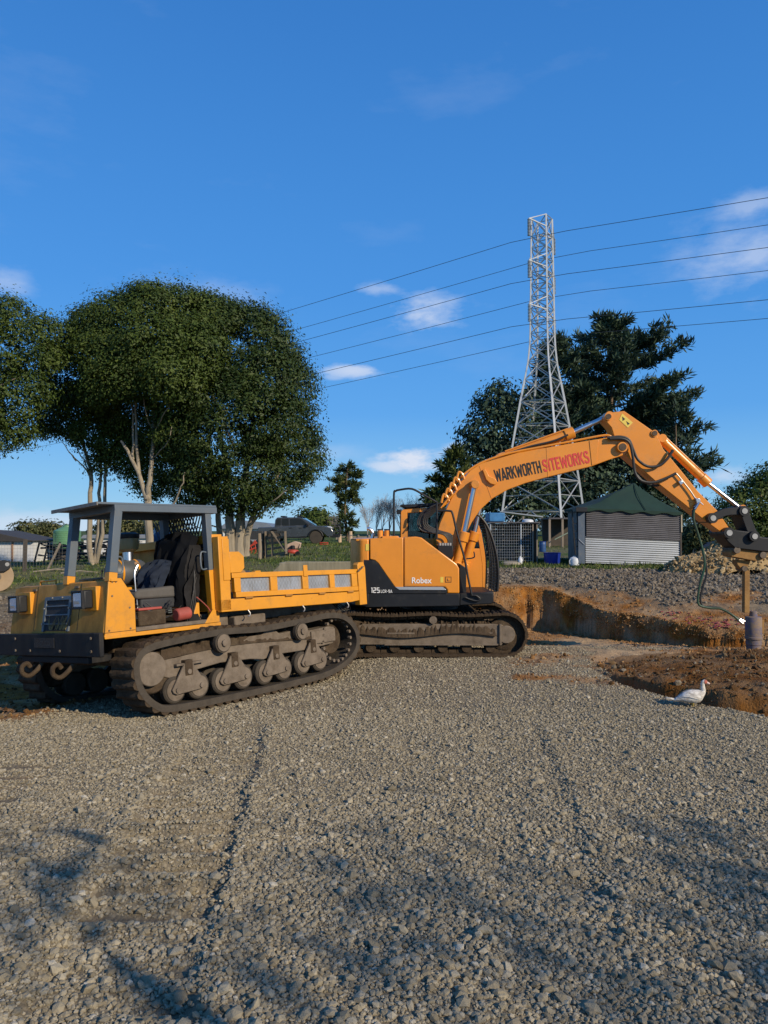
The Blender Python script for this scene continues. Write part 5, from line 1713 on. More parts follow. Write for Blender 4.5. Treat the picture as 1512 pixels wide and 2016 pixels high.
def crown(parent, lobes, n, size, m, seed, clump=.42, per=46, core=.0, name='crown'):
    "leaf clumps on the skin of ellipsoid lobes (in the parent's frame)"
    rng = np.random.default_rng(seed)
    lobes = [(np.array(c, float), np.array(r, float) if not isinstance(r, (int, float)) else np.array([r] * 3, float)) for c, r in lobes]
    area = np.array([np.prod(r) ** (2 / 3) for c, r in lobes])
    P, N, AG = [], [], []
    for (c, r), a in zip(lobes, area / area.sum()):
        k = max(6, int(n * a / per))
        d = rng.normal(size=(k, 3))
        d /= np.linalg.norm(d, axis=1, keepdims=True)
        th_, ph_ = np.arctan2(d[:, 1], d[:, 0]) * 1.7, d[:, 2] * 2.6
        knob = fbm(th_ * 1.6 + c[0] * 3.1, ph_ * 1.6 + c[2] * 2.3, 3)
        rad = (1.0 - np.abs(rng.normal(0, .11, k))) * (1 + .20 * knob)
        cc = c + d * r * rad[:, None]
        # keep clump centres that are not buried in another lobe
        keep = np.ones(k, bool)
        for c2, r2 in lobes:
            if c2 is not c:
                keep &= np.sum(((cc - c2) / (r2 * .72)) ** 2, 1) > 1
        cc, d = cc[keep], d[keep]
        k = len(cc)
        if not k:
            continue
        cs = clump * np.exp(rng.normal(0, .25, k))
        off = np.clip(rng.normal(size=(k, per, 3)), -1.5, 1.5) * cs[:, None, None] * np.array([1, 1, .62])
        pp = cc[:, None, :] + off
        nn = d[:, None, :] * .55 + off / (cs[:, None, None] * 1.3) + np.array([0, 0, .5]) + rng.normal(size=(k, per, 3)) * .28
        P.append(pp.reshape(-1, 3)); N.append(nn.reshape(-1, 3))
        AG.append(np.repeat(np.clip(.5 + .9 * knob[keep] + rng.normal(0, .18, k), 0, 1), per))  # tone follows the bulges: outer clumps lighter, sunken ones darker
    P, N = np.concatenate(P), np.concatenate(N)
    N /= np.linalg.norm(N, axis=1, keepdims=True) + 1e-9
    S = size * np.exp(rng.normal(0, .25, len(P)))
    me = leaves_mesh(name, P, N, S, m, rng, clump_tone=np.concatenate(AG))
    return link(name, me, parent)
def px_lobes(base, lst, D):
    "lobes given by the photo's outline, as centre pixel, radius in pixels, depth offset"
    o = []
    for px, py, r, dd in lst:
        c = at(px, py, D + dd) - base
        rr = r * (D + dd) / F
        o.append((c, (rr, rr * .95, rr * .9)))
    return o
def stem(parent, pts, r0, r1, m, name='trunk', n=9, wob=.0, seed=0):
    P = catmull(pts, 4)
    rg = random.Random(seed)
    if wob:
        P = [p + Vector((rg.gauss(0, wob), rg.gauss(0, wob), 0)) if 0 < i < len(P) - 1 else p for i, p in enumerate(P)]
    k = len(P)
    return MB().tube(P, [r0 + (r1 - r0) * (i / (k - 1)) ** .8 for i in range(k)], n).build(name, m, parent)
def broad_tree(name, label, D, basepx, stems, limbs, lobes, n, size, m, seed, group=None, bark=None, clump=.42, cat='tree', per=46):
    b = at(basepx[0], basepx[1], D)
    b.z = gz(b.x, b.y) - .05
    T = thing(name, label, cat, b, 0, group)
    for i, (pts, r0, r1) in enumerate(stems):
        stem(T, [at(a, c, D + dd) - b for a, c, dd in pts], r0, r1, bark or M_bark, 'trunk', 10, .02, seed + i)
    for i, (pts, r0, r1) in enumerate(limbs):
        stem(T, [at(a, c, D + dd) - b for a, c, dd in pts], r0, r1, bark or M_bark, 'branch', 6, .02, seed + 40 + i)
    crown(T, px_lobes(b, lobes, D), n, size, m, seed, clump, per)
    return T
def build_broad():
    grove = 'evergreen trees behind the dumper'
    # big rounded evergreen behind the dump bed
    broad_tree('evergreen_tree', 'largest rounded dark green evergreen with a thick pale trunk behind the dump bed', 32.5, (466, 1096),
        [([(455, 1096, 0), (452, 1040, 0), (450, 985, .2), (445, 920, .3), (430, 840, .5)], .26, .08), ([(470, 1096, .1), (472, 1040, .1), (478, 985, 0), (486, 920, .1), (500, 830, .3)], .28, .08), ([(484, 1094, .2), (488, 1045, .1), (505, 1005, -.2), (535, 960, -.5), (560, 900, -.6)], .18, .05), ([(405, 1085, 1.5), (402, 1000, 1.4), (392, 930, 1.2), (380, 850, 1)], .16, .05), ([(436, 1088, 1.8), (428, 1000, 1.8), (418, 930, 1.5), (410, 850, 1)], .16, .05)],
        [([(490, 1035, 0), (515, 1010, -.8), (540, 985, -1.4), (565, 965, -1.6)], .06, .02), ([(450, 990, 0), (425, 960, -1), (400, 930, -1.6), (380, 905, -2)], .06, .02), ([(500, 930, 0), (530, 890, -1.5), (550, 840, -2.4)], .05, .015), ([(445, 1050, 0), (420, 1035, -.3), (395, 1040, -.5), (370, 1030, -.6)], .045, .015), ([(470, 900, 0), (440, 830, -2), (420, 780, -3)], .05, .015)],
        [(470, 690, 105, 0), (430, 700, 90, 1.5), (540, 760, 82, .3), (560, 850, 72, .2), (575, 900, 62, 0), (545, 945, 52, -.2), (490, 930, 70, -1.0), (440, 860, 80, -1.6), (500, 820, 88, -1.9), (420, 780, 80, -1.5), (465, 970, 48, -.6), (395, 930, 50, -1.2), (480, 655, 60, -.3), (545, 700, 45, -.6), (400, 650, 80, 1.0), (505, 985, 30, -.6), (520, 740, 60, -1.6), (370, 850, 60, -1.0)],
        170000, .115, M_leafd, 3, grove, clump=.27)
    # middle tree, tallest crown, forked pale trunk
    broad_tree('evergreen_tree', 'tall evergreen with forked pale trunk rising behind the dumper canopy', 31.0, (293, 1118),
        [([(293, 1120, 0), (294, 1060, 0), (291, 1000, 0), (290, 978, 0)], .17, .14), ([(290, 985, 0), (297, 930, 0), (302, 860, .2), (305, 790, .4), (312, 700, .6)], .12, .03), ([(289, 985, 0), (275, 940, .1), (255, 895, .2), (238, 868, .2)], .11, .05), ([(275, 940, .1), (268, 850, .4), (266, 780, .5)], .08, .03), ([(262, 905, .2), (262, 840, .5), (258, 760, .6)], .06, .02)],
        [([(302, 860, .1), (320, 820, -.8), (340, 785, -1.4)], .035, .012), ([(304, 800, .2), (325, 740, -.8), (345, 690, -1.6)], .035, .012), ([(268, 800, .4), (255, 740, -.4), (250, 690, -1.2)], .035, .012), ([(300, 850, .2), (285, 800, -.5), (282, 740, -1.2)], .03, .012), ([(330, 1005, -.4), (345, 985, -.6), (360, 950, -.8), (364, 930, -.9)], .05, .02), ([(305, 900, 0), (330, 870, -.8), (338, 840, -1)], .03, .012)],
        [(290, 625, 70, 0), (350, 630, 72, .4), (230, 640, 66, .2), (300, 690, 80, -.8), (380, 690, 70, -.6), (215, 700, 60, -.5), (340, 740, 62, -1.2), (240, 740, 52, -.9), (190, 650, 52, .6), (410, 625, 50, .8), (200, 760, 42, -.4), (300, 600, 45, -.5), (350, 860, 50, .6), (270, 720, 60, 1.5), (345, 800, 55, .3), (285, 830, 58, 2.2), (325, 900, 58, 2.2), (255, 900, 42, 2.2), (240, 810, 50, 2.0), (380, 960, 45, 1.5), (300, 950, 34, 2.2)],
        175000, .11, M_leaf, 13, grove, clump=.25)
    # slim three stemmed tree on the left
    broad_tree('evergreen_tree', 'slim evergreen with three thin pale stems seen through the dumper canopy', 33.0, (184, 1120),
        [([(180, 1120, 0), (176, 1060, 0), (178, 985, 0), (180, 935, 0), (172, 900, 0), (160, 855, .1), (152, 810, .2)], .13, .05), ([(184, 1120, .1), (192, 1050, .1), (196, 985, .1), (198, 930, .1), (200, 860, .2), (204, 780, .3)], .10, .04), ([(188, 1120, .2), (200, 1050, 0), (206, 980, 0), (207, 925, 0), (205, 860, .2), (207, 790, .3)], .10, .04)],
        [([(179, 940, 0), (165, 920, -.3), (150, 905, -.6), (135, 890, -.8)], .045, .015), ([(178, 930, 0), (160, 898, -.5), (145, 870, -.8)], .04, .012), ([(150, 908, -.6), (130, 880, -1), (122, 868, -1.1)], .025, .01), ([(206, 930, 0), (222, 905, -.4), (232, 895, -.6)], .03, .01), ([(204, 860, 0), (225, 810, -.8), (238, 780, -1)], .03, .01)],
        [(175, 700, 60, 0), (140, 730, 52, .2), (200, 780, 46, -.3), (150, 800, 44, -.3), (120, 770, 42, .3), (215, 870, 34, -.2), (200, 910, 24, 0), (170, 850, 40, -.2), (130, 830, 34, .2), (240, 850, 26, 0), (100, 820, 28, .2), (180, 640, 38, .2), (230, 690, 40, .4), (85, 840, 20, 0)],
        56000, .11, M_leaf, 23, grove, clump=.25)
    # the tree cut by the left edge
    broad_tree('evergreen_tree', 'evergreen crown cut off by the left edge of the picture', 30.0, (-150, 1120),
        [([(-150, 1120, 0), (-148, 980, 0), (-130, 880, 0), (-100, 780, 0)], .2, .07)],
        [([(-140, 900, 0), (-60, 820, -.3), (0, 760, -.4), (50, 740, -.4)], .07, .015), ([(-100, 850, 0), (-30, 830, -.2), (30, 810, -.4)], .05, .015)],
        [(-40, 700, 95, 0), (40, 690, 68, .2), (80, 660, 44, .3), (30, 640, 48, .4), (95, 700, 36, -.2), (20, 790, 58, -.3), (60, 770, 40, -.4), (10, 850, 40, 0), (40, 850, 30, .2), (-80, 800, 80, .2), (5, 610, 34, .3), (115, 655, 26, .2), (-20, 860, 45, 0)],
        56000, .11, M_leaf, 33, grove, clump=.26)
    # right edge bushes
    broad_tree('bushy_tree', 'leafy green tree at the right edge behind the excavator arm', 38.0, (1475, 1085),
        [([(1475, 1085, 0), (1472, 1030, 0), (1465, 980, 0)], .16, .06), ([(1478, 1085, 0), (1490, 1020, 0), (1500, 970, 0)], .12, .05)], [],
        [(1490, 985, 46, 0), (1455, 1000, 36, -.3), (1520, 960, 44, 0), (1440, 1020, 30, 0), (1480, 1030, 40, -.4), (1425, 1035, 24, .2), (1550, 1010, 60, .3), (1500, 1050, 36, 0)],
        26000, .15, M_leaf, 43, None, clump=.32)
    for i, (px, py, r, lb) in enumerate(((1390, 1045, 26, 'scrubby brown-green shrub right of the corrugated shed'), (1360, 1055, 22, 'low shrub pressed against the right side of the shed'), (1430, 1060, 26, 'dark shrub behind the clay pile'))):
        D = 35.0 + i * .4
        broad_tree('shrub', lb, D, (px, 1092), [([(px, 1095, 0), (px + 2, 1070, 0), (px - 3, py, 0)], .04, .015), ([(px + 4, 1095, 0), (px + 12, 1065, 0), (px + 16, py - 6, 0)], .035, .012), ([(px - 3, 1095, 0), (px - 12, 1068, 0), (px - 15, py - 4, 0)], .035, .012)], [],
            [(px, py, r, 0), (px - 12, py + 14, r * .8, .2), (px + 14, py + 12, r * .8, -.2)], 3200, .16, M_leaf2, 60 + i, None, M_bark2, .26, 'shrub', 30)
    # far broad trees on the left skyline
    far = 'trees on the far left skyline'
    for i, (px, py, r, D, lb) in enumerate(((48, 1052, 22, 88, 'farthest left rounded olive tree beyond the white shed'), (78, 1050, 20, 92, 'olive tree between the white shed and the water tank'), (104, 1050, 17, 90, 'olive tree touching the left side of the water tank'), (222, 1042, 24, 80, 'olive tree seen between the two front canopy posts'), (255, 1040, 24, 82, 'olive tree seen right of the near canopy post'), (325, 1035, 26, 78, 'brownish tree seen through the canopy beside the jackets'), (618, 1024, 20, 75, 'small round dark tree behind the pickup'), (640, 1035, 13, 78, 'little dark shrub tree right of the round tree'))):
        dark = i >= 6
        broad_tree('skyline_tree', lb, D, (px, 1066), [([(px, 1068, 0), (px + 1, 1050, 0), (px, py, 0)], .2, .08)], [],
            [(px, py, r, 0), (px - r * .6, py + r * .35, r * .7, .3), (px + r * .65, py + r * .3, r * .72, -.3), (px + r * .2, py - r * .35, r * .7, 0)], 3600, .34, M_leaf if dark else M_leaf2, 80 + i, far if not dark else None, M_bark2, .6, 'tree', 24)
build_broad()

def pine(name, label, D, px, ytop, ybase, env, nl, seed, m, droop=.0, tuft=.62, blade=.62, upturn=.35, group=None, tufts=11, dens=1.0, lean=0.0):
    "trunk, limbs out to the envelope env(t)->pixels, needle tufts on the limbs"
    b = at(px, ybase, D)
    b.z = gz(b.x, b.y) - .1
    T = thing(name, label, 'tree', b, 0, group)
    top = at(px + lean, ytop, D) - b
    H = top.z
    rg = np.random.default_rng(seed)
    sway = [Vector((0, 0, 0)), Vector((top.x * .2 + rg.normal(0, .15), 0, H * .35)), Vector((top.x * .6 + rg.normal(0, .15), 0, H * .7)), top]
    stem(T, sway, H * .016 + .04, .04, M_bark2, 'trunk', 9)
    tp = catmull(sway, 20)
    sc = D / F
    lb = MB()
    P, A = [], []
    for i in range(nl):
        t = .12 + .87 * (i + rg.random()) / nl
        L = env(t) * sc * rg.uniform(.55, 1.08)
        if L < .15:
            continue
        org = tp[min(len(tp) - 1, int(t * (len(tp) - 1)))]
        w = rg.uniform(0, 2 * PI)
        d = Vector((math.cos(w), math.sin(w), 0))
        pts = []
        for k in range(7):
            s = k / 6
            pts.append(org + d * (L * s) + Vector((rg.normal(0, .05), rg.normal(0, .05), 0)) * L * .3 * s + Vector((0, 0, L * (upturn * s * s - droop * s))))
        lb.tube(pts, [max(.02, L * .018) * (1 - .75 * k / 6) for k in range(7)], 5, False)
        nt = max(3, int(L * 3.6 * dens))
        for k in range(nt):
            s = .28 + .75 * (k + rg.random()) / nt
            s = min(s, 1.0)
            j = min(5, int(s * 6))
            p = pts[j].lerp(pts[j + 1], s * 6 - j)
            sp = min(L, 5.0) * .13 * (1.2 - .5 * s)
            P.append(p + Vector((rg.normal(0, sp), rg.normal(0, sp), rg.normal(0, sp * .22))))
            A.append(d * .8 + Vector((rg.normal(0, .4), rg.normal(0, .4), .55)))
    lb.build('limbs', M_bark2, T, smooth=True)
    n = len(P)
    P = np.array([tuple(p) for p in P]); A = np.array([tuple(p) for p in A])
    A /= np.linalg.norm(A, axis=1, keepdims=True)
    dirs = A[:, None, :] * .8 + rg.normal(size=(n, tufts, 3)) * .55
    dirs /= np.linalg.norm(dirs, axis=2, keepdims=True)
    ln = blade * np.exp(rg.normal(0, .2, (n, tufts)))
    side = np.cross(dirs, rg.normal(size=dirs.shape))
    side /= np.linalg.norm(side, axis=2, keepdims=True) + 1e-9
    o = P[:, None, :] + rg.normal(size=dirs.shape) * tuft * .22
    V = np.empty((n, tufts, 4, 3), np.float32)
    V[:, :, 0] = o
    V[:, :, 1] = o + dirs * ln[..., None] * .55 + side * (blade * .11)
    V[:, :, 2] = o + dirs * ln[..., None]
    V[:, :, 3] = o + dirs * ln[..., None] * .55 - side * (blade * .11)
    N = n * tufts
    me = bpy.data.meshes.new('crown')
    me.vertices.add(4 * N)
    me.vertices.foreach_set('co', V.ravel())
    q = (np.arange(N, dtype=np.int32)[:, None] * 4 + np.array([[0, 1, 2, 3]], np.int32)).ravel()
    me.loops.add(4 * N)
    me.loops.foreach_set('vertex_index', q.astype(np.int32))
    me.polygons.add(N)
    me.polygons.foreach_set('loop_start', np.arange(0, 4 * N, 4, dtype=np.int32))
    me.update()
    me.materials.append(m)
    a_ = me.attributes.new('clump_tone', 'FLOAT', 'POINT')
    a_.data.foreach_set('value', np.repeat(np.clip(rg.normal(.45, .25, n), 0, 1), tufts * 4).astype(np.float32))
    link('crown', me, T)
    return T
def build_pines():
    pine('pine_tree', 'tallest spreading pine behind the lattice tower', 88, 1205, 632, 1062, lambda t: np.interp(t, [.1, .25, .45, .6, .8, .95, 1], [150, 190, 180, 150, 112, 56, 8]), 66, 4, M_pine, .02, .8, .85, .34, dens=1.7, tufts=14)
    pine('pine_tree', 'second pine filling behind the foot of the lattice tower', 84, 1090, 668, 1062, lambda t: np.interp(t, [.1, .3, .6, .85, 1], [95, 105, 80, 44, 8]), 66, 6, M_pine, .04, .8, .85, .3, dens=1.6, tufts=14)
    pine('pine_tree', 'lower pine at the right of the big pine above the excavator arm', 80, 1330, 800, 1065, lambda t: np.interp(t, [.1, .4, .7, .9, 1], [80, 82, 60, 30, 6]), 34, 9, M_pine, .0, .7, .8, .35, dens=1.7, tufts=13)
    # dense dark conifers left of the tower
    def dense(label, D, base, lobes, n, seed, m=M_pine, size=.5, name='conifer_tree'):
        broad_tree(name, label, D, base, [([(base[0], base[1], 0), (base[0], base[1] - 60, 0), (lobes[0][0], lobes[0][1], 0)], .4, .1)], [], lobes, n, size, m, seed, None, M_bark2, .75, 'tree', 30)
    dense('dense dark conifer left of the lattice tower', 78, (970, 1062), [(975, 800, 36, 0), (960, 850, 44, 0), (1000, 850, 46, .5), (950, 900, 40, -.5), (1000, 920, 56, 0), (930, 850, 20, 0), (985, 770, 22, 0), (960, 960, 50, 0), (1020, 800, 30, 1), (1030, 980, 50, .5)], 17000, 51, M_pine, .42)
    dense('dark conifer undergrowth between tower and shed', 82, (1150, 1062), [(1150, 930, 60, 0), (1200, 950, 60, 0), (1100, 980, 55, 1), (1260, 960, 60, 0), (1180, 1000, 60, -1), (1320, 980, 50, 0), (1050, 1010, 40, 0), (1290, 1020, 50, 0)], 14000, 57, M_pine, .45)
    pine('cypress_tree', 'feathery light green conifer behind the excavator boom root', 66, 893, 882, 1060, lambda t: np.interp(t, [.1, .4, .7, 1], [62, 56, 38, 5]), 70, 12, M_cyp, .12, .5, .6, .25, dens=1.8, tufts=12)
    pine('conifer_tree', 'small lone conifer with bare lower trunk above the dump bed', 56, 685, 912, 1062, lambda t: np.interp(t, [.1, .2, .3, .42, .5, .7, .88, 1], [4, 22, 26, 10, 38, 36, 20, 3]), 58, 15, M_cyp, -.02, .26, .36, .10, dens=3.4, tufts=9)
build_pines()

def bare_tree_mesh(seed, H):
    rg = random.Random(seed)
    mb = MB()
    def grow(p, d, L, r, lev):
        q = p + d * L
        mid = p.lerp(q, .5) + Vector((rg.gauss(0, .04), rg.gauss(0, .04), 0)) * L
        mb.tube([p, mid, q], [r, r * .85, r * .65], 5 if lev < 2 else 3, False)
        if lev >= 6:
            return
        for k in range(rg.choice((2, 3, 3)) if lev < 3 else 2):
            nd = (d + Vector((rg.gauss(0, .38), rg.gauss(0, .38), rg.gauss(.12, .18)))).normalized()
            grow(p.lerp(q, rg.uniform(.6, 1)) if k else q, nd, L * rg.uniform(.66, .86), max(.011, r * .58), lev + 1)
    for s in range(3):
        grow(Vector((rg.gauss(0, .15), rg.gauss(0, .15), 0)), Vector((rg.gauss(0, .16), rg.gauss(0, .16), 1)).normalized(), H * .26, H * .012, 0)
    return mb.mesh('branches', M_twig)
def build_bare():
    ms = [bare_tree_mesh(s, 7.0) for s in (1, 2, 3)]
    labels = ['leafless tree just right of the lone conifer', 'leafless tree second right of the lone conifer', 'leafless tree third right of the lone conifer', 'leafless tree behind the excavator exhaust pipes', 'leafless tree framed by the excavator hand rail', 'leafless tree behind the right leg of the hand rail', 'leafless tree left of the lone conifer trunk', 'leafless tree between the round tree and the conifer', 'thin leafless tree beside the feathery conifer']
    for i, (px, ytop) in enumerate(((722, 985), (738, 972), (752, 968), (768, 968), (790, 970), (812, 968), (668, 1000), (650, 1012), (832, 962))):
        D = 70 + (i * 7 % 5)
        b = at(px, 1068, D)
        b.z = gz(b.x, b.y) - .05
        T = thing('bare_tree', labels[i], 'tree', b, i * 1.3, 'leafless trees in the hedgerow')
        k = (at(px, ytop, D).z - b.z) / 7.0
        o = link('branches', ms[i % 3], T)
        o.scale = (k * .85, k * .85, k)
    # sticks of brown scrub under the pines, by the shed
build_bare()
# trees out of frame behind the camera, whose shade falls over the gravel
def build_shade_trees():
    for i, (x, y, h, lb) in enumerate(((6.0, -2.6, 6.4, 'slim evergreen standing behind the camera nearest the site'), (11.7, -5.4, 8.0, 'bushy evergreen standing behind the camera in the middle'), (14.0, -6.6, 8.6, 'bushy evergreen standing behind the camera farthest right'))):
        b = Vector((x, y, 0))
        T = thing('evergreen_tree', lb, 'tree', b, 0, 'trees behind the camera')
        stem(T, [Vector((0, 0, -.1)), Vector((.1, 0, h * .4)), Vector((0, .1, h * .8))], .15, .05, M_bark, 'trunk')
        rg = random.Random(70 + i)
        w_ = (.55, 1.5, 1.3)[i]
        lobes = [((rg.uniform(-w_, w_), rg.uniform(-w_, w_), h * (rg.uniform(.74, .98) if i else rg.uniform(.92, 1.0))), rg.uniform(.4, .75)) for _ in range((5, 10, 9)[i])]
        crown(T, lobes, (620, 950, 800)[i], .15, M_leaf, 90 + i, .42, 20)
build_shade_trees()
# ------------------------------------------------------------------ lattice tower and its lines
TD = 75.0
E1 = Vector((.57, .82, 0))      # along the cross-arms
E2 = Vector((-.82, .57, 0))     # along the lines
def build_tower():
    b = at(1075, 1066, TD)
    ctr_top = at(1061, 430, TD)
    b.x = at(1070, 1066, TD).x
    b.z = gz(b.x, b.y) - .1
    T = thing('lattice_tower', 'tall grey steel lattice power tower behind the boom', 'pylon', b)
    H = ctr_top.z - b.z
    M_lat = mat('galvanised_lattice', (.40, .42, .43), .5, .35, var=.12, scale=.8)
    def half(z):
        t = z / H
        return float(np.interp(t, [0, .22, .42, .56, .62, 1.0], [3.25, 2.5, 1.65, 1.0, .9, .76]))
    corners = [(1, 1), (1, -1), (-1, -1), (-1, 1)]
    def P(c, z):
        w = half(z)
        return E1 * (c[0] * w) + E2 * (c[1] * w) + Vector((0, 0, z))
    levels = [0, 2.6, 5.6, 8.4, 11.0, 13.3, 15.4, 17.2, 18.7, 20.0, 21.2, 22.4, 23.6, 24.8, 26.0, 27.2, 28.4, 29.6, H - .2, H]
    levels = [z for z in levels if z < H - .3] + [H]
    for c in corners:
        mb = MB()
        for z0, z1 in zip(levels, levels[1:]):
            mb.bar(P(c, z0), P(c, z1), .19 if z0 < 15 else .15, .19 if z0 < 15 else .15, up=(1, 0, 0))
        mb.build('leg', M_lat, T, smooth=False)
    rg = random.Random(1)
    def brace(p, q, w):
        MB().bar(p, q, w, w * .9, up=(.3, .7, .2)).build('brace', M_lat, T, smooth=False)
    for i in range(4):
        c, d = corners[i], corners[(i + 1) % 4]
        for k, (z0, z1) in enumerate(zip(levels, levels[1:])):
            w = .095 if z0 < 12 else .08
            if k == 0:
                m = (P(c, z1) + P(d, z1)) / 2
                brace(P(c, z0), m, w); brace(P(d, z0), m, w)
                brace(P(c, z0).lerp(m, .5), P(c, z1), w * .7); brace(P(d, z0).lerp(m, .5), P(d, z1), w * .7)
                brace(P(c, z0).lerp(m, .5), P(c, (z0 + z1) / 2), w * .7); brace(P(d, z0).lerp(m, .5), P(d, (z0 + z1) / 2), w * .7)
            else:
                brace(P(c, z0), P(d, z1), w); brace(P(d, z0), P(c, z1), w)
                if z0 < 12:
                    x = (P(c, z0) + P(d, z1)) / 2
                    brace(P(c, (z0 + z1) / 2), x, w * .7); brace(P(d, (z0 + z1) / 2), x, w * .7)
            brace(P(c, z1), P(d, z1), w)
    for z0 in levels[1:6]:
        brace(P(corners[0], z0), P(corners[2], z0), .06); brace(P(corners[1], z0), P(corners[3], z0), .06)
    M_ins = mat('grey_insulator', (.30, .33, .35), .25, var=.1)
    # three pairs of cross-arms; line points hang from each
    hang = []
    for py in (434, 516, 602):
        z = at(1034, py, TD - 2.4).z - b.z
        for sgn in (-1, 1):
            tip = E1 * (sgn * 3.1) + Vector((0, 0, z + .15))
            A = MB()
            w = half(min(z, H))
            for s2 in (-1, 1):
                A.bar(E1 * (sgn * w) + E2 * (s2 * w) + Vector((0, 0, z)), tip, .10, .10)
                A.bar(E1 * (sgn * w) + E2 * (s2 * w) + Vector((0, 0, min(H, z + 1.3) if z + 1.3 < H + .5 else z - 1.0)), tip, .08, .08)
            A.build('cross_arm', M_lat, T, smooth=False)
            ins = MB()
            prof = []
            for k in range(12):
                prof += [(.05, -.14 * k), (.15, -.14 * k - .03), (.15, -.14 * k - .07), (.05, -.14 * k - .1)]
            ins.lathe([(r, h) for r, h in reversed(prof)], tip + Vector((0, 0, -.05)), 'z', 10)
            ins.build('insulator', M_ins, T)
            hang.append((sgn, py, b + tip + Vector((0, 0, -1.78))))
    return hang
HANG = build_tower()
def build_lines():
    m = mat('line_conductor', (.05, .055, .06), .6, var=.1)
    names = {434: 'topmost', 516: 'middle', 602: 'lowest'}
    for sgn, py, h in HANG:
        side = 'near side' if sgn < 0 else 'far side'
        pts = []
        # sag of a long span, both ways from the tower
        for s in np.linspace(-150, 300, 81):
            L = 330.0
            u = abs(s) / L
            sag = -4 * (6.2 if s < 0 else 3.6) * u * (1 - u)
            drop = (0.028 if s > 0 else -.004) * abs(s)
            p = h + E2 * float(s) + Vector((0, 0, sag - drop))
            pts.append(p)
        o = MB().tube(pts, .025, 6).build('power_line', m, None)
        tag(o, '%s power line on the %s of the lattice tower' % (names[py], side), 'cable', 'conductors strung from the lattice tower')
build_lines()
# ------------------------------------------------------------------ corrugated shed
M_tin = mat('light_tin', (.36, .38, .39), .42, .5, var=.10, scale=1.2, dirt=lin('#6c675c'), dirt_amt=.15, dirt_scale=2)
M_tindark = mat('dark_tin', (.085, .082, .088), .55, .2, var=.25, scale=1.5, dirt=lin('#4a4440'), dirt_amt=.3, dirt_scale=2)
M_tarp = mat('green_tarp', (.007, .030, .018), .85, var=.22, scale=1.0, bump=.2, bscale=6)
M_wood = mat('weathered_timber', lin('#85796a'), .9, var=.25, scale=3, bump=.3, bscale=20, stretch=(1, 1, .3))
M_wooddark = mat('dark_timber', lin('#4b443c'), .9, var=.3, scale=3, bump=.3, bscale=20)
M_batten = mat('pale_batten', lin('#a3967d'), .85, var=.2, scale=4)
M_blueplas = mat('blue_plastic', (.010, .030, .26), .4, var=.15, dirt=lin('#3b3a3d'), dirt_amt=.15)
M_whiteplas = mat('white_plastic', (.60, .62, .63), .45, var=.1, dirt=lin('#7c7466'), dirt_amt=.2)
M_bluetarp = mat('blue_tarpaulin', (.035, .16, .34), .55, var=.3, scale=3, bump=.4, bscale=8)
def corr(p0, p1, z00, z01, z10, z11, waves, depth, y):
    "sheet in the x-z plane with horizontal corrugations"
    n = waves * 8
    vv, ff = [], []
    for i in range(n + 1):
        t = i / n
        d = depth * math.sin(2 * PI * waves * t)
        vv += [(p0, y + d, z00 + (z01 - z00) * t), (p1, y + d, z10 + (z11 - z10) * t)]
    m = len(vv)
    vv += [(a, b_ + .004, c) for a, b_, c in vv]
    for i in range(n):
        ff += [(2 * i, 2 * i + 1, 2 * i + 3, 2 * i + 2), (m + 2 * i, m + 2 * i + 2, m + 2 * i + 3, m + 2 * i + 1)]
    return MB().add(vv, ff)
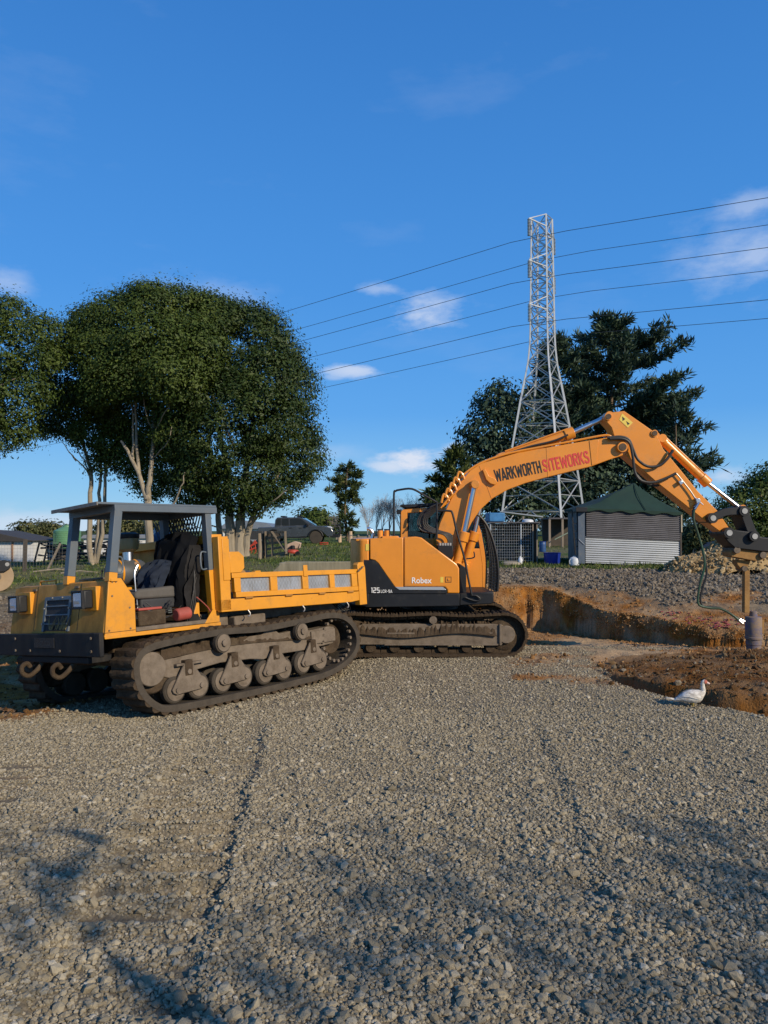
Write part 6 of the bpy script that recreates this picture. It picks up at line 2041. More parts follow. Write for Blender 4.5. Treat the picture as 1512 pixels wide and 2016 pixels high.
def build_shed():
    D = 29.4
    bl, br, tl, tr = at(1153, 1106, D), at(1340, 1113, D), at(1157, 1001, D), at(1343, 1010, D)
    b = Vector(((bl.x + br.x) / 2, D + 1.4, bl.z))
    S = thing('shed', 'corrugated iron shed with dark green tarpaulin roof behind the berm', 'shed', b)
    x0, x1 = bl.x - b.x, br.x - b.x
    z0a, z0b = bl.z - b.z - .04, br.z - b.z - .04
    z1a, z1b = tl.z - b.z, tr.z - b.z
    y0, y1 = D - b.y, 1.4
    ma, mb_ = z0a + (z1a - z0a) * .485, z0b + (z1b - z0b) * .485
    corr(x0, x1, z0a, ma, z0b, mb_, 12, .011, y0).build('light_sheet', M_tin, S)
    corr(x0 + .03, x1 - .02, ma - .03, z1a - .05, mb_ - .03, z1b - .05, 14, .011, y0 - .03).build('dark_sheet', M_tindark, S)
    MB().bar((x0 + .05, y0 - .05, z1a - .03), ((x0 + x1) / 2, y0 - .05, (z1a + z1b) / 2 - .01), .09, .05).build('batten', M_batten, S, .004)
    MB().bar(((x0 + x1) / 2 + .02, y0 - .06, (z1a + z1b) / 2), (x1 + .02, y0 - .06, z1b - .03), .06, .05).build('batten', M_batten, S, .004)
    MB().bx(x1 - .02, x1 + .04, y0 - .04, y0 + .05, z0b, z1b - .03).build('corner_board', M_wooddark, S, .004)
    MB().bx(x1 - .0, x1 + .055, y0 - .075, y0 - .045, z0b + 1.3, z1b - .05).build('corner_flash', M_batten, S, .004)
    # side and back walls
    MB().bx(x0, x0 + .03, y0 + .04, y1, z0a, z1a).build('side_wall', M_tindark, S)
    MB().bx(x1 - .03, x1, y0 + .06, y1, z0b, z1b).build('side_wall', M_tindark, S)
    MB().bx(x0 + .03, x1 - .03, y1 - .03, y1, z0a, z1a).build('back_wall', M_tindark, S)
    # roof: tarp over a hipped frame, sagging between rafters
    apex = at(1248, 951, D + 1.4) - b
    nu, nv = 33, 33
    vv = []
    xr0, xr1 = x0 - .14, x1 + .06
    for j in range(nv):
        v = j / (nv - 1)
        for i in range(nu):
            u = i / (nu - 1)
            X = xr0 + (xr1 - xr0) * u
            Y = y0 - .12 + (y1 - y0 + .2) * v
            eave = z1a + .02 + (z1b - z1a) * u
            uu = (X - apex.x) / ((xr1 - apex.x) if X > apex.x else (apex.x - xr0))
            k = max(abs(uu), abs(2 * v - 1))
            z = eave + (apex.z - eave) * (1 - k) - .10 * math.sin(PI * k) * (.6 + .4 * math.sin(9 * u + 4 * v))
            if abs(abs(uu) - abs(2 * v - 1)) < .06:
                z += .05 * (1 - k)
            vv.append((X, Y, z + .008 * math.sin(37 * u) * math.sin(29 * v)))
    ff = [(j * nu + i, j * nu + i + 1, (j + 1) * nu + i + 1, (j + 1) * nu + i) for j in range(nv - 1) for i in range(nu - 1)]
    rim = [i for i in range(nu)] + [(j + 1) * nu - 1 for j in range(1, nv)] + [(nv - 1) * nu + i for i in range(nu - 2, -1, -1)] + [j * nu for j in range(nv - 2, 0, -1)]
    n0 = len(vv)
    for k, r in enumerate(rim):
        p = vv[r]
        vv.append((p[0], p[1], p[2] - .09 - .04 * math.sin(k * .9)))
    ff += [(rim[k], rim[(k + 1) % len(rim)], n0 + (k + 1) % len(rim), n0 + k) for k in range(len(rim))]
    rf = MB().add(vv, ff).build('roof', M_tarp, S)
    rg2 = [at(1247, 952, D + 1.35) - b, at(1254, 972, D + .8) - b, at(1262, 990, D + .3) - b, at(1271, 1004, D - .12) - b]
    MB().tube([p + Vector((0, -.02, .0)) for p in rg2], .018, 6).build('tarp_seam', M_tarp, rf)
    # door leaf and sheet standing open at the left end
    px0, px1 = at(1139, 1104, D - .3), at(1152, 1107, D - .3)
    MB().add([], [])
    dl = MB().box(((px0.x + px1.x) / 2 - b.x, y0 - .25, (z0a + z1a) / 2 - .02), (px1.x - px0.x, .05, z1a - z0a)).build('door', mat('blue_grey_board', lin('#4d5a68'), .7, var=.2, dirt=lin('#7b7a76'), dirt_amt=.3), S, .006)
    MB().bar((px0.x - b.x + .02, y0 - .285, z0a + .9), (px1.x - b.x - .02, y0 - .285, z0a + .7), .04, .02).build('door_brace', M_galv, dl)
    # light grey mortared strip along the left edge top
    lean = thing('steel_stand', 'thin dark steel stand beside the shed door', 'stand', at(1128, 1092, D - .2) - Vector((0, 0, .02)))
    lb = lean.location
    for a, c in (((1126, 1005), (1133, 1092)), ((1136, 1006), (1139, 1092))):
        MB().bar(at(*a, D - .2) - lb, at(*c, D - .2) - lb, .05, .05).build('leg', M_blk2, lean)
    MB().bx((at(1124, 0, D - .2) - lb).x, (at(1146, 0, D - .2) - lb).x, -.3, .3, (at(0, 1008, D - .2) - lb).z, (at(0, 999, D - .2) - lb).z).build('top_tray', M_blk2, lean, .01)
    for k in range(4):
        MB().bar(at(1127 + k, 1030 + 15 * k, D - .2) - lb, at(1137 + k * .6, 1032 + 15 * k, D - .2) - lb, .025, .025).build('rung', M_blk2, lean)
build_shed()

def mesh_panel(parent, p00, p10, p01, p11, nu, nv, r, m, name='mesh_wire'):
    L = lambda u, v: (p00.lerp(p10, u)).lerp(p01.lerp(p11, u), v)
    for i in range(nu + 1):
        MB().tube([L(i / nu, 0), L(i / nu, 1)], r, 4, False).build(name, m, parent, smooth=False)
    for j in range(nv + 1):
        MB().tube([L(0, j / nv), L(1, j / nv)], r, 4, False).build(name, m, parent, smooth=False)
def build_enclosure():
    D = 30.6
    b = at(1015, 1098, D)
    b.z = gz(b.x, b.y) - .03
    K = thing('animal_pen', 'wire mesh pen with dark boarded back next to the shed', 'pen', b)
    q = lambda a, c, dd=0: at(a, c, D + dd) - b
    x0, x1 = q(962, 0).x, q(1052, 0).x
    zt = q(0, 1030).z
    for a in (962, 1021, 1044, 1052):
        MB().bx(q(a, 0).x - .025, q(a, 0).x + .025, -.03, .03, -.02, zt).build('post', M_wood if a > 1040 else M_galv, K, .004)
    mesh_panel(K, Vector((x0, -.01, .02)), Vector((q(1044, 0).x, -.01, .02)), Vector((x0, -.01, zt - .03)), Vector((q(1044, 0).x, -.01, zt - .03)), 18, 14, .006, M_galv)
    MB().bx(x0 - .1, x1 + .12, -.1, 1.5, zt, zt + .05).build('roof_sheet', M_tindark, K, .006)
    for k in range(7):
        MB().bx(x0, x1, 1.40, 1.44, k * zt / 7 + .01, (k + 1) * zt / 7 - .01).build('board', M_wooddark, K, .003)
    MB().bx(x1 - .03, x1, .05, 1.38, 0, zt).build('side_board', M_wooddark, K)
    MB().bx(x0 + .3, x0 + 1.1, .7, 1.3, 0, .55).build('nest_box', M_wooddark, K, .01)
    o = MB().bx(q(960, 0).x, q(991, 0).x, .1, 1.3, zt + .06, zt + .42).build('covered_stack', M_bluetarp, None, .04, origin=-b, seg=3)
    tag(o, 'stack covered by a light blue tarpaulin on top of the pen', 'tarpaulin')
    o = MB().lathe([(.02, 0), (.24, 0), (.22, .07), (.14, .11), (.01, .12)], (q(1037, 0).x, .3, zt + .052), 'z', 16).build('feed_bag', M_whiteplas, None, origin=-b)
    tag(o, 'white bag lying on the pen roof', 'bag')
    # jug and stone
    p = at(1024, 1097, D - .3)
    p.z = gz(p.x, p.y)
    J = thing('white_jug', 'white plastic jug standing before the mesh pen', 'jug', p)
    MB().lathe([(.02, 0), (.085, .0), (.09, .03), (.09, .19), (.06, .25), (.03, .27), (.03, .31), (.01, .315)], (0, 0, 0), 'z', 18).build('body', M_whiteplas, J)
    MB().tube(catmull([(.04, 0, .26), (.10, 0, .24), (.10, 0, .14), (.085, 0, .12)], 4), .012, 6).build('handle', M_whiteplas, J)
    # flat stone / sandbag
    p = at(1005, 1100, D - .9)
    p.z = gz(p.x, p.y)
    o = MB().lathe([(.05, -.03), (.26, 0), (.25, .09), (.15, .15), (.02, .16)], (0, 0, 0), 'z', 14).build('flat_stone', mat('pale_stone', lin('#8d8474'), .9, var=.2, bump=.4), None)
    o.location = p
    o.scale = (1.5, 1, .8)
    tag(o, 'flat pale stone on the grass before the pen', 'stone')
    # blue tub
    p = at(1087, 1101, 30.2)
    p.z = gz(p.x, p.y) - .02
    o = MB().lathe([(.02, 0), (.29, 0), (.30, .02), (.325, .43), (.34, .45), (.34, .47), (.315, .47), (.285, .05), (.02, .04)], (0, 0, 0), 'z', 32).build('blue_tub', M_blueplas, None)
    o.location = p
    tag(o, 'deep blue plastic tub on the grass between pen and shed', 'tub')
    # white keg
    p = at(1131, 1104, 29.3)
    p.z = gz(p.x, p.y) - .02
    K2 = thing('white_keg', 'small white plastic keg by the shed door', 'keg', p)
    MB().lathe([(.02, 0), (.13, .0), (.19, .06), (.205, .2), (.18, .31), (.10, .36), (.06, .37), (.06, .4), (.01, .405)], (0, 0, 0), 'z', 24).build('body', M_whiteplas, K2)
    MB().tube(catmull([(-.14, -.1, .30), (-.22, -.1, .22), (-.2, -.1, .1)], 4), .014, 6).build('handle', M_whiteplas, K2)
    # blue barrel farther back on a plank
    p = at(1068, 1062, 40)
    B = thing('blue_barrel', 'blue barrel standing behind the pen under the tower', 'barrel', Vector((p.x, p.y, gz(p.x, p.y))))
    MB().lathe([(.02, 0), (.27, 0), (.29, .05), (.29, .3), (.305, .32), (.29, .34), (.29, .62), (.305, .64), (.29, .66), (.27, .9), (.02, .9)], (0, 0, 0), 'z', 24).build('body', mat('faded_blue_plastic', (.02, .07, .20), .5, var=.2), B)
    MB().lathe([(.28, .0), (.30, .0), (.30, .03), (.28, .03)], (0, 0, .875), 'z', 24).build('rim', M_blueplas, B)
    B.scale = (.6, .6, .6)
    # open lean-to behind the tower
    D2 = 46
    b2 = at(1030, 1070, D2)
    b2.z = gz(b2.x, b2.y)
    L = thing('lean_to', 'low open lean-to with pale roof sheet behind the tower foot', 'lean-to', b2)
    q2 = lambda a, c, dd=0: at(a, c, D2 + dd) - b2
    MB().add([q2(985, 1006, 0), q2(1069, 1016, 0), q2(1069, 1018, 2.5), q2(985, 1009, 2.5), q2(985, 1008, 0), q2(1069, 1018.5, 0), q2(1069, 1020.5, 2.5), q2(985, 1011.5, 2.5)], [(0, 1, 2, 3), (7, 6, 5, 4), (0, 4, 5, 1), (1, 5, 6, 2), (2, 6, 7, 3), (3, 7, 4, 0)]).build('roof_sheet', M_tin, L)
    for a in (988, 1030, 1066):
        MB().bar(q2(a, 1014 + (a - 988) * .06, .1), Vector((q2(a, 0).x, .1, 0)), .1, .1).build('post', M_wood, L)
    MB().bx(q2(985, 0).x, q2(1066, 0).x, 2.3, 2.36, 0, 1.2).build('back_wall', M_wooddark, L)
    # second shed to its right
    b3 = at(1110, 1075, 44)
    b3.z = gz(b3.x, b3.y)
    q3 = lambda a, c, dd=0: at(a, c, 44 + dd) - b3
    S = thing('low_shed', 'low dark shed with timber posts behind the tower legs', 'shed', b3)
    MB().bx(q3(1075, 0).x, q3(1150, 0).x, 0, 2.2, q3(0, 1022).z, q3(0, 1019).z).build('roof', M_tindark, S, .006)
    for a in (1077, 1102, 1117, 1146):
        MB().bx(q3(a, 0).x - .06, q3(a, 0).x + .06, .02, .14, 0, q3(0, 1022).z).build('post', M_wood, S, .004)
    MB().bx(q3(1077, 0).x, q3(1148, 0).x, 2.0, 2.06, 0, q3(0, 1022).z).build('back_wall', M_wooddark, S)
    MB().bar(q3(1092, 1062, -.2), q3(1120, 1048, -.2), .08, .05).build('loose_plank', mat('green_plank', lin('#7f8d7b'), .8), S)
    # brush heap of pale chips between pen and shed
    # A-frame of timber right of the shed
    p = at(1187, 1096, 31) - Vector((0, 0, 0))
    b4 = at(1368, 1096, 31.5)
    # timber trestle
    D4 = 31.5
    t0 = at(1366, 1096, D4)
    t0.z = gz(t0.x, t0.y) - .02
    F4 = thing('timber_trestle', 'small timber trestle standing right of the shed', 'trestle', t0)
    hgt = .55
    for dx, e in ((-.12, .04), (.16, .02)):
        MB().bar(Vector((dx, 0, 0)), Vector((e, 0, hgt)), .06, .07).build('leg', M_batten, F4)
    MB().bar(Vector((-.05, -.03, .16)), Vector((.12, -.03, .13)), .05, .05).build('rail', M_batten, F4)
    MB().bar(Vector((-.25, .05, .03)), Vector((.3, .05, .03)), .06, .06).build('foot', M_batten, F4)
    # lengths of black pipe lying by the clay pile
    for k in range(3):
        a, c = at(1382 + 4 * k, 1082 - 3 * k, 30.5 + .3 * k), at(1432 + 3 * k, 1074 - 4 * k, 31.2 + .3 * k)
        o = MB().cyl(a, c, .15, n=20).build('black_pipe', M_blk2, None)
        tag(o, ['lowest black pipe lying behind the clay pile', 'middle black pipe lying behind the clay pile', 'topmost black pipe lying behind the clay pile'][k], 'pipe', 'black pipes behind the clay pile')
build_enclosure()

def build_clay_pile():
    rg = np.random.default_rng(6)
    c = at(1456, 1138, 25.2)
    b = Vector((c.x, 25.8, gz(c.x, 25.8) - .05))
    T = thing('clay_pile', 'heap of pale ochre clay lumps beside the shed', 'pile', b)
    nu, nv = 50, 40
    vv = []
    for j in range(nv):
        for i in range(nu):
            x, y = -2.2 + 4.6 * i / (nu - 1), -1.1 + 2.4 * j / (nv - 1)
            r = math.hypot(x / 2.2, y / 1.15)
            h = max(0.0, 1 - r * r)
            z = 1.05 * h ** .8 * (1 + .25 * math.sin(x * 2.1 + 1)) + float(fbm(np.array([x * 3.0]), np.array([y * 3.0]), 4)[0]) * .13 * min(1, h * 4) - .12 * (h <= 0)
            vv.append((x, y, z))
    MB().add(vv, [(j * nu + i, j * nu + i + 1, (j + 1) * nu + i + 1, (j + 1) * nu + i) for j in range(nv - 1) for i in range(nu - 1)]).build('heap', mat('ochre_clay', lin('#a38a62'), .95, var=.3, scale=4, bump=.8, bscale=9, spec=.1), T)
    n = 2600
    x, y = rg.uniform(-2.3, 2.4, n), rg.uniform(-1.2, 1.0, n)
    h = np.clip(1 - (x / 2.3) ** 2 - (y / 1.2) ** 2, 0, 1)
    z = 1.05 * h ** .8 * (1 + .25 * np.sin(x * 2.1 + 1)) + .01
    s = .075 * np.exp(rg.normal(0, .5, n))
    k = (h > 0.02) | (rg.random(n) < .25)
    km = stone_mat('ochre_lump', [(0.0, lin('#8a6e48')), (0.5, lin('#ad9368')), (1.0, lin('#c6b48f'))])
    col = rock_protos('ochre_lump', km, 5, 41, 1, .25)
    scatter('lumps', np.stack([x, y, z], -1)[k], np.minimum(s, .34)[k], col, 5, 12, None, .9, T)
    # red survey paint on the lip
    rgp = random.Random(5)
    pm = mat('survey_paint', lin('#96404a'), .95, var=.3)
    for i, (px, py, n_, w) in enumerate(((1318, 1210, 9, .22), (1372, 1222, 10, .25), (1420, 1232, 14, .30), (1440, 1226, 8, .2))):
        mb = MB()
        for k in range(n_ * 2):
            # find the ground on the view's line: walk out until it meets the sheet
            qx, qy = px + rgp.gauss(0, 13), py + rgp.gauss(0, 4)
            D = 14.0
            while D < 24:
                p = at(qx, qy, D)
                if gz(p.x, p.y) >= p.z:
                    break
                D += .06
            s = rgp.uniform(.02, .05)
            a = rgp.uniform(0, PI)
            zc = gz(p.x, p.y) + .012
            mb.prism([(p.x + s * math.cos(a + t) * (1 if t_ % 2 else .6), p.y + s * .9 * math.sin(a + t)) for t_, t in enumerate((0, 1.1, 2.2, 3.2, 4.2, 5.3))], 'z', zc, zc + .01)
        o = mb.build('survey_mark', pm, None, smooth=False)
        tag(o, ['red survey paint mark farthest left on the trench lip', 'red survey paint mark second along the trench lip', 'large red survey paint mark nearest the auger drive', 'faint red survey paint mark above the large one'][i], 'paint mark', 'survey paint on the trench lip')
        o['kind'] = 'stuff'
build_clay_pile()

# ------------------------------------------------------------------ left yard: tank, white shed, fence, branches
M_fwire = mat('old_wire', (.22, .22, .21), .6, .4)
def build_left_yard():
    D = 52
    c = at(132, 1080, D)
    zb = at(0, 1082, D).z
    T = thing('water_tank', 'large ribbed green plastic water tank behind the fence', 'water tank', Vector((c.x, c.y, zb)))
    rr = 25.5 * D / F
    hh = at(0, 1046, D).z - zb
    prof = [(.02, 0), (rr, 0)]
    for k in range(9):
        z = hh * k / 9
        prof += [(rr, z + .01), (rr, z + hh / 18), (rr - .012, z + hh / 15)]
    top = at(0, 1036, D).z - zb
    prof += [(rr, hh), (rr * .93, hh + .05), (rr * .35, top - .04), (.30, top - .02), (.30, top + .03), (.26, top + .06), (.02, top + .06)]
    MB().lathe(prof, (0, 0, 0), 'z', 44).build('tank_body', mat('tank_green', lin('#5f8a63'), .45, var=.1, scale=1.5), T)
    MB().lathe([(.02, 0), (.22, 0), (.2, .06), (.02, .08)], (0, 0, top + .062), 'z', 20).build('lid', mat('tank_lid', lin('#3d5a45'), .5), T)
    mid_gz = gz(c.x, c.y)
    st = MB()
    MB().lathe([(.05, 0), (rr * .96, 0), (rr * .96, zb - mid_gz), (.05, zb - mid_gz)], (0, 0, mid_gz - zb), 'z', 24).build('plinth', M_wooddark, T)
    MB().tube([(-.5, -rr - .05, .1), (-.5, -rr - .05, hh * .9)], .03, 8).build('downpipe', mat('tank_pipe', lin('#47694c'), .5), T)
    # white shed
    D = 50
    b = at(40, 1104, D)
    b.z = gz(b.x, b.y) - .1
    q = lambda a, c_, dd=0: at(a, c_, D + dd) - b
    S = thing('white_shed', 'long white rendered shed with low dark roof at the left', 'shed', b)
    wm = mat('white_render', (.62, .61, .58), .85, var=.10, scale=.8, dirt=lin('#8a7f70'), dirt_amt=.25, dirt_scale=1.2, stretch=(1, 1, .4))
    MB().bx(q(-70, 0).x, q(78, 0).x, 0, 4, 0, q(0, 1064).z).build('wall', wm, S, .01)
    MB().prism([(q(-110, 0).x, q(0, 1040).z), (q(-10, 0).x, q(0, 1045).z), (q(66, 0).x, q(0, 1061).z), (q(82, 0).x, q(0, 1064).z), (q(82, 0).x, q(0, 1066).z), (q(-110, 0).x, q(0, 1066).z)], 'y', -.3, 4.2).build('roof', mat('dark_roof', lin('#3b3836'), .85, var=.15), S, .01)
    for a in (36,):
        MB().bx(q(a, 0).x, q(a, 0).x + .10, -.06, 0.0, 0, q(0, 1066).z).build('rust_stain_pipe', mat('rusty_pipe', lin('#8d6f57'), .9, var=.3), S)
    # far white house seen behind trunks
    b = at(235, 1072, 60)
    b.z = gz(b.x, b.y)
    q = lambda a, c_, dd=0: at(a, c_, 60 + dd) - b
    S = thing('white_house', 'low white building glimpsed between the thin tree stems', 'building', b)
    MB().bx(q(175, 0).x, q(300, 0).x, 0, 5, 0, q(0, 1060).z).build('wall', wm, S, .01)
    MB().prism([(q(170, 0).x, q(0, 1060).z), (q(305, 0).x, q(0, 1060).z), (q(300, 0).x, q(0, 1053).z), (q(176, 0).x, q(0, 1053).z)], 'y', -.2, 5.2).build('roof', mat('grey_roof', lin('#7d828a'), .7), S, .01)
    for a in (196, 225, 252):
        MB().bx(q(a, 0).x, q(a + 9, 0).x, -.03, .02, q(0, 1070).z, q(0, 1063.5).z).build('window', M_glassy, S)
    # grey roofs behind the big tree, right
    b = at(505, 1062, 75)
    b.z = gz(b.x, b.y)
    q = lambda a, c_, dd=0: at(a, c_, 75 + dd) - b
    S = thing('grey_house', 'grey roofed house peeping out behind the pickup tray', 'building', b)
    MB().bx(q(440, 0).x, q(540, 0).x, 0, 6, 0, q(0, 1040).z).build('wall', wm, S)
    MB().prism([(q(435, 0).x, q(0, 1041).z), (q(546, 0).x, q(0, 1041).z), (q(530, 0).x, q(0, 1030).z), (q(478, 0).x, q(0, 1024).z), (q(450, 0).x, q(0, 1030).z)], 'y', -.3, 6.3).build('roof', mat('slate_roof', lin('#6f7780'), .6), S)
    for a in (490, 512):
        MB().bx(q(a, 0).x, q(a + 12, 0).x, -.04, .02, q(0, 1052).z, q(0, 1044).z).build('window', M_glassy, S)
    # stacked branches as a dead hedge
    D = 37.5
    b = at(160, 1100, D)
    b.z = gz(b.x, b.y)
    q = lambda a, c_, dd=0: at(a, c_, D + dd) - b
    S = thing('dead_hedge', 'dead hedge of dark stacked branches in front of the tank', 'hedge', b)
    rg = random.Random(12)
    bm_ = mat('dark_branch', lin('#3a3838'), .9, var=.4, scale=2)
    for k in range(95):
        a = rg.uniform(74, 250)
        w = rg.uniform(14, 44)
        y = rg.uniform(1068, 1100)
        pts = [q(a, y, rg.gauss(0, .1)), q(a + w * .5, y + rg.gauss(0, 2.2), rg.gauss(0, .1)), q(a + w, y + rg.gauss(0, 3.5), rg.gauss(0, .1))]
        MB().tube(pts, [rg.uniform(.03, .055), .035, .015], 5, False).build('branch', bm_, S)
    for a in (78, 96, 118, 140, 163, 190, 214, 240):
        MB().bar(q(a, 1064 + rg.random() * 4, .1), Vector((q(a, 0).x, .1, -.05)), .07, .07).build('stake', bm_, S)
    # wire fence with its posts
    D = 30.5
    b = at(48, 1130, D)
    b.z = gz(b.x, b.y)
    q = lambda a, c_, dd=0: at(a, c_, D + dd) - b
    Fn = thing('wire_fence', 'wire mesh fence on a dark timber post crossing the grass', 'fence', b)
    MB().bar(Vector((0, 0, -.1)), q(50, 1062), .13, .13).build('post', M_wooddark, Fn, .01)
    for a, lean in ((-60, 0), (270, 2)):
        MB().bar(Vector((q(a, 0).x, 0, -.2)), q(a + lean, 1064), .11, .11).build('post', M_wooddark, Fn, .01)
    for k in range(9):
        z = .1 + k * .13
        MB().tube([(q(-60, 0).x, -.06, z), (0, -.07, z + .02), (q(270, 0).x, -.06, z - .02)], .003, 4, False).build('wire', M_fwire, Fn, smooth=False)
    for k in range(26):
        x = q(-20 + k * 6.2, 0).x
        MB().tube([(x, -.065, .1), (x, -.065, 1.16)], .003, 4, False).build('wire', M_fwire, Fn, smooth=False)
    for i, (a, c_) in enumerate((((119, 1070), (93, 1133)), ((149, 1070), (141, 1128)), ((212, 1072), (222, 1105)))):
        Dk = 31.0 + i * .4
        p1, p0 = at(*a, Dk), at(*c_, Dk)
        p0.z = gz(p0.x, p0.y) - .05
        o = MB().bar(Vector((0, 0, 0)), p1 - p0, .075, .07, up=(0, 1, 0)).build('leaning_stake', M_wood, None, .004)
        o.location = p0
        tag(o, ['pale stake leaning right, between fence post and canopy', 'thin stake just left of the front canopy post', 'stake leaning against the slim stems'][i], 'stake')
    # fallen sticks on the grass
    for i, (a, c_, Dk, w, L_, lb) in enumerate(((66, 1118, 29.5, .25, 1.5, 'long fallen branch on the grass right of the fence post'), (100, 1112, 30.4, -.35, 1.1, 'fallen branch crossing behind the leaning stake'), (206, 1112, 30.8, .15, 1.3, 'fallen branch on the grass seen between the canopy posts'), (120, 1126, 28.8, .05, 1.4, 'fallen branch nearest the dumper hood'))):
        p = at(a, c_, Dk)
        p.z = gz(p.x, p.y) + .03
        o = MB().tube([(0, 0, 0), (L_ * .5 * math.cos(w), L_ * .5 * math.sin(w), .09), (L_ * math.cos(w), L_ * math.sin(w), .03)], [.032, .024, .01], 5).build('fallen_branch', M_bark, None)
        o.location = p
        tag(o, lb, 'branch', 'fallen branches on the grass')
    # roller drum at the left edge
    D = 23.5
    c = at(-6, 1122, D)
    Rl = thing('roller_drum', 'clay covered steel drum cut off by the left edge', 'roller', Vector((c.x, c.y, gz(c.x, c.y) - .03)), R(27))
    r_ = .46
    MB().lathe([(.05, -.75), (r_ - .02, -.75), (r_, -.73), (r_, .73), (r_ - .02, .75), (.05, .75)], (0, .3, r_), 'y', 40).build('drum', mat('clay_drum', lin('#9a8468'), .9, var=.15, scale=3, bump=.2), Rl, .006)
    MB().prism([(-.6, r_ + .1), (.22, r_ + .16), (.36, r_ + .26), (.36, r_ + .46), (.2, r_ + .5), (-.6, r_ + .4)], 'y', -.56, -.5).build('frame_plate', M_blk2, Rl, .01)
    MB().cyl((.27, -.58, r_ + .37), (.27, -.5, r_ + .37), .06, n=16).build('pin', M_steel, Rl)
    MB().lathe([(.02, -.05), (.12, -.05), (.12, .05), (.02, .05)], (0, -.5, r_), 'y', 18).build('hub', M_mudpale, Rl)
build_left_yard()

# ------------------------------------------------------------------ gate, pickup and clutter behind the bed
def build_middle_yard():
    D = 36
    b = at(525, 1100, D)
    b.z = gz(b.x, b.y)
    q = lambda a, c_, dd=0: at(a, c_, D + dd) - b
    G = thing('timber_gate', 'weathered timber gate standing ajar behind the dump bed', 'gate', b)
    P0, P1 = q(523, 1097), q(565, 1089, -.9)
    T0, T1 = q(522, 1046), q(563, 1046, -.9)
    L = lambda u, v: P0.lerp(P1, u).lerp(T0.lerp(T1, u), v)
    for v in (.04, .30, .52, .74, .96):
        MB().bar(L(0, v), L(1, v), .03, .11).build('rail', M_wood, G, .004)
    for u in (.03, .34, .97):
        MB().bar(L(u, -.02) + Vector((0, -.04, 0)), L(u, 1.0) + Vector((0, -.04, 0)), .10, .03, up=(0, 1, 0)).build('stile', M_wood, G, .004)
    MB().bar(L(.34, .98) + Vector((0, -.07, 0)), L(.99, .06) + Vector((0, -.07, 0)), .09, .025, up=(0, 1, 0)).build('brace', M_wood, G, .004)
    gp = []
    for i, (a, lb, y0) in enumerate(((510, 'leaning grey post left of the timber gate', 1050), (519, 'dark hinge post of the timber gate', 1050))):
        p0 = at(a + 1, 1106 if i == 0 else 1098, D - .5 + i * .6)
        p1 = at(a, y0, D - .5 + i * .6)
        p0.z = gz(p0.x, p0.y) - .1
        T = thing('gate_post', lb, 'post', p0)
        MB().tube([Vector((0, 0, 0)), (p1 - p0) * .5 + Vector((.02, 0, 0)), p1 - p0], [.10, .10, .085], 12).build('post_shaft', M_wood if i == 0 else M_wooddark, T, .006)
        MB().tube([(0, -.10, .4), (.1, -.1, .5)], .012, 6).build('wire_tie', M_galv, T)
    # pickup
    D = 50
    b = at(585, 1078, D)
    b.z = gz(b.x, b.y)
    k = D / F
    V = thing('pickup_truck', 'dark grey double cab pickup with bull bar parked on the grass', 'pickup', b)
    M_car = mat('dark_grey_car_paint', (.062, .072, .082), .25, .3, var=.15, coat=.6, dirt=lin('#5d5648'), dirt_amt=.18, dirt_scale=1.5)
    X = lambda px: (px - 585) * k
    Z = lambda py: (1078 - py) * k
    w = 1.86
    body = [(X(512), Z(1062)), (X(512), Z(1046)), (X(543), Z(1045)), (X(600), Z(1042)), (X(640), Z(1043)), (X(654), Z(1047)), (X(658), Z(1054)), (X(657), Z(1063)), (X(646), Z(1064)), (X(640), Z(1058)), (X(634), Z(1053)), (X(622), Z(1052)), (X(613), Z(1055)), (X(608), Z(1064)), (X(566), Z(1066)), (X(556), Z(1066)), (X(553), Z(1057)), (X(543), Z(1054)), (X(532), Z(1057)), (X(528), Z(1065)), (X(520), Z(1065))]
    MB().prism(body, 'y', -w / 2, w / 2).build('body', M_car, V, .05, seg=3)
    cab = [(X(544), Z(1045.5)), (X(545), Z(1031)), (X(549), Z(1026.5)), (X(592), Z(1026)), (X(600), Z(1029)), (X(622), Z(1042.5)), (X(600), Z(1045))]
    vv, n = [], len(cab)
    for y, tuck in ((-w / 2 + .02, .13), (w / 2 - .02, .13)):
        for (x, z) in cab:
            f = max(0, min(1, (z - Z(1045)) / (Z(1026) - Z(1045))))
            vv.append((x, y * (1 - tuck * f), z))
    MB().add(vv, [tuple(range(n)), tuple(range(2 * n - 1, n - 1, -1))] + [(i, i + n, (i + 1) % n + n, (i + 1) % n) for i in range(n)]).build('cabin', M_car, V, .04, seg=3)
    def side(name, pts, m, push):
        vv2 = []
        for (px, py) in pts:
            f = max(0, min(1, (1045 - py) / 19))
            yy = -(w / 2 - .02) * (1 - .13 * f) - push
            vv2.append((X(px), yy, Z(py)))
        nn = len(vv2)
        vv2 += [(a, c + .012, d) for a, c, d in vv2]
        return MB().add(vv2, [tuple(range(nn)), tuple(range(2 * nn - 1, nn - 1, -1))] + [(i, i + nn, (i + 1) % nn + nn, (i + 1) % nn) for i in range(nn)]).build(name, m, V)
    side('window', [(547, 1042), (547.5, 1031), (551, 1029), (556, 1029), (556, 1042)], M_glassy, .006)
    side('window', [(558, 1042), (558, 1029), (571, 1028.6), (572, 1042)], M_glassy, .006)
    side('window', [(574, 1042), (573.5, 1028.6), (590, 1028.6), (596, 1030), (611, 1041.5)], M_glassy, .006)
    ws = MB()
    zt, zbm = Z(1028), Z(1042)
    ws.add([(X(600), -.66, zt), (X(600), .66, zt), (X(621), .80, zbm + .02), (X(621), -.80, zbm + .02)], [(0, 1, 2, 3)])
    o = ws.build('windscreen', M_glassy, V)
    o.location = (.03, 0, .02)
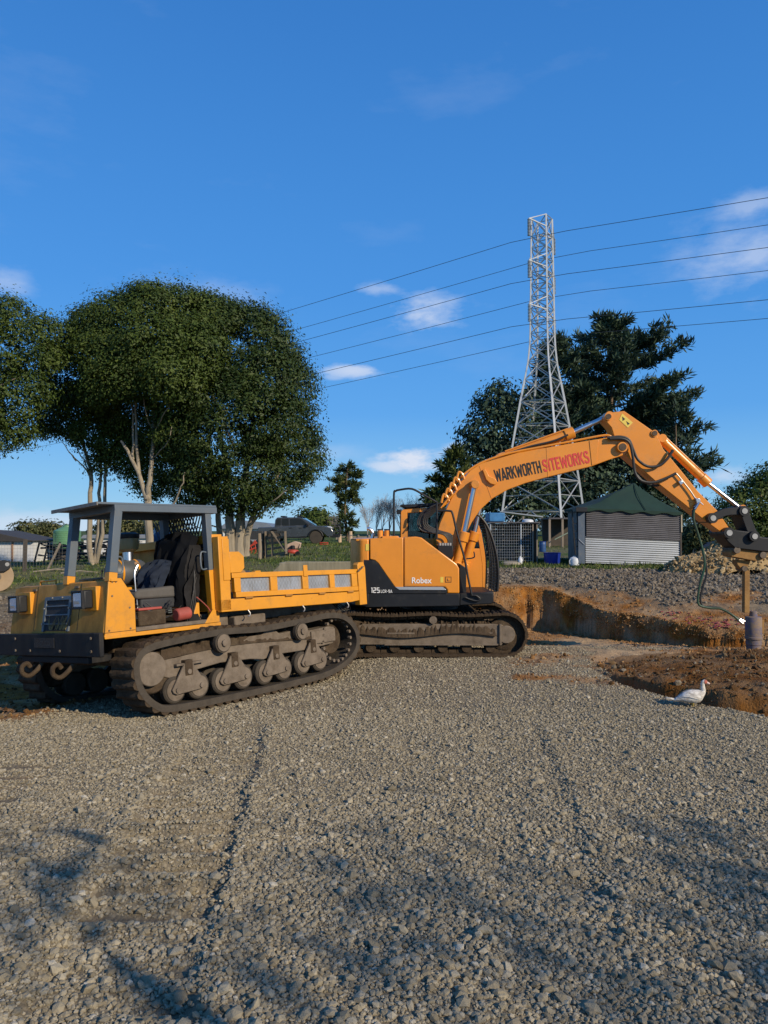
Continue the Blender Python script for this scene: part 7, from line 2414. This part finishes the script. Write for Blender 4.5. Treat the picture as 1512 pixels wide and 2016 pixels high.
    for a in (559, 591):
        MB().bx(X(a - 4), X(a + 4), -.7, .7, Z(1025.8), Z(1023.4)).build('roof_rack', M_blk2, V, .01)
    for (a, y) in ((624, -1), (624, 1), (543, -1), (543, 1)):
        yc = y * (w / 2 - .10)
        Wh = MB().lathe([(.22, -.12), (.38, -.12), (.42, -.09), (.42, .09), (.38, .12), (.22, .12)], (X(a), yc, .42), 'y', 32).build('wheel', mat('muddy_tyre', lin('#3d372f'), .9, var=.2), V, .01)
        MB().lathe([(.02, -.04), (.22, -.05), (.24, 0), (.22, .05), (.02, .04)], (X(a), yc + y * .07, .42), 'y', 26).build('rim', M_steel, Wh)
        if y < 0:
            MB().tube([(X(a) + math.cos(t) * .47, y * (w / 2 + .03), .44 + math.sin(t) * .47) for t in np.linspace(.15, PI - .15, 14)], .045, 8).build('wheel_arch', M_blk2, V)
    for y in (-1, 1):
        MB().box((X(650), y * .72, Z(1046.5)), (.30, .34, .17), (0, .2, 0)).build('headlight', mat('head_lamp', (.6, .62, .62), .15, .3, var=.1), V, .03)
        MB().box((X(608), y * (w / 2 + .10), Z(1041)), (.14, .2, .16)).build('mirror', M_blk2, V, .02)
        for a in (573, 592):
            if y < 0:
                MB().bx(X(a), X(a) + .16, -w / 2 - .03, -w / 2, Z(1047.6), Z(1046.4)).build('door_handle', M_blk2, V, .005)
    bb = MB()
    for y in (-.55, -.2, .2, .55):
        bb.tube(catmull([(X(657), y, .45), (X(668), y, .6), (X(669), y, Z(1046)), (X(662), y, Z(1040))], 4), .035, 8)
    for z in (.55, .8, Z(1045), Z(1040.5)):
        bb.tube(catmull([(X(654), -.85, z), (X(667), -.6, z), (X(669), 0, z), (X(667), .6, z), (X(654), .85, z)], 4), .033, 8)
    bb.bx(X(654), X(668), -.9, .9, .42, .62)
    bb.build('bull_bar', M_blk2, V)
    MB().bx(X(556), X(606), -w / 2 - .06, -w / 2 + .06, .38, .44).build('side_step', M_blk2, V, .02)
    MB().bx(X(512), X(543), -.8, .8, .62, .75).build('tray_floor', M_blk2, V)
    # dark trailer and red gear at the left, behind the trunk
    D2 = 42
    b2 = at(500, 1085, D2)
    b2.z = gz(b2.x, b2.y)
    q2 = lambda a, c_, dd=0: at(a, c_, D2 + dd) - b2
    T = thing('box_trailer', 'dark box trailer half hidden behind the tree trunk', 'trailer', b2)
    MB().bx(q2(487, 0).x, q2(521, 0).x, 0, 1.5, .45, q2(0, 1045).z).build('box', mat('dark_box', (.03, .032, .036), .6, var=.3), T, .02)
    for a in (494, 514):
        MB().lathe([(.03, -.09), (.25, -.09), (.28, -.06), (.28, .06), (.25, .09), (.03, .09)], (q2(a, 0).x, -.05, .28), 'y', 20).build('wheel', M_blk2, T)
    MB().bx(q2(486, 0).x, q2(522, 0).x, -.03, 0.0, .45, .55).build('chassis_rail', M_galv, T)
    Mr = mat('red_machine', lin('#a83a28'), .5, var=.15, dirt=lin('#5b4a3a'), dirt_amt=.25)
    D3 = 39
    b3 = at(492, 1088, D3)
    b3.z = gz(b3.x, b3.y)
    q3 = lambda a, c_, dd=0: at(a, c_, D3 + dd) - b3
    Rm = thing('red_cultivator', 'red farm implement with bent frame left of the gate post', 'implement', b3)
    MB().bar(q3(484, 1080), q3(506, 1068), .10, .10).build('frame_bar', Mr, Rm, .01)
    MB().bar(q3(484, 1086), q3(504, 1078), .08, .08).build('frame_bar', Mr, Rm, .01)
    for a in (486, 494, 502):
        MB().tube([q3(a, 1080 - (a - 484) * .5), q3(a + 2, 1086), q3(a - 1, 1090)], .025, 6).build('tine', Mr, Rm)
    MB().bar(q3(498, 1072), q3(503, 1064), .09, .09).build('headstock', Mr, Rm, .01)
    # push mower with pale catcher
    D4 = 38
    b4 = at(576, 1080, D4)
    b4.z = gz(b4.x, b4.y)
    q4 = lambda a, c_, dd=0: at(a, c_, D4 + dd) - b4
    Mw = thing('lawn_mower', 'red lawn mower with pale grass catcher right of the gate', 'mower', b4)
    MB().lathe([(.02, .10), (.30, .10), (.33, .16), (.28, .26), (.12, .30), (.02, .31)], (0, 0, 0), 'z', 20).build('deck', Mr, Mw)
    MB().lathe([(.02, 0), (.12, 0), (.12, .14), (.08, .18), (.02, .18)], (0, 0, .31), 'z', 16).build('engine', M_blk2, Mw)
    for dx in (-.28, .28):
        MB().lathe([(.02, -.03), (.11, -.03), (.11, .03), (.02, .03)], (dx, -.26, .11), 'y', 16).build('wheel', M_blk2, Mw)
    MB().prism([(-.32, .30), (.34, .34), (.40, .62), (.1, .70), (-.3, .55)], 'y', .1, .5).build('catcher', mat('pale_sack', lin('#b39c8a'), .9, var=.2), Mw, .04)
    MB().tube([(.25, 0, .2), (.42, .2, .85), (.46, .2, .95)], .015, 6).build('handle', M_blk2, Mw)
    o = thing('red_ramp', 'flat red folding ramp lying by the pickup wheel', 'ramp', at(638, 1077, 47))
    o.location.z = gz(o.location.x, o.location.y)
    MB().bx(-.28, .28, -.2, .2, .02, .07).build('base', Mr, o, .01)
    MB().bx(-.25, .25, -.2, .2, .12, .17).build('deck', Mr, o, .01)
    for dx in (-.2, .2):
        MB().bx(dx - .03, dx + .03, -.15, .15, .07, .12).build('spacer', Mr, o)
    # cone and pale post by the bull bar
    for i, (a, y0, lb) in enumerate(((668.5, 1052, 'pale timber post just right of the bull bar'), (690, 1046, 'pale timber post under the lone conifer'))):
        p0, p1 = at(a, 1073, 52), at(a, y0, 52)
        p0.z = gz(p0.x, p0.y)
        T = thing('pale_post', lb, 'post', p0)
        MB().tube([Vector((0, 0, -.1)), p1 - p0], [.15, .12], 10).build('post_shaft', mat('pale_post', lin('#b9a083'), .9, var=.15), T, .006)
        MB().tube([(0, -.16, .5), (.2, -.16, .52)], .015, 6).build('wire_tie', M_galv, T)
    # rail fence
    D5 = 60
    b5 = at(720, 1075, D5)
    b5.z = gz(b5.x, b5.y)
    q5 = lambda a, c_, dd=0: at(a, c_, D5 + dd) - b5
    Rf = thing('rail_fence', 'weathered post and rail fence below the leafless trees', 'fence', b5)
    for py in (1057, 1063, 1069):
        MB().bar(q5(662, py), q5(790, py + .5), .05, .11).build('rail', M_wood, Rf)
    for a in range(664, 792, 21):
        MB().bar(Vector((q5(a, 0).x, -.06, -.1)), q5(a, 1053) + Vector((0, -.06, 0)), .12, .12).build('post', M_wood, Rf)
    # ribbed culvert pipe by the headboard
    a, c = at(462, 1107, 26), at(489, 1107, 26.3)
    ax = (c - a)
    Lx = ax.length
    mb = MB()
    prof = []
    nn = 14
    for i in range(nn * 2 + 1):
        prof.append((.155 + (.018 if i % 2 else 0), Lx * i / (nn * 2)))
    Cp = mb.lathe(prof, (0, 0, 0), 'x', 24).build('culvert_pipe', mat('ribbed_black', lin('#45464a'), .6, var=.25), None)
    Cp.location = Vector((a.x, a.y, gz(a.x, a.y) + .17))
    tag(Cp, 'short ribbed dark culvert pipe lying behind the dump bed', 'pipe')
    # long concrete trough on the ground behind the dumper
    D7 = 21.0
    b7 = at(622, 1150, D7)
    b7.z = gz(b7.x, b7.y) - .05
    q7 = lambda a, c_, dd=0: at(a, c_, D7 + dd) - b7
    Ct = thing('concrete_trough', 'long stained concrete trough behind the dump bed', 'trough', b7)
    zt7 = q7(0, 1107).z
    M_conc = mat('stained_concrete', lin('#8a836d'), .95, var=.2, scale=2.5, bump=.3, bscale=20, dirt=lin('#5f5a45'), dirt_amt=.5, dirt_scale=2.5, stretch=(2.5, 1, .4))
    MB().prism([(q7(536, 0).x, 0), (q7(540, 0).x, zt7 * .75), (q7(556, 0).x, zt7 * .96), (q7(600, 0).x, zt7), (q7(704, 0).x, zt7 + .02), (q7(706, 0).x, 0)], 'y', 0, .12).build('front_wall', M_conc, Ct, .015)
    MB().bx(q7(556, 0).x, q7(704, 0).x, .75, .87, 0, zt7 - .01).build('back_wall', M_conc, Ct, .015)
    for a in (556, 702):
        MB().bx(q7(a, 0).x - .06, q7(a, 0).x + .06, .12, .75, 0, zt7 - .02).build('end_wall', M_conc, Ct, .015)
    MB().bx(q7(560, 0).x, q7(698, 0).x, .12, .75, 0, zt7 - .25).build('trough_floor', M_mud, Ct)
    # water heater and covered machine seen under the canopy
    D6 = 40
    p = at(305, 1062, D6)
    b6 = Vector((p.x, p.y, gz(p.x, p.y)))
    G6 = thing('gas_bottle', 'white bottle on a post seen through the canopy', 'bottle', b6)
    MB().lathe([(.02, 0), (.08, 0), (.08, .32), (.05, .38), (.03, .45), (.01, .46)], (0, 0, at(0, 1056, D6).z - b6.z), 'z', 14).build('body', M_whiteplas, G6)
    MB().bar((0, .05, 0), (0, .05, at(0, 1048, D6).z - b6.z), .08, .08).build('stand', M_wooddark, G6)
    p = at(322, 1078, D6)
    b6 = Vector((p.x, p.y, gz(p.x, p.y)))
    o = MB().lathe([(.1, 0), (.75, 0), (.8, .35), (.65, .8), (.35, 1.05), (.02, 1.15)], (0, 0, 0), 'z', 18).build('covered_machine', mat('navy_cover', (.02, .035, .08), .6, var=.4, scale=2, bump=.4, bscale=5), None)
    o.location = b6
    tag(o, 'machine under a navy cover seen through the canopy', 'cover')
build_middle_yard()
# ------------------------------------------------------------------ duck on the gravel edge
def build_duck():
    p = at(1362, 1386, 10.12)
    z = gz(p.x, p.y)
    Dk = thing('duck', 'white and grey muscovy duck standing at the gravel edge', 'duck', Vector((p.x, p.y, z - .035)), R(-6))
    k = NT('duck_feathers')
    sp = k.N.new('ShaderNodeSeparateXYZ')
    k.L.new(k.tc(), sp.inputs[0])
    n = k.noise(14, 5, .7)
    fe = k.noise(30, 4, .6, stretch=(.6, 1, 2.2))
    c = k.ramp(k.math('ADD', k.math('MULTIPLY', n, .6), k.math('MULTIPLY', fe, .5)), [(.36, lin('#777169')), (.50, lin('#b4ada1')), (.64, lin('#e0dacd'))])
    k.set('Base Color', c).set('Roughness', .8).set('Specular IOR Level', .2)
    k.bump(fe, .4, .01)
    M_f = k.m
    M_w = mat('duck_white', (.72, .70, .66), .8, var=.08, scale=20)
    # body: lofted rings along a spine, tail left, chest right, neck up, head turned right; one continuous skin
    rings = [(-.255, .105, .006, .010), (-.215, .112, .034, .014), (-.17, .125, .052, .030), (-.12, .145, .074, .058), (-.06, .155, .090, .080), (0, .155, .096, .090), (.06, .155, .092, .088), (.105, .165, .078, .078), (.135, .19, .056, .058)]
    neck = [(.148, .225, .036), (.146, .262, .029), (.138, .30, .026), (.136, .325, .027), (.144, .345, .029), (.160, .358, .028), (.178, .358, .023), (.192, .352, .015)]
    mb = MB()
    nseg = 18
    vv = []
    for x, zc, ry, rz in rings:
        for i in range(nseg):
            w = 2 * PI * i / nseg
            vv.append((x, math.cos(w) * ry, zc + math.sin(w) * rz))
    # turn rings from upright-in-x to upright along the neck path
    path = [Vector((x, 0, zz)) for x, zz, r_ in neck]
    prev = Vector((.105, 0, .165))
    for i_, (x, zz, r_) in enumerate(neck):
        nxt = path[min(i_ + 1, len(path) - 1)]
        t = (nxt - prev)
        t.normalize()
        prev = path[i_]
        up = Vector((-t.z, 0, t.x))
        for i in range(nseg):
            w = 2 * PI * i / nseg
            vv.append(Vector((x, 0, zz)) + Vector((0, math.cos(w) * r_ * .9, 0)) + up * (math.sin(w) * r_))
    m = len(rings) + len(neck)
    ff = [(j * nseg + i, j * nseg + (i + 1) % nseg, (j + 1) * nseg + (i + 1) % nseg, (j + 1) * nseg + i) for j in range(m - 1) for i in range(nseg)]
    ff += [tuple(range(nseg - 1, -1, -1)), tuple((m - 1) * nseg + i for i in range(nseg))]
    body = mb.add(vv, ff).build('body', M_f, Dk)
    body.modifiers.new('s', 'SUBSURF').render_levels = 2
    # folded wings, tail, bill, face, legs
    for s in (-1, 1):
        wv = []
        nu, nv = 14, 8
        rx = [r_[0] for r_ in rings]
        for j in range(nv):
            for i in range(nu):
                u, v = i / (nu - 1), j / (nv - 1)
                x = .095 - .30 * u
                zc, ry, rz = (float(np.interp(x, rx, [r_[q_] for r_ in rings])) for q_ in (1, 2, 3))
                top_, bot_ = R(78 - 6 * u), R(-8 + 42 * u ** 1.5)
                w = top_ + (bot_ - top_) * v
                wv.append((x, s * (math.cos(w) * (ry + .006) + .002), zc + math.sin(w) * (rz + .008)))
        n0 = len(wv)
        wv += [(a, b_ - s * .012, c_) for a, b_, c_ in wv]
        wf = [(j * nu + i, j * nu + i + 1, (j + 1) * nu + i + 1, (j + 1) * nu + i) for j in range(nv - 1) for i in range(nu - 1)]
        wf += [tuple(n0 + k_ for k_ in reversed(f_)) for f_ in wf]
        rim = [i for i in range(nu)] + [(j + 1) * nu - 1 for j in range(1, nv)] + [(nv - 1) * nu + i for i in range(nu - 2, -1, -1)] + [j * nu for j in range(nv - 2, 0, -1)]
        wf += [(rim[i], rim[(i + 1) % len(rim)], n0 + rim[(i + 1) % len(rim)], n0 + rim[i]) for i in range(len(rim))]
        MB().add(wv, wf).build('wing', M_f, Dk)
        MB().tube([(.0, s * .04, .085), (.005, s * .04, .04), (-.005, s * .04, .008)], [.022, .012, .009], 8).build('leg', mat('duck_leg', lin('#8d7a3f'), .7), Dk)
        MB().prism([(-.02, s * .04), (.05, s * .04 - .028), (.058, s * .04), (.05, s * .04 + .028)], 'z', .0, .012).build('foot', mat('duck_foot', lin('#8d7a3f'), .7), Dk, .002)
        MB().lathe([(.001, -.004), (.0055, 0), (.001, .004)], (.166, s * .024, .366), 'y', 8).build('eye', M_blkprint, Dk)
    for kx in range(5):
        o = MB().prism([(-.20, -.012), (-.20, .012), (-.325 + .008 * abs(kx - 2), .018), (-.335 + .008 * abs(kx - 2), 0), (-.325 + .008 * abs(kx - 2), -.018)], 'z', .0, .005).build('tail_feather', M_f, Dk)
        o.location = (0, (kx - 2) * .018, .080 + .003 * kx)
        o.rotation_euler = (0, R(8), (kx - 2) * .06)
    MB().tube(catmull([(.155, 0, .35), (.175, 0, .352), (.192, 0, .346)], 4), [.0295, .0295, .0295, .0295, .027, .025, .023, .02, .016], 14).build('face', mat('red_caruncle', lin('#b0604a'), .7, var=.3, scale=40), Dk)
    MB().tube([(.190, 0, .346), (.205, 0, .336), (.222, 0, .330), (.230, 0, .329)], [.0155, .013, .012, .006], 12).build('bill', mat('pinkish_bill', lin('#cdb3a8'), .5), Dk)
build_duck()
